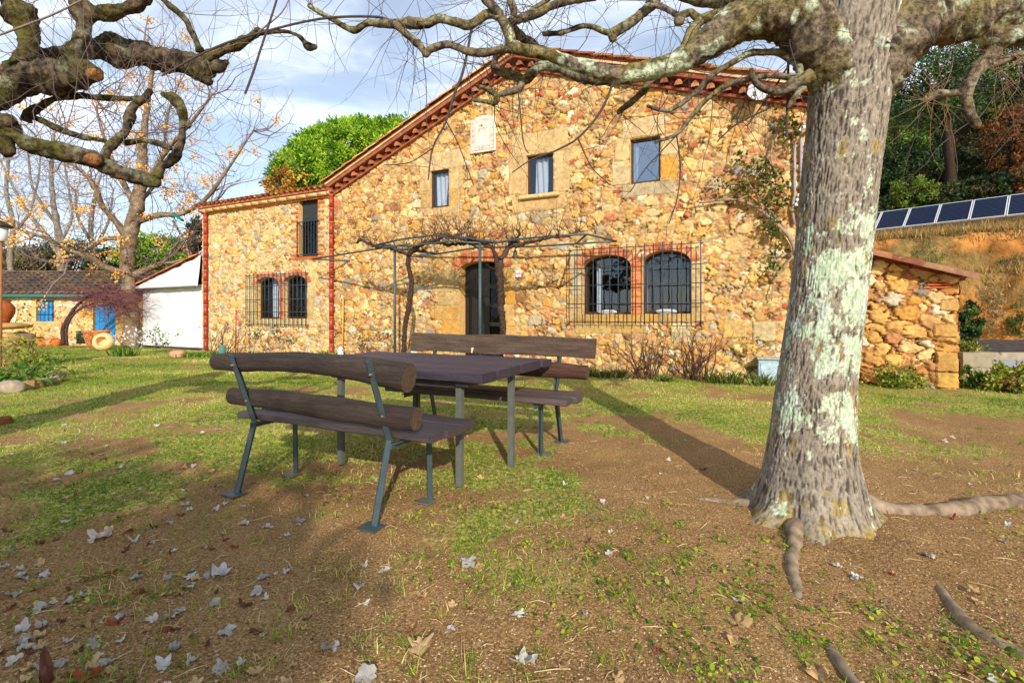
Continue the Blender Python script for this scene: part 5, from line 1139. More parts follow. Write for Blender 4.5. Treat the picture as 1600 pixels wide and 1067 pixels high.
# surface roots
def root(rows, seed):
    q = [(*(G(x, y) + Vector((0, 0, z))), r) for x, y, r, z in rows]; sp = spline(q, .015); b = MB(); cen = sp[:, :3] - np.array(O1); b.tube(cen, sp[:, 3], 18, amp=.35, freq=13, seed=seed)
    V = b.v[-1]; c = bark_cols(V, np.vstack([np.repeat(cen, 18, 0), cen[:1], cen[-1:]]), dict(base=(140, 120, 100), dark=(96, 80, 65), moss=(124, 106, 78), lich=(164, 148, 126)), seed, .3, .3); b.c[-1] = c
    b.build('root', M_TWIG, t1, True)
root([(1315, 792, .10, .04), (1360, 796, .065, .015), (1400, 800, .044, .004), (1470, 801, .040, .012), (1495, 800, .046, .014), (1540, 792, .050, .016), (1600, 786, .050, .016), (1680, 782, .045, .005)], 81)
root([(1250, 800, .07, .03), (1243, 832, .048, .004), (1239, 858, .030, -.008), (1237, 884, .029, -.008), (1242, 905, .025, -.008), (1247, 930, .020, -.009), (1248, 962, .012, -.014)], 82)
root([(1458, 900, .012, -.016), (1490, 948, .024, -.006), (1520, 985, .030, 0), (1560, 1008, .030, .0), (1625, 1038, .028, -.002)], 83)
root([(1284, 994, .009, -.012), (1312, 1035, .021, -.002), (1345, 1085, .021, -.004)], 84); root([(1235, 797, .08, .02), (1200, 794, .055, .0), (1160, 790, .036, .006), (1118, 783, .026, -.004), (1085, 778, .014, -.012)], 85)

# --- the pollarded tree whose limbs reach in from the left
t2 = empty('pollard_tree', loc=(-5.0, 2.9, 0), label='gnarled mossy pollard tree reaching in with knotted limbs from the left', cat='tree'); O2 = t2.location.copy()
R2 = np.random.default_rng(62); L2 = []
def Bm(rows, big=False, **k):
    b = MB(); sp = limb(b, rows, BARK_B, 900 + len(L2), n=26 if big else 16, amp=.5, freq=13, ds=.014, org=O2, moss=.8, lich=.4, knob=k.get('knob', 2.0), thr=.62, scale=.74); b.build('limb', M_BARK, t2, True); L2.append(sp)
b = MB(); sp = spline([(-5.0, 2.9, -.1, .42), (-5.0, 2.9, .3, .33), (-4.95, 2.9, 1.2, .29), (-4.9, 2.92, 2.2, .31), (-4.8, 2.95, 2.75, .30), (-4.8, 2.95, 3.3, .2)], .03); b.tube(sp[:, :3] - np.array(O2), sp[:, 3], 30, amp=.2, freq=5, seed=5); b.c[-1] = bark_cols(b.v[-1], b.v[-1] * (1, 1, 1), BARK_B, 5); b.build('trunk', M_BARK, t2, True)
E = 3.2
Bm([(-360, 130, 50, 2.95), (-200, 170, 42, 3.0), (-60, 168, 32, 3.05), (0, 148, 30, 3.1), (45, 128, 29, E), (85, 117, 31, E), (120, 114, 31, E), (146, 116, 20, E)], True)
Bm([(10, 122, 26, E), (34, 98, 24, E), (43, 72, 21, E), (40, 38, 21, E), (22, 8, 22, E), (5, -30, 20, E)], True); Bm([(112, 100, 24, E), (124, 72, 20, E), (131, 46, 19, E), (128, 18, 17, E), (118, -10, 16, E)], True)
Bm([(130, 30, 17, E), (150, 22, 16, E), (176, 20, 18, E), (200, 14, 15, E), (228, -4, 16, E)], True); Bm([(50, 86, 18, E + .25), (90, 84, 17, E + .25), (147, 78, 20, E + .25), (185, 80, 26, E + .25), (219, 84, 26, E + .25), (262, 96, 22, E + .25), (300, 102, 21, E + .25), (318, 108, 20, E + .25)], True, knob=3)
Bm([(312, 98, 16, E + .25), (330, 86, 14, E + .25), (346, 78, 13, E + .25), (362, 74, 11, E + .25), (378, 66, 12, E + .25), (396, 56, 10, E + .25), (404, 50, 11, E + .25)]); Bm([(404, 52, 7, E + .25), (425, 50, 5.5, E + .25), (448, 50, 5, E + .25), (466, 56, 5, E + .25), (476, 66, 5, E + .25), (482, 73, 9, E + .25), (492, 74, 6, E + .25)], knob=.4)
Bm([(312, 108, 15, E + .25), (318, 120, 14, E + .25), (324, 126, 10, E + .25)]); Bm([(328, 110, 12, E + .25), (344, 102, 11, E + .25), (352, 98, 8, E + .25)]); Bm([(313, 80, 8, E + .2), (300, 52, 6.5, E + .18), (288, 30, 7, E + .16), (268, 12, 6, E + .14), (250, -6, 6, E + .12)], knob=.6)
Bm([(-300, 215, 40, 2.9), (-120, 212, 34, 2.9), (-30, 205, 36, 2.9), (2, 200, 34, 2.9), (20, 212, 16, 2.9), (50, 226, 16, 2.92), (100, 240, 16, 2.95), (150, 254, 14, 3.0), (195, 272, 14, 3.05), (225, 281, 15, 3.1), (242, 284, 13, 3.1)], True)
Bm([(2, 196, 26, 2.88), (12, 190, 18, 2.88)]); Bm([(0, 222, 20, 2.85), (10, 236, 14, 2.85)]); Bm([(40, 224, 14, 2.9), (90, 236, 15, 2.92), (130, 243, 14.5, 2.94), (147, 247, 14, 2.95)], True, knob=0)
Bm([(246, 278, 14, 3.1), (252, 262, 13, 3.1), (264, 254, 11, 3.1), (276, 240, 11, 3.1), (283, 222, 8.5, 3.1), (285, 200, 8, 3.1), (286, 182, 9, 3.1), (280, 164, 10, 3.1), (268, 152, 9, 3.1), (256, 148, 7, 3.1)], knob=3); Bm([(292, 200, 6, 3.1), (294, 196, 7, 3.1)])
Bm([(164, 248, 12, 3.05), (166, 236, 12, 3.05), (182, 222, 11, 3.08), (196, 206, 11, 3.1), (202, 186, 12, 3.1), (206, 170, 10, 3.1), (224, 154, 9, 3.1), (234, 144, 9, 3.1)], knob=2.5); Bm([(40, 190, 16, 3.3), (44, 178, 14, 3.3), (62, 168, 8, 3.3), (84, 155, 6.5, 3.3), (108, 152, 7, 3.3), (130, 150, 7, 3.3), (160, 154, 6.5, 3.3), (190, 154, 5.5, 3.3), (232, 156, 5, 3.3)])
Bm([(50, 183, 7, 3.3), (72, 192, 6, 3.3), (94, 203, 6.5, 3.3), (130, 214, 5.5, 3.3), (163, 220, 5, 3.3)]); Bm([(196, 224, 6, 3.15), (222, 220, 5, 3.15), (246, 224, 6, 3.15), (266, 232, 5, 3.15)])
tw = MB()
for k, sp in enumerate(L2): sprout(tw, sp, R2, O2, .15, (.35, 1.25), (.0016, .0034), 1, up=.28, wig=.28, col=(104, 90, 88), bias=(.1, 0, .7), kids=.28, lo=.25 if k in (0, 9) else 0)
for k, sp in enumerate(L2): sprout(tw, sp, R2, O2, .05, (.2, .6), (.0018, .003), 1, up=-.1, wig=.35, col=(142, 120, 96), bias=(.2, -.5, -.2), kids=.3, lo=.25 if k in (0, 9) else 0)
for rows in ([(-20, 62, 3, 3), (78, 25, 2.6, 3), (140, -6, 2.2, 3)], [(404, 50, 2.5, 3.4), (440, 20, 2, 3.4), (455, -10, 1.6, 3.4)]):
    sp = spline([(*P(x, y, d), r * d / F * .6) for x, y, r, d in rows], .06); tw.tube(sp[:, :3] - np.array(O2), sp[:, 3], 5, col=C(130, 116, 108), cap=False)
tw.build('twigs', M_TWIG, t2, True)
for (x, y, d, r, dx, dz) in ((150, 117, 3.14, .036, .9, -.25), (150, 250, 2.92, .034, .95, -.2)):      # old pruning cuts
    b = MB(C(152, 104, 64)); p = np.array(P(x, y, d)) - np.array(O2); dv = np.array((dx, -.35, dz)); dv /= np.linalg.norm(dv); b.tube([p - dv * .05, p + dv * .006, p + dv * .012], [r, r, r * .8], 18, amp=.25, freq=30, seed=4); b.build('pruning_cut', M_BARK, t2, True)

# --- bare trees farther off
def far_tree(name, base_px, D_, limbs, label, seed, pal, tw_col, L, r, dens, lev=2, up=.15, berries=None, cat='tree', group=None, kids=.42, wig=.3, bias=(0, 0, .35)):
    R = np.random.default_rng(seed); q = P(base_px, 0, D_); t = empty(name, loc=(q.x, D_, 0), label=label, cat=cat, group=group); O = t.location.copy(); sps = []
    for k, rows in enumerate(limbs):
        b = MB(); sp = limb(b, [(x, y, rr, D_ + dd) for x, y, rr, dd in rows], pal, seed + k, n=12, amp=.2, freq=3, ds=.12, org=O, moss=.4, lich=.4, scale=.95 if k == 0 else .66); b.build('trunk' if k == 0 else 'limb', M_BARK, t, True); sps.append(sp)
    b = MB(); tips = []
    for k, sp in enumerate(sps): tips += sprout(b, sp, R, O, dens * (.4 if k == 0 else 1), L, r, lev, up, wig, tw_col, bias, .1, kids, lo=.55 if k == 0 else .1, seg=.28)
    for sp in sps:
        for _ in range(3): tips.append(grow(b, sp[-2, :3] - np.array(O), (sp[-3, :3] - sp[-8 if len(sp) > 8 else 0, :3]) / (np.linalg.norm(sp[-3, :3] - sp[0, :3]) + .1) + R.normal(0, .12, 3), R.uniform(1.4, 2.6), max(.02, sp[-3, 3] * .75), 3, R, up, wig, C(*tw_col), .45, .26, 5))
    b.build('twigs', M_TWIG, t, True)
    if berries:
        b = MB(); oc = np.array([(1, 0, 0), (-1, 0, 0), (0, 1, 0), (0, -1, 0), (0, 0, 1), (0, 0, -1)], float); T = [[0, 2, 4], [2, 1, 4], [1, 3, 4], [3, 0, 4], [2, 0, 5], [1, 2, 5], [3, 1, 5], [0, 3, 5]]
        for p in tips:
            if R.random() < berries:
                for _ in range(R.integers(14, 34)): b.add(p + R.normal(0, .11, 3) + (0, 0, -.12) + oc * R.uniform(.024, .046), None, T, np.array(C(*random.choice([(226, 166, 66), (208, 142, 52), (236, 186, 96)]))))
        for k in (1, 5):
            if k < len(sps):
                for p in sps[k][:: 2]:
                    for _ in range(5): b.add(p[:3] - np.array(O) + R.normal(0, .13, 3) + oc * R.uniform(.02, .04), None, T, np.array(C(206, 142, 50)))
        tag(b.build('berries', M_PLAIN, t, False), kind='stuff')
    return t
BC = dict(base=(150, 126, 104), dark=(92, 74, 60), moss=(130, 112, 74), lich=(176, 170, 150)); BD_ = dict(base=(150, 140, 132), dark=(100, 90, 84), moss=(140, 128, 96), lich=(180, 174, 160))
far_tree('berry_tree', 205, 17.2, [[(207, 552, 18, 0), (206, 520, 15, 0), (202, 450, 14, 0), (200, 400, 14.5, 0), (205, 360, 14, 0), (214, 325, 13, 0), (218, 295, 11, 0), (222, 255, 9, 0), (226, 200, 6.5, .3), (234, 140, 4.5, .5), (240, 95, 3, .6)], [(197, 372, 8, 0), (182, 348, 8, -.2), (160, 322, 7, -.5), (150, 295, 6, -.8), (128, 268, 4.5, -1), (100, 250, 3, -1.2)],
         [(214, 330, 8, 0), (200, 300, 7, .3), (180, 262, 6, .6), (165, 222, 4.5, .8), (150, 170, 3, 1)], [(222, 300, 8, 0), (245, 258, 6.5, -.3), (272, 222, 5.5, -.6), (300, 190, 4.5, -.8), (330, 150, 3, -1)], [(218, 345, 8, 0), (250, 336, 6.5, 0), (285, 334, 6, -.1), (320, 312, 5.5, -.2), (345, 280, 4.5, -.3), (372, 240, 3.5, -.4), (395, 205, 2.5, -.4)],
         [(200, 372, 6, 0), (165, 374, 5, -.4), (130, 394, 5, -.7), (112, 406, 4, -.8)], [(200, 430, 9, 0), (165, 418, 8, -.5), (140, 402, 7, -.9), (110, 392, 5, -1.2), (70, 372, 4, -1.4), (30, 360, 3, -1.5)], [(208, 430, 8, 0), (236, 418, 7, .1), (252, 412, 6, .2)], [(270, 345, 3, .2), (290, 380, 2.5, .3), (300, 420, 2, .4)], [(300, 410, 4.5, .8), (300, 370, 4.5, .8), (316, 345, 4, .8), (330, 320, 3, .8)],
         [(212, 320, 6, 0), (240, 290, 5, 1), (255, 240, 4, 1.5), (262, 180, 3, 2), (280, 130, 2.2, 2.2)]],
         'tall grey trunked bare tree hung with yellow berries behind the porch', 801, BC, (124, 106, 104), (1.0, 2.6), (.009, .016), .95, berries=.36, kids=.42, lev=3)
far_tree('bare_tree', 96, 23.5, [[(100, 470, 8, 0), (96, 420, 7.5, 0), (92, 370, 6.5, 0), (84, 320, 5, 0), (80, 270, 4, 0), (84, 210, 3, 0)], [(94, 400, 6, 0), (70, 365, 5, .4), (42, 330, 4.5, .7), (22, 295, 3.5, .9), (0, 250, 2.5, 1)], [(88, 350, 4.5, 0), (66, 320, 4, -.4), (50, 290, 3.5, -.6), (44, 240, 2.5, -.6)], [(94, 380, 4.5, 0), (112, 340, 4, .3), (108, 300, 3, .5), (100, 250, 2.4, .6)]], 'pale bare tree behind the outbuilding roof, second trunk from the left', 831, BD_, (150, 136, 138), (1.3, 3.2), (.010, .016), .9, kids=.45, lev=3)
far_tree('bare_tree', 20, 27, [[(24, 470, 7, 0), (16, 410, 6, 0), (20, 350, 5, 0), (10, 300, 4, 0), (14, 240, 3, 0)], [(18, 390, 5, 0), (-10, 350, 4, 0), (-40, 320, 3, 0)], [(18, 370, 5, 0), (44, 335, 4, 0), (58, 290, 3, 0), (64, 240, 2, 0)]], 'pale bare tree at the far left edge behind the outbuilding', 851, BD_, (156, 146, 148), (1.4, 3.4), (.013, .02), .6, kids=.4)
far_tree('bare_tree', 140, 26, [[(142, 470, 6, 0), (146, 410, 5.5, 0), (142, 350, 4.5, 0), (150, 300, 3.5, 0)], [(146, 390, 4.5, 0), (168, 350, 3.5, 0), (176, 310, 2.5, 0)], [(144, 380, 4.5, 0), (122, 340, 3.5, 0), (118, 300, 2.5, 0)]], 'slim bare tree just left of the berry tree', 861, BD_, (150, 138, 142), (1.2, 2.8), (.012, .018), .6, kids=.4)

# --- leafy crowns: many small leaf faces in clumps
def leaves(b, cen, rad, n, size, R, cols, asp=.5, outward=.0, flat=1.0, upb=0.0):
    """n leaf faces around each centre; outward = 1 points them away from it"""
    cen = np.asarray(cen, float).reshape(-1, 3); m = len(cen); rad = np.broadcast_to(np.asarray(rad, float), (m,))
    d = R.normal(0, 1, (m, n, 3)); d /= np.linalg.norm(d, axis=2, keepdims=True); k = R.random((m, n, 1)) ** (1 / 2.2)
    p = cen[:, None] + d * k * rad[:, None, None] * (1, 1, flat)
    a = R.normal(0, 1, (m, n, 3)) * (1 - outward) + d * outward * 1.6 + np.array((0, 0, upb)); a /= np.linalg.norm(a, axis=2, keepdims=True)
    c = np.cross(a, R.normal(0, 1, (m, n, 3))); c /= np.linalg.norm(c, axis=2, keepdims=True) + 1e-9
    s = size * R.uniform(.6, 1.3, (m, n, 1)); w = s * asp / 2
    V = np.stack([p - a * s / 2, p + c * w, p + a * s / 2, p - c * w], 2).reshape(-1, 3); N = m * n
    pal = np.array([C(*q) for q in cols]); ci = np.clip(R.integers(0, len(pal), (m, 1)) + R.integers(-1, 2, (m, n)), 0, len(pal) - 1)
    cc = pal[ci] * R.uniform(.75, 1.2, (m, n, 1)); b.add(V, np.arange(N * 4).reshape(N, 4), None, np.repeat(cc.reshape(-1, 3), 4, 0))
def leafy_tree(name, px, D_, cyp, rx, ry, clumps, n, size, cols, label, seed, cr=.16, trunk=.16, z0=0.0, group=None, outward=.5, asp=.35, m=None, tcol=(70, 56, 46), lean=0.0, cat='tree', hollow=.45, shape=None, trunk_top=.3):
    R = np.random.default_rng(seed); q = P(px, cyp, D_); k_ = D_ / F; RX, RY = rx * k_, ry * k_
    t = empty(name, loc=(q.x + lean, D_, z0), label=label, cat=cat, group=group); c0 = np.array((-lean, 0, q.z - z0))
    d = R.normal(0, 1, (clumps, 3)); d /= np.linalg.norm(d, axis=1)[:, None]; rr = hollow + (1 - hollow) * R.random((clumps, 1)) ** .5
    u = d * rr * (RX, RX * .8, RY)
    if shape == 'umbrella': u[:, 2] = np.where(u[:, 2] < 0, u[:, 2] * .45, u[:, 2])
    u *= (0.82 + .36 * fbm3(d[:, 0] * 2 + seed, d[:, 1] * 2, d[:, 2] * 2, seed, 2))[:, None]
    b = MB(); leaves(b, c0 + u, cr * RX * R.uniform(.7, 1.3, clumps), n, size, R, cols, asp, outward); b.build('crown', m or M_NEEDLE, t, False)
    tr = MB(C(*tcol)); top_ = c0 + (0, 0, RY * trunk_top); T_ = spline([(0, 0, -.2, trunk * 1.3), (0, 0, .4, trunk), (*(top_ * .55 + np.array((R.normal(0, .1), 0, 0))), trunk * .8), (*top_, trunk * .35)], .2); tr.tube(T_[:, :3], T_[:, 3], 10, amp=.2, freq=4, seed=seed)
    for e in u[:: max(1, clumps // 14)]:
        s_ = c0 * R.uniform(.6, .95) ; tr.tube([s_, (s_ + c0 + e) / 2 + R.normal(0, .1, 3), c0 + e], [trunk * .4, trunk * .25, .012], 6)
    tr.build('trunk', M_BARK, t, True); return t
PINE = [(58, 84, 14), (84, 118, 18), (112, 150, 26), (140, 174, 38), (160, 190, 54)]; DPINE = [(26, 44, 26), (36, 58, 30), (50, 76, 34), (70, 98, 42), (88, 112, 50)]; OLIVE = [(52, 62, 40), (70, 80, 52), (92, 100, 66), (112, 112, 78)]
leafy_tree('umbrella_pine', 582, 26, 284, 140, 90, 1250, 120, .20, [(66, 104, 16), (98, 142, 24), (130, 172, 34), (156, 192, 48), (176, 204, 66)], 'bright green umbrella pine rising behind the house roof', 901, cr=.085, trunk=.3, shape='umbrella', outward=.8, asp=.34, hollow=.78)
leafy_tree('yellow_shrub', 437, 19, 286, 24, 26, 40, 40, .13, [(176, 128, 40), (200, 150, 56), (150, 120, 48), (214, 170, 80)], 'yellow autumn shrub between wing roof and umbrella pine', 905, cr=.3, trunk=.06, m=M_LEAF, asp=.6, cat='shrub')
for k, (px, y, rx, ry, D_, cl, nm, lb, cols) in enumerate(((250, 402, 56, 34, 27, 150, 'green_pine', 'bright green bushy pine beyond the canvas porch', PINE), (304, 370, 12, 30, 24, 60, 'conifer', 'slim blue green conifer at the end of the wing', [(34, 62, 58), (44, 80, 70), (62, 98, 80)]), (168, 418, 30, 32, 29, 90, 'evergreen_oak', 'dark evergreen oak left of the berry tree trunk', DPINE),
        (110, 412, 46, 40, 31, 120, 'olive_tree', 'grey green olive tree above the middle of the outbuilding roof', OLIVE), (44, 420, 48, 34, 30, 120, 'olive_tree', 'ochre tinged olive tree above the left of the outbuilding roof', [(96, 92, 52), (120, 104, 56), (150, 116, 60), (72, 84, 52)]), (-30, 400, 50, 40, 32, 80, 'evergreen_oak', 'dark evergreen oak cut by the left edge of the photo', OLIVE))):
    leafy_tree(nm, px, D_, y, rx, ry, cl, 60, .20, cols, lb, 910 + k, cr=.22, trunk=.14, asp=.4)
# woods on the slope to the right
def slope_z(X, Y): return float(hill_h(np.array(hill_q(X, Y)), np.array(X), np.array(Y)))
BRN = [(96, 62, 32), (128, 78, 38), (152, 98, 52), (112, 84, 48)]
for k, (px, D_, cyp, rx, ry, cl, nm, lb, cols, tr) in enumerate((
        (1462, 27, 120, 82, 78, 230, 'woodland_pine', 'tall dark pine with a leaning trunk right of the lichen tree', DPINE, .26), (1580, 30, 110, 78, 80, 220, 'woodland_pine', 'tall pine at the upper right corner behind a limb', [(36, 58, 26), (58, 84, 32), (84, 110, 40), (104, 126, 52)], .25), (1400, 33, 205, 50, 66, 140, 'woodland_pine', 'bright young pine showing beside the trunk edge', [(50, 84, 26), (76, 112, 32), (100, 136, 44), (122, 150, 56)], .2),
        (1582, 26, 218, 44, 60, 120, 'brown_oak', 'rust brown oak at the right edge above the solar panels', BRN, .14), (1545, 32, 205, 50, 60, 120, 'woodland_oak', 'olive brown oak in the middle of the wood', [(70, 70, 30), (100, 88, 38), (128, 104, 46), (60, 74, 34)], .16), (1500, 35, 230, 60, 60, 120, 'woodland_oak', 'dark oak in deep shade under the leaning pine', DPINE[:3], .18), (1432, 24.5, 305, 34, 26, 70, 'bright_bush', 'yellow green bush behind the left solar panels', [(88, 110, 28), (116, 136, 40), (140, 152, 56)], .05),
        (1380, 30, 290, 34, 36, 80, 'dark_bush', 'dark evergreen bush behind the trunk edge', DPINE[:4], .06), (1520, 28, 292, 42, 34, 90, 'dark_bush', 'dark undergrowth bush behind the middle solar panels', DPINE[:3] + [(96, 84, 40)], .05), (1600, 27, 285, 34, 36, 80, 'brown_bush', 'brownish bush behind the rightmost solar panel', BRN + [(70, 80, 40)], .05),
        (1400, 25, 322, 30, 30, 60, 'dark_bush', 'low dark bush touching the trunk edge just above the panels', DPINE[1:] + [(84, 84, 40)], .05), (1480, 24, 312, 34, 26, 70, 'dark_bush', 'low shaded bush right behind the second gap of the panels', DPINE[:4] + [(80, 76, 40)], .05), (1545, 23.5, 296, 36, 26, 70, 'dark_bush', 'low shaded bush behind the panels below the olive brown oak', DPINE[:4] + [(96, 76, 42)], .05), (1605, 23, 288, 30, 30, 60, 'brown_bush', 'low rusty bush at the right edge right behind the panels', BRN + [(70, 80, 40)], .05), (1420, 29, 262, 46, 40, 110, 'dark_bush', 'deep green undergrowth just right of the trunk above the panels', DPINE, .06), (1556, 29, 262, 50, 40, 110, 'dark_bush', 'tall dark undergrowth right of the leaning pine', DPINE[:4] + [(90, 84, 40)], .06), (1480, 29.5, 268, 44, 36, 100, 'dark_bush', 'dark undergrowth at the foot of the leaning pine', DPINE[:3] + [(70, 72, 34)], .06), (1612, 29, 250, 44, 44, 90, 'brown_bush', 'olive brown undergrowth at the right edge below the brown oak', BRN[1:] + [(70, 80, 40)], .06),
        (1330, 36, 170, 60, 70, 120, 'woodland_pine', 'shaded pine directly behind the lichen tree trunk', DPINE, .2), (1650, 32, 190, 70, 90, 120, 'woodland_pine', 'broad pine cut by the right edge of the photo', DPINE, .2), (1470, 40, 190, 80, 80, 140, 'woodland_pine', 'distant pine filling the gap behind the leaning pine', DPINE, .2), (1560, 42, 150, 80, 90, 140, 'woodland_pine', 'distant pine filling the gap behind the brown oak', DPINE, .2))):
    q = P(px, 0, D_); leafy_tree(nm, px, D_, cyp, rx, ry, cl, 52, .21 if D_ < 36 else .3, cols, lb, 930 + k, cr=.20, trunk=tr, z0=slope_z(q.x, D_) - .1, asp=.34, outward=.55, lean=.9 if k == 0 else 0, tcol=(62, 50, 42), hollow=.35, group='trees of the wood on the slope' if nm.startswith('woodland') else None, m=M_LEAF if 'oak' in nm or 'bush' in nm else None, cat='bush' if 'bush' in nm else 'tree')

# ------------------------------------------------------------------ solar panels on the terrace
PT = lambda t, q: Vector((18.2 - .65 * t + .76 * q, 20 + .76 * t + .65 * q, 0)); dT, dQ = Vector((-.65, .76, 0)), Vector((.76, .65, 0))
def cells_mat():
    m = bpy.data.materials.new('solar_cells'); m.use_nodes = True; N, L = m.node_tree.nodes, m.node_tree.links; b = N['Principled BSDF']; b.inputs['Roughness'].default_value = .45; b.inputs['Specular IOR Level'].default_value = .06
    t = N.new('ShaderNodeTexCoord'); s = N.new('ShaderNodeSeparateXYZ'); L.new(t.outputs['Object'], s.inputs[0])
    w = N.new('ShaderNodeMath'); w.operation = 'MULTIPLY'; w.inputs[1].default_value = 9.0; L.new(s.outputs['Y'], w.inputs[0]); f = N.new('ShaderNodeMath'); f.operation = 'FRACT'; L.new(w.outputs[0], f.inputs[0])
    c = N.new('ShaderNodeMath'); c.operation = 'LESS_THAN'; c.inputs[1].default_value = .14; L.new(f.outputs[0], c.inputs[0]); x = N.new('ShaderNodeMix'); x.data_type = 'RGBA'; L.new(c.outputs[0], x.inputs[0]); x.inputs[6].default_value = (*C(10, 17, 38), 1); x.inputs[7].default_value = (*C(66, 80, 104), 1)
    L.new(x.outputs[2], b.inputs['Base Color']); return m
M_CELL = cells_mat(); M_ALU = mat('aluminium', base=C(196, 200, 204), rough=.4, spec=.5, bump=0, var=.08)
def slab_local(b, x0, x1, y0, y1, z0, z1): b.box(((x0 + x1) / 2, (y0 + y1) / 2, (z0 + z1) / 2), (x1 - x0, y1 - y0, z1 - z0))
tilt = math.radians(36); Xa, Ya = -dT, (dQ * math.cos(tilt) + Vector((0, 0, math.sin(tilt)))); Za = Xa.cross(Ya); PM = Matrix((Xa, Ya, Za)).transposed()
cb_, fb_ = MB(), MB(); slab_local(cb_, .03, .99, .03, 1.67, .0, .03)
for a in ((0, 1.02, 0, .03), (0, 1.02, 1.67, 1.70), (0, .03, .03, 1.67), (.99, 1.02, .03, 1.67)): slab_local(fb_, *a, -.01, .045)
proto = None
for k, lb in enumerate(('solar panel at the right edge of the photo', 'second solar panel from the right end of the row', 'third solar panel from the right, above its white post', 'fourth solar panel from the right, before the wood', 'fifth solar panel from the right, nearest the bright bush', 'leftmost solar panel, half hidden by the trunk', 'solar panel wholly beyond the right edge')):
    t = -2.55 + k * 1.05; o = PT(t, 0); M_ = Matrix.Translation((o.x, o.y, 4.97)) @ PM.to_4x4()
    r = empty('solar_panel', label=lb, cat='solar panel', group='solar panels along the terrace', mat=M_)
    if proto is None: proto = (cb_.build('cells', M_CELL, r), fb_.build('frame', M_ALU, r))
    else:
        for s_ in proto: c = s_.copy(); COL.objects.link(c); c.parent = r
ps = empty('panel_mount', loc=PT(0, .5), label='white metal posts and rail carrying the solar panels', cat='mount'); ps.location.z = 4.4
for t in (-2.4, -.2, 2.0, 4.2):
    a = PT(t, .25) - PT(0, .5); b = MB(C(206, 208, 208)); b.box((a.x, a.y, .25), (.09, .09, 1.0)); b.build('post', M_ALU, ps)
b = MB(); b.tube([PT(-2.6, .25) - PT(0, .5) + Vector((0, 0, .66)), PT(4.8, .25) - PT(0, .5) + Vector((0, 0, .66))], .04, 6); b.build('rail', M_ALU, ps)

# ------------------------------------------------------------------ shrubs and plants
def bush(name, x, y, h_px, w_px, label, seed, n=16, cols=((96, 70, 58),), leaf=None, ln=0, ls=.05, kids=.3, r=.006, lev=1, wig=.3, up=.15, spread=.45, flowers=None, group=None, cat='shrub', asp=.6, leaf_top=.3):
    R = np.random.default_rng(seed); g = G(x, y); k_ = g.y / F; H_, W_ = h_px * k_, w_px * k_ / 2; t = empty(name, loc=(g.x, g.y, 0), label=label, cat=cat, group=group); b = MB(); tips = []
    for q in range(n): tips.append(grow(b, (R.normal(0, W_ * .25), R.normal(0, W_ * .2), -.02), (R.normal(0, spread), R.normal(0, spread), 1), H_ * R.uniform(.55, 1.1), r * R.uniform(.6, 1.1), lev, R, up, wig, C(*cols[R.integers(len(cols))]), kids, max(.05, H_ / 9)))
    b.build('stems', M_TWIG, t, True)
    if leaf:
        b = MB(); c = np.array(tips) - (0, 0, H_ * leaf_top * .4); leaves(b, c, H_ * leaf_top, ln, ls, R, leaf, asp); b.build('leaves', M_LEAF, t, False)
    if flowers:
        b = MB(); 
        for p in tips[:: max(1, len(tips) // flowers[1])]: b.rock(p, (.022, .022, .022), seed, col=C(*flowers[0]), n=6, amp=.3)
        b.build('flowers', M_PLAIN, t, True)
    return t
GRN = [(44, 66, 22), (66, 92, 30), (92, 118, 40), (124, 142, 58)]
bush('rose_bush', 1008, 592, 96, 84, 'leafless rose bush under the barred window, left of two', 1001, 34, ((76, 52, 44), (92, 62, 50), (60, 46, 38)), r=.013, lev=2, kids=.22, flowers=((196, 50, 62), 1), spread=.32, group='rose bushes by the wall')
bush('rose_bush', 1082, 592, 92, 76, 'leafless rose bush under the barred window, right of two', 1002, 34, ((70, 50, 42), (86, 60, 50)), r=.013, lev=2, kids=.22, flowers=((196, 60, 66), 1), spread=.30, group='rose bushes by the wall')
bush('rose_bush', 252, 552, 44, 54, 'small rose with sparse leaves in front of the white canvas', 1003, 10, ((120, 100, 80),), GRN, 16, .07, r=.010, spread=.4, group='rose bushes by the wall', leaf_top=.2)
bush('rose_bush', 345, 556, 60, 70, 'thorny bare rose around the left red downpipe', 1004, 26, ((104, 74, 56), (84, 58, 48)), [(96, 60, 40), (120, 84, 50), (80, 90, 40)], 4, .06, r=.014, lev=2, kids=.2, flowers=((200, 60, 60), 2), group='rose bushes by the wall')
bush('rose_bush', 425, 556, 44, 54, 'leafy rose with a spreading top under the wing window', 1005, 8, ((120, 98, 80),), [(84, 84, 36), (104, 100, 44), (70, 78, 34)], 26, .08, r=.010, spread=.5, group='rose bushes by the wall', leaf_top=.22)
bush('rose_bush', 574, 562, 44, 40, 'small reddish leaved rose left of the left vine', 1006, 10, ((110, 74, 56),), [(120, 92, 40), (150, 84, 48), (84, 96, 40)], 12, .07, r=.008, group='rose bushes by the wall')
bush('rose_bush', 600, 564, 62, 34, 'thin climbing rose with green leaves by the pergola post', 1007, 6, ((96, 84, 60),), GRN, 14, .08, r=.007, spread=.2, group='rose bushes by the wall')
bush('tall_sapling', 1172, 592, 66, 26, 'slim yellow green sapling left of the meter box', 1008, 5, ((110, 100, 60),), [(110, 124, 40), (140, 146, 56), (160, 150, 70)], 34, .06, r=.006, spread=.12, leaf_top=.35)
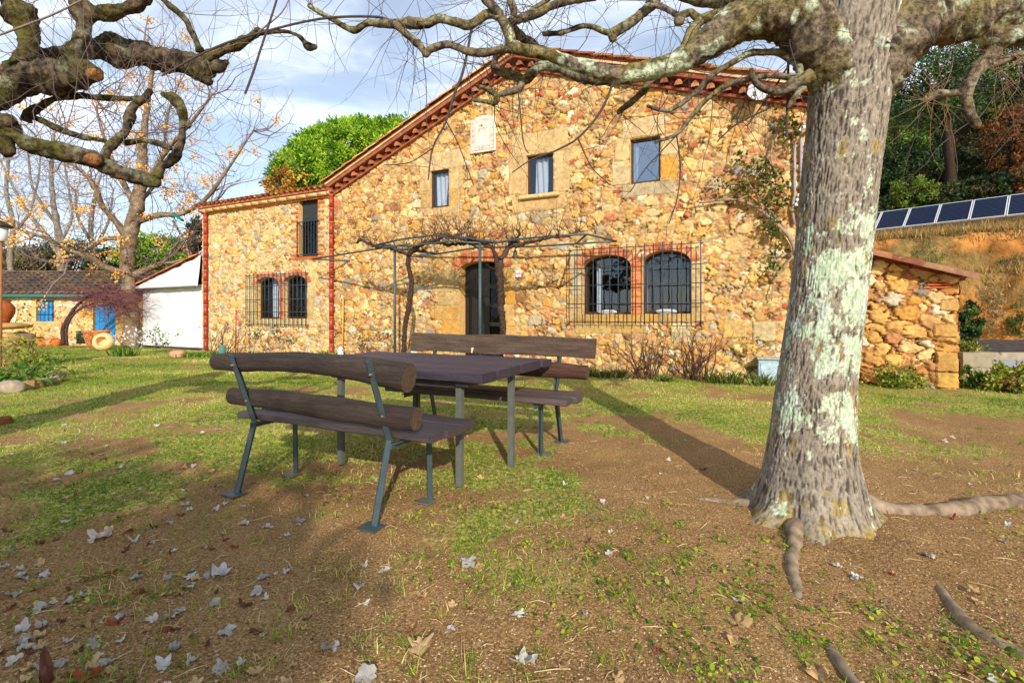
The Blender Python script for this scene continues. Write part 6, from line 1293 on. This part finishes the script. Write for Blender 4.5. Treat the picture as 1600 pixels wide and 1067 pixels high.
def clump(name, x, y, h_px, w_px, label, seed, n=60, cols=((60, 84, 30),), width=.012, group=None, cat='plant', bend=.5):
    R = np.random.default_rng(seed); g = G(x, y); k_ = g.y / F; H_, W_ = h_px * k_, w_px * k_ / 2; b = MB()
    for q in range(n):
        p = np.array((R.normal(0, W_ * .45), R.normal(0, W_ * .35), -.01)); d = np.array((R.normal(0, .35) + p[0] / W_ * .5, R.normal(0, .35), 1.0)); L_ = H_ * R.uniform(.6, 1.15); sd = np.array((R.normal(), R.normal(), 0)); sd /= np.linalg.norm(sd); w = width * R.uniform(.7, 1.3)
        p1 = p + d * L_ * .5; p2 = p + d * L_ * .85 + np.array((d[0], d[1], -.3)) * L_ * bend * .6
        b.add([p - sd * w, p + sd * w, p1 + sd * w * .8, p1 - sd * w * .8, p2], [[0, 1, 2, 3]], [[3, 2, 4]], np.array(C(*cols[R.integers(len(cols))])) * R.uniform(.75, 1.2))
    o = b.build(name, M_LEAF, None, False); o.location = g; return tag(o, label, cat, group)
for k, (x, y, h, w, lb) in enumerate(((925, 588, 20, 22, 'iris clump nearest the far bench at the wall foot'), (948, 590, 20, 26, 'second iris clump from the bench at the wall foot'), (972, 591, 22, 24, 'iris clump just left of the left rose bush'), (1040, 596, 14, 30, 'low iris clump between the two rose bushes'), (1118, 598, 26, 30, 'leafy clump just right of the right rose bush'), (1145, 600, 30, 34, 'tall green clump between rose bush and sapling'), (1190, 602, 28, 36, 'green clump in front of the pale meter box'))):
    clump('wall_plant', x, y, h, w, lb, 1100 + k, 90, GRN + [(120, 110, 50)], .010, 'plants along the wall foot')
for k, (x, y, h, w, lb) in enumerate(((488, 560, 10, 16, 'bright tuft left of the right downpipe'), (508, 562, 20, 22, 'spiky tuft beside the foot of the right downpipe'), (545, 564, 10, 26, 'bright tuft right of the right downpipe'), (195, 556, 24, 34, 'lush green clump by the base of the berry tree'), (305, 558, 12, 50, 'low green tuft in front of the canvas porch'), (345, 562, 12, 40, 'low green tuft at the left red downpipe'), (1460, 604, 28, 46, 'arching iris clump in front of the shed'), (1540, 606, 40, 34, 'upright bright iris clump right of the planter'))):
    clump('green_clump', x, y, h, w, lb, 1120 + k, 110, [(70, 110, 24), (96, 140, 30), (52, 84, 22), (130, 160, 60)], .014, 'green clumps near the walls')
def mound(name, x, y, h_px, w_px, label, seed, cols, size=.05, n=40, cl=26, cat='shrub', asp=.6, m=None, group=None, z=0.0):
    R = np.random.default_rng(seed); g = G(x, y); k_ = g.y / F; H_, W_ = h_px * k_, w_px * k_ / 2; t = empty(name, loc=(g.x, g.y, z), label=label, cat=cat, group=group); b = MB()
    c = R.normal(0, 1, (cl, 3)); c /= np.linalg.norm(c, axis=1)[:, None]; c = np.abs(c) * np.sign(c * (1, 1, 0) + (0, 0, 1)); c = c * R.random((cl, 1)) ** .5 * (W_ * .9, W_ * .6, H_ * .85) + (0, 0, .03)
    leaves(b, c, min(W_, H_) * .32, n, size, R, cols, asp, .3); b.build('leaves', m or M_LEAF, t, False); b = MB(C(86, 70, 50))
    for e in c[::2]: b.tube([(e[0] * .2, e[1] * .2, -.02), e * .6, e], [.008, .006, .002], 4, cap=False)
    b.build('stems', M_TWIG, t, True); return t
YG = [(84, 104, 26), (116, 132, 36), (144, 152, 56), (168, 160, 72)]
mound('shed_shrub', 1405, 606, 40, 76, 'yellow green low shrub at the foot of the shed wall', 1201, YG, .055, 60, 34); mound('shed_shrub', 1578, 612, 54, 72, 'rounded light green shrub at the right edge of the lawn', 1202, YG + [(150, 110, 60)], .06, 60, 44); mound('spurge', 1508, 606, 46, 26, 'upright leafy spurge in front of the stone planter', 1203, YG, .06, 44, 16, 'plant')
mound('ivy_shrub', 1512, 566, 118, 46, 'tall dark ivy shrub behind the right corner of the shed', 1204, DPINE[1:] + [(96, 120, 40)], .075, 130, 60, z=.0)
pl = empty('stone_planter', loc=P(1517, 0, 8.5) * 1 - Vector((0, 0, P(1517, 0, 8.5).z)), label='rough concrete planter trough on a block beside the shed', cat='planter')
b = MB((.4, .36, .3)); b.hexa([(-.30, -.18, .28), (.20, -.18, .28), (.20, .18, .28), (-.30, .18, .28), (-.33, -.21, .54), (.26, -.21, .54), (.26, .21, .54), (-.33, .21, .54)]); b.build('trough', M_CONC, pl); b = MB((.5, .45, .36)); b.box((-.05, 0, .13), (.46, .36, .29), bev=.02); b.build('block', M_CONC, pl)
g = P(1517, 0, 8.5); R = np.random.default_rng(5); b = MB(); leaves(b, R.normal(0, 1, (26, 3)) * (.14, .07, .03) + (.0, 0, .07), .09, 34, .07, R, YG + [(110, 96, 60)], .3, .5, upb=.8); o = b.build('planter_plant', M_LEAF); o.location = (g.x, 8.5, .54); tag(o, 'spiky green succulent growing in the concrete planter', 'plant')
sl = empty('sleeper_wall', loc=(13.2, 12.4, 0), label='low dark timber sleeper edging along the path at right', cat='edging')
for k in range(2): b = MB(C(58, 54, 54)); b.box((.04 * k, .05 * k, .31 + .15 * k), (4.6, .2, .135), bev=.012); b.build('sleeper', M_LOG, sl)
b = MB(C(58, 54, 54)); b.box((0, .06, .10), (4.6, .2, .26)); b.build('footing', M_CONC, sl)
b = MB(); b.add([(9.2, 10.6, .035), (18, 10.6, .035), (18, 12.28, .035), (9.2, 12.28, .035)], [[0, 1, 2, 3]]); tag(b.build('path', mat('path_paving', base=C(160, 162, 168), var=.2, vs_=4, bump=.2)), kind='structure')
# climbing rose on the facade
R = np.random.default_rng(77); cl = empty('climbing_rose', loc=hw(5.4, -.1, 0), label='grey stemmed climbing rose with green leaves high beside the trunk', cat='climber'); O = np.array(cl.location); b = MB()
for rows in ([(1247, 590, 5), (1250, 470, 5), (1240, 385, 6), (1215, 352, 6), (1178, 322, 5), (1140, 312, 4), (1092, 317, 3)], [(1228, 358, 3, ), (1195, 320, 2.5), (1172, 290, 2), (1160, 262, 1.6)], [(1240, 400, 4), (1222, 420, 3), (1210, 440, 2), (1205, 470, 1.5)], [(1200, 335, 3), (1212, 290, 2.4), (1205, 240, 2), (1218, 196, 1.6)]):
    sp = spline([(*on(-.12, (x, y))[0], r * .0062) for x, y, r in rows], .05); b.tube(sp[:, :3] - O, sp[:, 3], 8, col=C(150, 128, 112), amp=.2, freq=20); sprout(b, sp, R, O, .25, (.15, .5), (.003, .005), 1, .2, .4, (110, 86, 66), (0, -.3, .4), kids=.25)
b.build('stems', M_TWIG, cl, True); b = MB(); cs = []
for (x, y, rx, ry, n_) in ((1200, 275, 22, 22, 22), (1212, 318, 18, 18, 16), (1165, 300, 26, 14, 12), (1218, 190, 16, 14, 10), (1242, 200, 8, 14, 7), (1180, 258, 18, 16, 10), (1205, 350, 14, 14, 10), (1218, 385, 12, 10, 6), (1210, 420, 10, 12, 4), (1135, 290, 22, 14, 6)):
    for _ in range(n_): cs.append(np.array(on(-.18 - .1 * R.random(), (x + R.normal(0, rx * .6), y + R.normal(0, ry * .6)))[0]) - O)
leaves(b, cs, .13, 9, .085, R, [(48, 70, 22), (74, 96, 30), (104, 120, 44), (134, 96, 50)], .6); b.build('leaves', M_LEAF, cl, False)
# purple weeping maple, planter shrub, flowers by the outbuilding
q = P(112, 0, 16.9); R = np.random.default_rng(91); mp_ = empty('weeping_maple', loc=(q.x, q.y, 0), label='weeping maple with a purple red twig canopy before the blue door', cat='tree'); O = np.array(mp_.location); b = MB(C(84, 62, 58))
for rows in ([(99, 538, 2.6), (98, 515, 2.6), (106, 498, 2.6), (120, 478, 2.2), (140, 462, 1.8), (165, 455, 1.4)], [(105, 540, 2), (104, 515, 2), (112, 495, 1.8), (130, 480, 1.5), (160, 472, 1.2), (188, 480, 1)]): sp = spline([(*P(x, y, 16.9), r * .022) for x, y, r in rows], .08); b.tube(sp[:, :3] - O, sp[:, 3], 8, amp=.3, freq=8)
b.build('trunk', M_BARK, mp_, True); b = MB()
for _ in range(420):
    px_, py_ = R.normal(165, 22), R.normal(470, 11); p = np.array(P(px_, py_, 16.9 + R.normal(0, .45))) - O; s_ = np.sign(R.normal((px_ - 158) / 40, .6)); grow(b, p, (s_ * .9, R.normal(0, .5), R.normal(.25, .3)), R.uniform(.5, 1.3), .007, 1, R, 0, .2, C(*[(104, 62, 68), (122, 72, 76), (88, 60, 64), (132, 68, 66)][R.integers(4)]), .3, .16, 3, 1.3)
b.build('twigs', M_TWIG, mp_, True)
bush('potted_shrub', 151, 546, 60, 44, 'bare green flecked shrub growing in the orange planter', 1010, 7, ((140, 120, 90),), GRN, 14, .06, r=.016, lev=1, spread=.5, leaf_top=.3)
bush('white_flowers', 211, 548, 36, 18, 'white flowering stems against the berry tree trunk', 1011, 8, ((150, 140, 110),), [(226, 226, 230), (206, 210, 216)], 14, .09, r=.006, spread=.3, cat='plant')
bush('creeper', 20, 548, 76, 56, 'green creeper climbing the wall between the blue shutters', 1012, 5, ((110, 90, 60),), GRN[1:], 18, .10, r=.01, spread=.3, cat='climber', leaf_top=.25)
# garden bed at the left edge
def big_leaf_plant(name, x, y, n, L_, label, seed, cols, W_=.5):
    R = np.random.default_rng(seed); g = G(x, y); b = MB()
    for q in range(n):
        a = R.uniform(0, 2 * math.pi); d = np.array((math.cos(a), math.sin(a), R.uniform(.3, 1.5))); d /= np.linalg.norm(d); p0_ = np.array((R.normal(0, W_ * .35), R.normal(0, W_ * .25), 0)); p = p0_ + d * R.uniform(.12, .60); sd = np.cross(d, (0, 0, 1)); sd /= np.linalg.norm(sd) + 1e-9; nr = np.cross(sd, d); Ls = L_ * R.uniform(.6, 1.2); w = Ls * .30
        d2 = d * .8 + np.array((0, 0, -.55)); rows_ = []
        for t, k_ in ((0, .1), (.25, .85), (.55, 1), (.8, .6), (1, .05)): c = p + (d * (1 - t) + d2 * t) * Ls * t; rows_ += [c - sd * w * k_ + nr * w * k_ * .35, c - nr * 0, c + sd * w * k_ + nr * w * k_ * .35]
        Q = [[3 * i_ + j_, 3 * i_ + j_ + 1, 3 * i_ + j_ + 4, 3 * i_ + j_ + 3] for i_ in range(4) for j_ in (0, 1)]; b.add(rows_, Q, None, np.array(C(*cols[R.integers(len(cols))])) * R.uniform(.8, 1.2)); b.tube([p0_, p], .006, 4, col=C(90, 130, 50), cap=False)
    o = b.build(name, M_LEAF, None, True); o.location = g; return tag(o, label, 'plant')
big_leaf_plant('broadleaf_plant', 8, 606, 64, .25, 'broad bright green leaves in the stone edged bed at left', 1301, [(70, 120, 24), (96, 150, 34), (54, 96, 24), (120, 166, 56)], .55); big_leaf_plant('broadleaf_plant', 62, 600, 14, .16, 'small broad leaved plant at the right end of the bed', 1302, [(62, 96, 30), (84, 116, 40)], .3)
bush('fennel', 40, 596, 66, 26, 'feathery yellow green fennel rising behind the broad leaves', 1303, 12, ((130, 140, 60), (150, 150, 76)), YG, 90, .09, r=.006, spread=.25, cat='plant', leaf_top=.5, asp=.3)
for k, (x, y, s_, c, lb) in enumerate(((18, 612, .22, (168, 152, 130), 'large grey stone at the front left of the bed edge'), (40, 608, .16, (180, 150, 96), 'ochre stone second in the bed edge'), (52, 606, .17, (170, 130, 92), 'brownish stone in the middle of the bed edge'), (66, 603, .18, (150, 138, 120), 'flat grey stone fourth in the bed edge'), (80, 598, .19, (170, 154, 116), 'mossy stone fifth in the bed edge'), (90, 590, .15, (160, 140, 116), 'small stone at the far right end of the bed edge'), (2, 664, .12, (150, 96, 60), 'reddish stone cut by the left edge of the photo'))):
    b = MB(np.array(C(*c)) * .8); b.rock((0, 0, s_ * .28), (s_ * .8, s_ * .6, s_ * .5), 40 + k, n=14, amp=.5, rz=k * .7); o = b.build('border_stone', M_STONE, None, True); g = G(x, y); o.location = g; tag(o, lb, 'stone', 'stones edging the bed')
b = MB(np.array(C(216, 172, 112)) * .85); b.rock((0, 0, .06), (.26, .16, .11), 60, n=14, amp=.4); o = b.build('footing_stone', M_STONE, None, True); g = G(520, 561); o.location = g; tag(o, 'tan stone lying at the foot of the right downpipe', 'stone')
b = MB(np.array(C(216, 150, 120)) * .85); b.rock((0, 0, .08), (.2, .16, .12), 61, n=14, amp=.3); o = b.build('pink_stone', M_STONE, None, True); o.location = G(278, 558); tag(o, 'pinkish stone at the foot of the white canvas', 'stone')
for (x, y, yt, c, nm, lb) in ((368, 556, 484, (176, 44, 34), 'red_stake', 'thin red stake standing in the rose by the wing wall'), (535, 560, 462, (222, 160, 40), 'yellow_stake', 'thin yellow stake leaning on the wall by the downpipe')):
    g = G(x, y); b = MB(C(*c)); b.tube([(0, 0, 0), (.02, 0, CAMH - (yt - HZ) / F * g.y)], .016, 8); o = b.build(nm, M_PLAIN, None, True); o.location = g; tag(o, lb, 'stake')
g = G(532, 562); b = MB(C(232, 230, 226)); b.lathe([(0, 0), (.075, 0), (.08, .05), (.08, .26), (.05, .31), (.028, .33), (.028, .37)], 18); o = b.build('white_bottle', M_WHITE, None, True); o.location = g; tag(o, 'white plastic bottle with a red cap by the downpipe', 'bottle')
b = MB(C(186, 52, 40)); b.lathe([(.034, .36), (.034, .40), (0, .405)], 14); b.build('cap', M_PLAIN, o, True)
g = G(347, 560); b = MB(C(70, 120, 116)); b.lathe([(0, 0), (.07, .0), (.09, .05), (.085, .26), (.05, .34), (.02, .36), (0, .36)], 16); o = b.build('garden_jar', M_PLAIN, None, True); o.location = g; tag(o, 'small teal garden jar beside the left red downpipe', 'jar')
q = P(276, 338, 16.4); b = MB(C(24, 110, 104)); b.hexa([(-.30, 0, .10), (.28, -.05, -.30), (.30, .2, -.30), (-.28, .25, .10), (-.26, 0, .20), (.32, -.05, -.20), (.34, .2, -.20), (-.24, .25, .20)]); o = b.build('hanging_feeder', M_PLAIN); o.location = q; o.scale = (.55,) * 3; tag(o, 'teal feeder hanging from a limb of the berry tree', 'feeder')
b = MB(C(60, 50, 46)); b.tube([(0, .1, .14), (-.1, .1, .42)], .008, 5); b.build('string', M_PLAIN, o)

# ------------------------------------------------------------------ unseen evergreen added behind the viewpoint, crown shaped for the soft shade in front
R = np.random.default_rng(99); t3 = empty('shade_tree', loc=(-.2, -6.2, 0), label='unseen evergreen tree added behind the viewpoint, crown shaped to shade the left foreground', cat='tree'); b = MB(C(110, 92, 70))
b.tube([(0, 0, -.1), (0, 0, 1), (.05, 0, 2.3), (-.1, .1, 3.6)], [.2, .15, .13, .07], 14, amp=.2, freq=4); cs = []
for (cx_, cz_, rx, rz_, n_) in ((0, 3.75, 1.0, .42, 70), (-.8, 4.3, .9, .4, 22), (.1, 4.5, .5, .3, 8), (-1.9, 4.6, .8, .4, 14)):
    for _ in range(n_):
        d = R.normal(0, 1, 3); d = d / np.linalg.norm(d) * R.random() ** .4; cs.append((cx_ + d[0] * rx, d[1] * .55, cz_ + d[2] * rz_))
for e in cs[::6]: b.tube([(0, 0, 2.6), (e[0] * .5, e[1] * .5, 3.2), e], [.05, .035, .01], 6)
b.build('trunk', M_BARK, t3, True); b = MB(); leaves(b, cs, .26, 60, .12, R, GRN, .5, .2); b.build('crown', M_LEAF, t3, False)

# ------------------------------------------------------------------ ground cover
R = np.random.default_rng(404)
def scatter(n, y0, y1, pw, accept, margin=1.25):
    Y = y0 + (y1 - y0) * R.random(n) ** pw; X = (R.random(n) * 2 - 1) * Y * 1.06 * margin; k = accept(X, Y) > R.random(n); return X[k], Y[k]
in_front = lambda X, Y: ((X * CT - (Y - Z0) * ST > 8) | (X * ST + (Y - Z0) * CT < -.12) | (X < -14)) & (Y < 18)
def blades(X, Y, hmin, hmax, w, cols, wts, name, label=None, lean=.5):
    n = len(X); z = ground_z(X, Y); h = R.uniform(hmin, hmax, n) * (0.7 + .6 * fbm2(X * 2.2, Y * 2.2, 71, 2)); a = R.uniform(0, 2 * math.pi, n); ll = R.normal(0, lean, (n, 2)); wv = w * R.uniform(.6, 1.3, n) * np.clip(Y / 5, 1, 2.6)
    s = np.stack([np.cos(a), np.sin(a), 0 * a], -1) * wv[:, None]; p = np.stack([X, Y, z - .004], -1); d = np.stack([ll[:, 0], ll[:, 1], np.ones(n)], -1); d /= np.linalg.norm(d, axis=1)[:, None]
    mid = p + d * h[:, None] * .55; tip = p + d * h[:, None] * .95 + np.c_[ll * h[:, None] * .45, -np.abs(ll[:, 0]) * h * .2]
    V = np.stack([p - s, p + s, mid + s * .7, mid - s * .7, tip], 1).reshape(-1, 3); o = np.arange(n)[:, None] * 5
    pal = np.array([C(*c) for c in cols]); patch = fbm2(X * .9, Y * .9, 88, 3); pr = np.array(wts, float); ci = np.searchsorted(np.cumsum(pr) / pr.sum(), np.clip(R.random(n) * .7 + (patch - .5) * 1.6 + .15, 0, .999))
    cc = np.repeat(pal[ci] * R.uniform(.75, 1.2, (n, 1)), 5, 0)
    return tag(mesh_np(name, V, [o + np.array([0, 1, 2, 3]), o + np.array([3, 2, 4])], M_GRASS, None, False, cc), kind='stuff')
gcols = [(74, 116, 18), (106, 146, 26), (150, 170, 50), (196, 184, 98), (226, 200, 140)]
X, Y = scatter(520000, 2.0, 17.5, 1.15, lambda X, Y: grass_amt(X, Y) ** 1.2 * in_front(X, Y)); blades(X, Y, .018, .055, .0024, gcols, (2.2, 2.5, 2.2, 1.9, 2.1), 'lawn_grass', lean=.7)
# scattered tufts on the bare soil
cx_, cy_ = scatter(900, 1.5, 6.5, 1.3, lambda X, Y: .75 * (1 - grass_amt(X, Y)) * (fbm2(X * .9, Y * .9, 300, 2) > .42)); k = R.integers(8, 34, len(cx_)); sp_ = R.uniform(.012, .035, len(cx_)); ids = np.repeat(np.arange(len(cx_)), k)
blades(cx_[ids] + R.normal(0, 1, len(ids)) * sp_[ids], cy_[ids] + R.normal(0, 1, len(ids)) * sp_[ids], .02, .075, .0017, gcols, (2, 2.4, 2, 1.6, 1.8), 'grass_tufts', lean=.8)
# clover
cx_, cy_ = scatter(3000, 1.5, 5.5, 1.5, lambda X, Y: .9 * (fbm2(X * 1.3 + 7, Y * 1.3, 320, 3) > .50) * smooth(.2, 1.2, 3.6 - Y + (X < 1) * 1.0)); k = R.integers(2, 9, len(cx_)); ids = np.repeat(np.arange(len(cx_)), k); n = len(ids)
X, Y = cx_[ids] + R.normal(0, .028, n), cy_[ids] + R.normal(0, .028, n); Z = ground_z(X, Y) + R.uniform(.004, .022, n); rr = R.uniform(.004, .0105, n); a = np.arange(6) * math.pi / 3; tl = R.normal(0, .3, (n, 2))
V = np.stack([X[:, None] + rr[:, None] * np.cos(a), Y[:, None] + rr[:, None] * np.sin(a), Z[:, None] + rr[:, None] * (np.cos(a) * tl[:, :1] + np.sin(a) * tl[:, 1:])], -1).reshape(-1, 3); o = np.arange(n)[:, None] * 6; pal = np.array([C(*c) for c in ((84, 124, 20), (120, 152, 30), (150, 172, 44), (172, 176, 50), (64, 100, 26))])
tag(mesh_np('clover', V, [o + np.array([0, 1, 2, 3]), o + np.array([0, 3, 4, 5])], M_GRASS, None, False, np.repeat(pal[R.integers(0, 5, n)] * R.uniform(.8, 1.2, (n, 1)), 6, 0)), kind='stuff')
# grit, straw and bits of twig
X, Y = scatter(60000, 1.45, 5.5, 1.7, lambda X, Y: 1 - .8 * grass_amt(X, Y)); n = len(X); oc = np.array([(1, 0, 0), (0, 1, 0), (-1, 0, 0), (0, -1, 0), (0, 0, .7), (0, 0, -.7)]); rr = R.uniform(.0012, .0046, n) * R.uniform(.6, 1.5, n); cR = R.uniform(.5, 1.4, (n, 6, 1))
V = np.stack([X, Y, ground_z(X, Y) + rr * .2], -1)[:, None] + oc[None] * rr[:, None, None] * cR; o = np.arange(n)[:, None] * 6; T = [[0, 1, 4], [1, 2, 4], [2, 3, 4], [3, 0, 4]]; pal = np.array([C(*c) for c in ((150, 118, 82), (112, 84, 58), (176, 146, 106), (84, 62, 44), (186, 162, 126))])
tag(mesh_np('grit', V.reshape(-1, 3), [o + np.array(t) for t in T], M_PLAIN, None, False, np.repeat(pal[R.integers(0, 5, n)], 6, 0)), kind='stuff')
b = MB(); X, Y = scatter(1500, 1.5, 7, 1.4, lambda X, Y: .8 + 0 * X)
for x, y, z in zip(X, Y, ground_z(X, Y)):
    a, L_ = R.uniform(0, math.pi), R.uniform(.02, .09) * (1.8 if R.random() < .08 else 1); d = np.array((math.cos(a), math.sin(a), 0)) * L_ / 2; p = np.array((x, y, z + .004)); b.tube([p - d, p + (R.normal(0, .006), R.normal(0, .006), R.uniform(.0, .010)), p + d], [.0009, .0012, .0007], 4, col=C(*[(206, 178, 122), (176, 142, 96), (120, 92, 66), (220, 200, 150)][R.integers(4)]), cap=False)
tag(b.build('straw_litter', M_PLAIN, None, False), kind='stuff')
# dry grass along the terrace edges
n = 9000; t = R.uniform(-4, 10, n); e = R.random(n) < .55; q = np.where(e, R.normal(-1.25, .16, n), R.normal(-4.2, .3, n)); q = np.where(R.random(n) < .25, R.uniform(-1.2, .6, n), q); X, Y = 18.2 - .65 * t + .76 * q, 20 + .76 * t + .65 * q; Z = hill_h(q, X, Y) - .05; h = R.uniform(.12, .42, n); a = R.uniform(0, 6.3, n); s = np.stack([np.cos(a), np.sin(a), 0 * a], -1) * .016; p = np.stack([X, Y, Z], -1); ll = np.c_[R.normal(-.15, .3, n), R.normal(-.2, .3, n), np.ones(n)]
V = np.stack([p - s, p + s, p + ll * h[:, None]], 1).reshape(-1, 3); pal = np.array([C(*c) for c in ((212, 170, 110), (186, 144, 92), (150, 130, 80), (120, 122, 60))]); tag(mesh_np('dry_grass', V, [np.arange(3 * n).reshape(n, 3)], M_GRASS, None, False, np.repeat(pal[R.integers(0, 4, n)], 3, 0)), kind='stuff')
for k, (px, D_, y, w, h, cols, lb) in enumerate(((1450, 17.6, 402, 26, 20, [(96, 106, 50), (126, 130, 66), (150, 140, 80)], 'grey green scrub on the ledge above the shed roof'), (1550, 15.4, 480, 14, 40, [(190, 160, 110), (160, 130, 90), (130, 120, 80)], 'tall straw coloured weeds in front of the lower bank'), (1590, 15.2, 505, 22, 26, [(70, 90, 36), (96, 110, 48)], 'green scrub at the foot of the bank by the right edge'), (1575, 16.6, 412, 20, 12, [(150, 120, 70), (120, 110, 60)], 'dry scrub hanging over the ledge at the right edge'))):
    q = P(px, y, D_); R_ = np.random.default_rng(1500 + k); b = MB(); c = R_.normal(0, .5, (24, 3)) * (w * D_ / F, .3, h * D_ / F); leaves(b, c, .16, 40, .13, R_, cols, .2, .3, upb=1.0); o = b.build('scrub', M_LEAF); o.location = q; tag(o, lb, 'scrub')

# ------------------------------------------------------------------ fallen leaves: each one an object of its own
def leaf_mesh(seed, col, lobed=True):
    R = np.random.default_rng(seed); n = 30; a = np.arange(n) * 2 * math.pi / n
    r = (.62 + .38 * np.abs(np.cos(a * 2.5)) ** 1.2) * (1 + .25 * np.cos(a)) if lobed else .30 / np.maximum(np.sqrt((np.cos(a) * .30) ** 2 + np.sin(a) ** 2), .2)
    r = r * R.uniform(.86, 1.1, n); b = MB(); rings = []
    for f in (.35, .7, 1.0):
        x, y = r * f * np.cos(a), r * f * np.sin(a); z = .26 * f * np.sin(a * 2 + R.uniform(0, 6)) * f + .38 * (y ** 2) * R.uniform(.1, 1.4) + .12 * f * np.sin(a * 5 + R.uniform(0, 6)) + R.normal(0, .035, n) * f + .14 * np.abs(x) * f; rings.append(np.stack([x, y, z], -1))
    V = np.vstack([np.zeros((1, 3))] + rings); T = [[0, 1 + k, 1 + (k + 1) % n] for k in range(n)]; Q = [[1 + q * n + k, 1 + (q + 1) * n + k, 1 + (q + 1) * n + (k + 1) % n, 1 + q * n + (k + 1) % n] for q in (0, 1) for k in range(n)]
    cc = np.array(C(*col)) * (0.80 + .4 * fbm2(V[:, 0] * 4 + seed, V[:, 1] * 4, seed, 3))[:, None]; b.add(V, Q, T, cc); b.tube([(-.1, 0, .0), (-.9, .05, .02), (-1.35, .12, .10)], .025, 4, col=np.array(C(*col)) * .7, cap=False); return b
KINDS_ = {'pale': [(204, 198, 190), (186, 178, 170), (212, 202, 186), (170, 162, 156)], 'tan': [(204, 172, 124), (190, 156, 108), (176, 140, 96)], 'brown': [(130, 78, 50), (150, 72, 46), (112, 70, 48)]}
PROTO = {k: [leaf_mesh(50 + 7 * i + len(k), c, k != 'brown').build('fallen_leaf', M_DRYLEAF, None, True) for i, c in enumerate(cs * (2 if k != 'brown' else 1))] for k, cs in KINDS_.items()}
used = set()
LBL = {'pale': 'one of the small pale grey curled leaves strewn over the ground', 'tan': 'one of the small tan dry leaves strewn over the ground', 'brown': 'one of the small reddish brown leaves strewn over the ground'}
GRP = {'pale': 'small pale fallen leaves', 'tan': 'small tan fallen leaves', 'brown': 'small reddish fallen leaves'}
def drop(kind, x, y, size, label=None):
    i = R.integers(len(PROTO[kind])); p = PROTO[kind][i]
    o = p if (kind, i) not in used else p.copy()
    if o is not p: COL.objects.link(o)
    used.add((kind, i)); o.location = (x, y, float(ground_z(x, y)) + size * .10); s = size * .5; o.scale = (s, s * R.uniform(.7, 1.05), s * R.uniform(.7, 1.5)); o.rotation_euler = (R.normal(0, .22), R.normal(0, .22), R.uniform(0, 6.28)); tag(o, label or LBL[kind], 'leaf', None if label else GRP[kind])
big = [('pale', 345, 894, .085, 'pale leaf alone on dark soil in front of the near bench'), ('tan', 655, 1012, .10, 'large crumpled tan leaf at the bottom left of centre'), ('tan', 1155, 977, .095, 'large rounded pale tan leaf below the lichen tree'), ('pale', 562, 914, .075, 'pair-sized pale leaf left of the grass tuft in the foreground'), ('pale', 730, 878, .10, 'wide cream leaf right of the near bench foot'), ('pale', 518, 1014, .075, 'crisp white lobed leaf near the bottom edge, left of centre'),
       ('pale', 575, 1056, .085, 'white leaf touching the bottom edge left of centre'), ('pale', 818, 1034, .085, 'greyish folded leaf in the bottom centre'), ('pale', 36, 1002, .08, 'white lobed leaf near the lower left corner'), ('brown', 72, 1060, .15, 'large brown leaf cut by the bottom edge at left'), ('brown', 140, 1057, .09, 'brown curled leaf beside the large one at the bottom edge'), ('tan', 1283, 1056, .10, 'pale broken leaf at the bottom edge by a thin root'), ('brown', 222, 922, .08, 'red brown leaf in the left foreground'), ('pale', 153, 843, .13, 'large pale leaf heap at the left of the foreground'), ('tan', 660, 930, .06, 'thin tan leaf in the centre of the foreground'), ('brown', 920, 845, .06, 'dark red leaf between bench and lichen tree')]
for k_, x, y, s_, lb in big: g = G(x, y); drop(k_, g.x, g.y, s_, lb)
cnt = 0
while cnt < 280:
    if R.random() < .62: px_, py_ = R.uniform(-20, 480), 640 + 440 * R.random() ** 1.0
    else: px_, py_ = R.uniform(0, 1620), 680 + 400 * R.random()
    if R.random() > (1.0 if px_ < 330 else .75): continue
    g = G(px_, py_); k_ = 'pale' if R.random() < .52 else 'tan' if R.random() < .55 else 'brown'; drop(k_, g.x, g.y, R.uniform(.03, .066)); cnt += 1
for k_, ps_ in PROTO.items():
    for i, p in enumerate(ps_):
        if (k_, i) not in used: bpy.data.objects.remove(p)
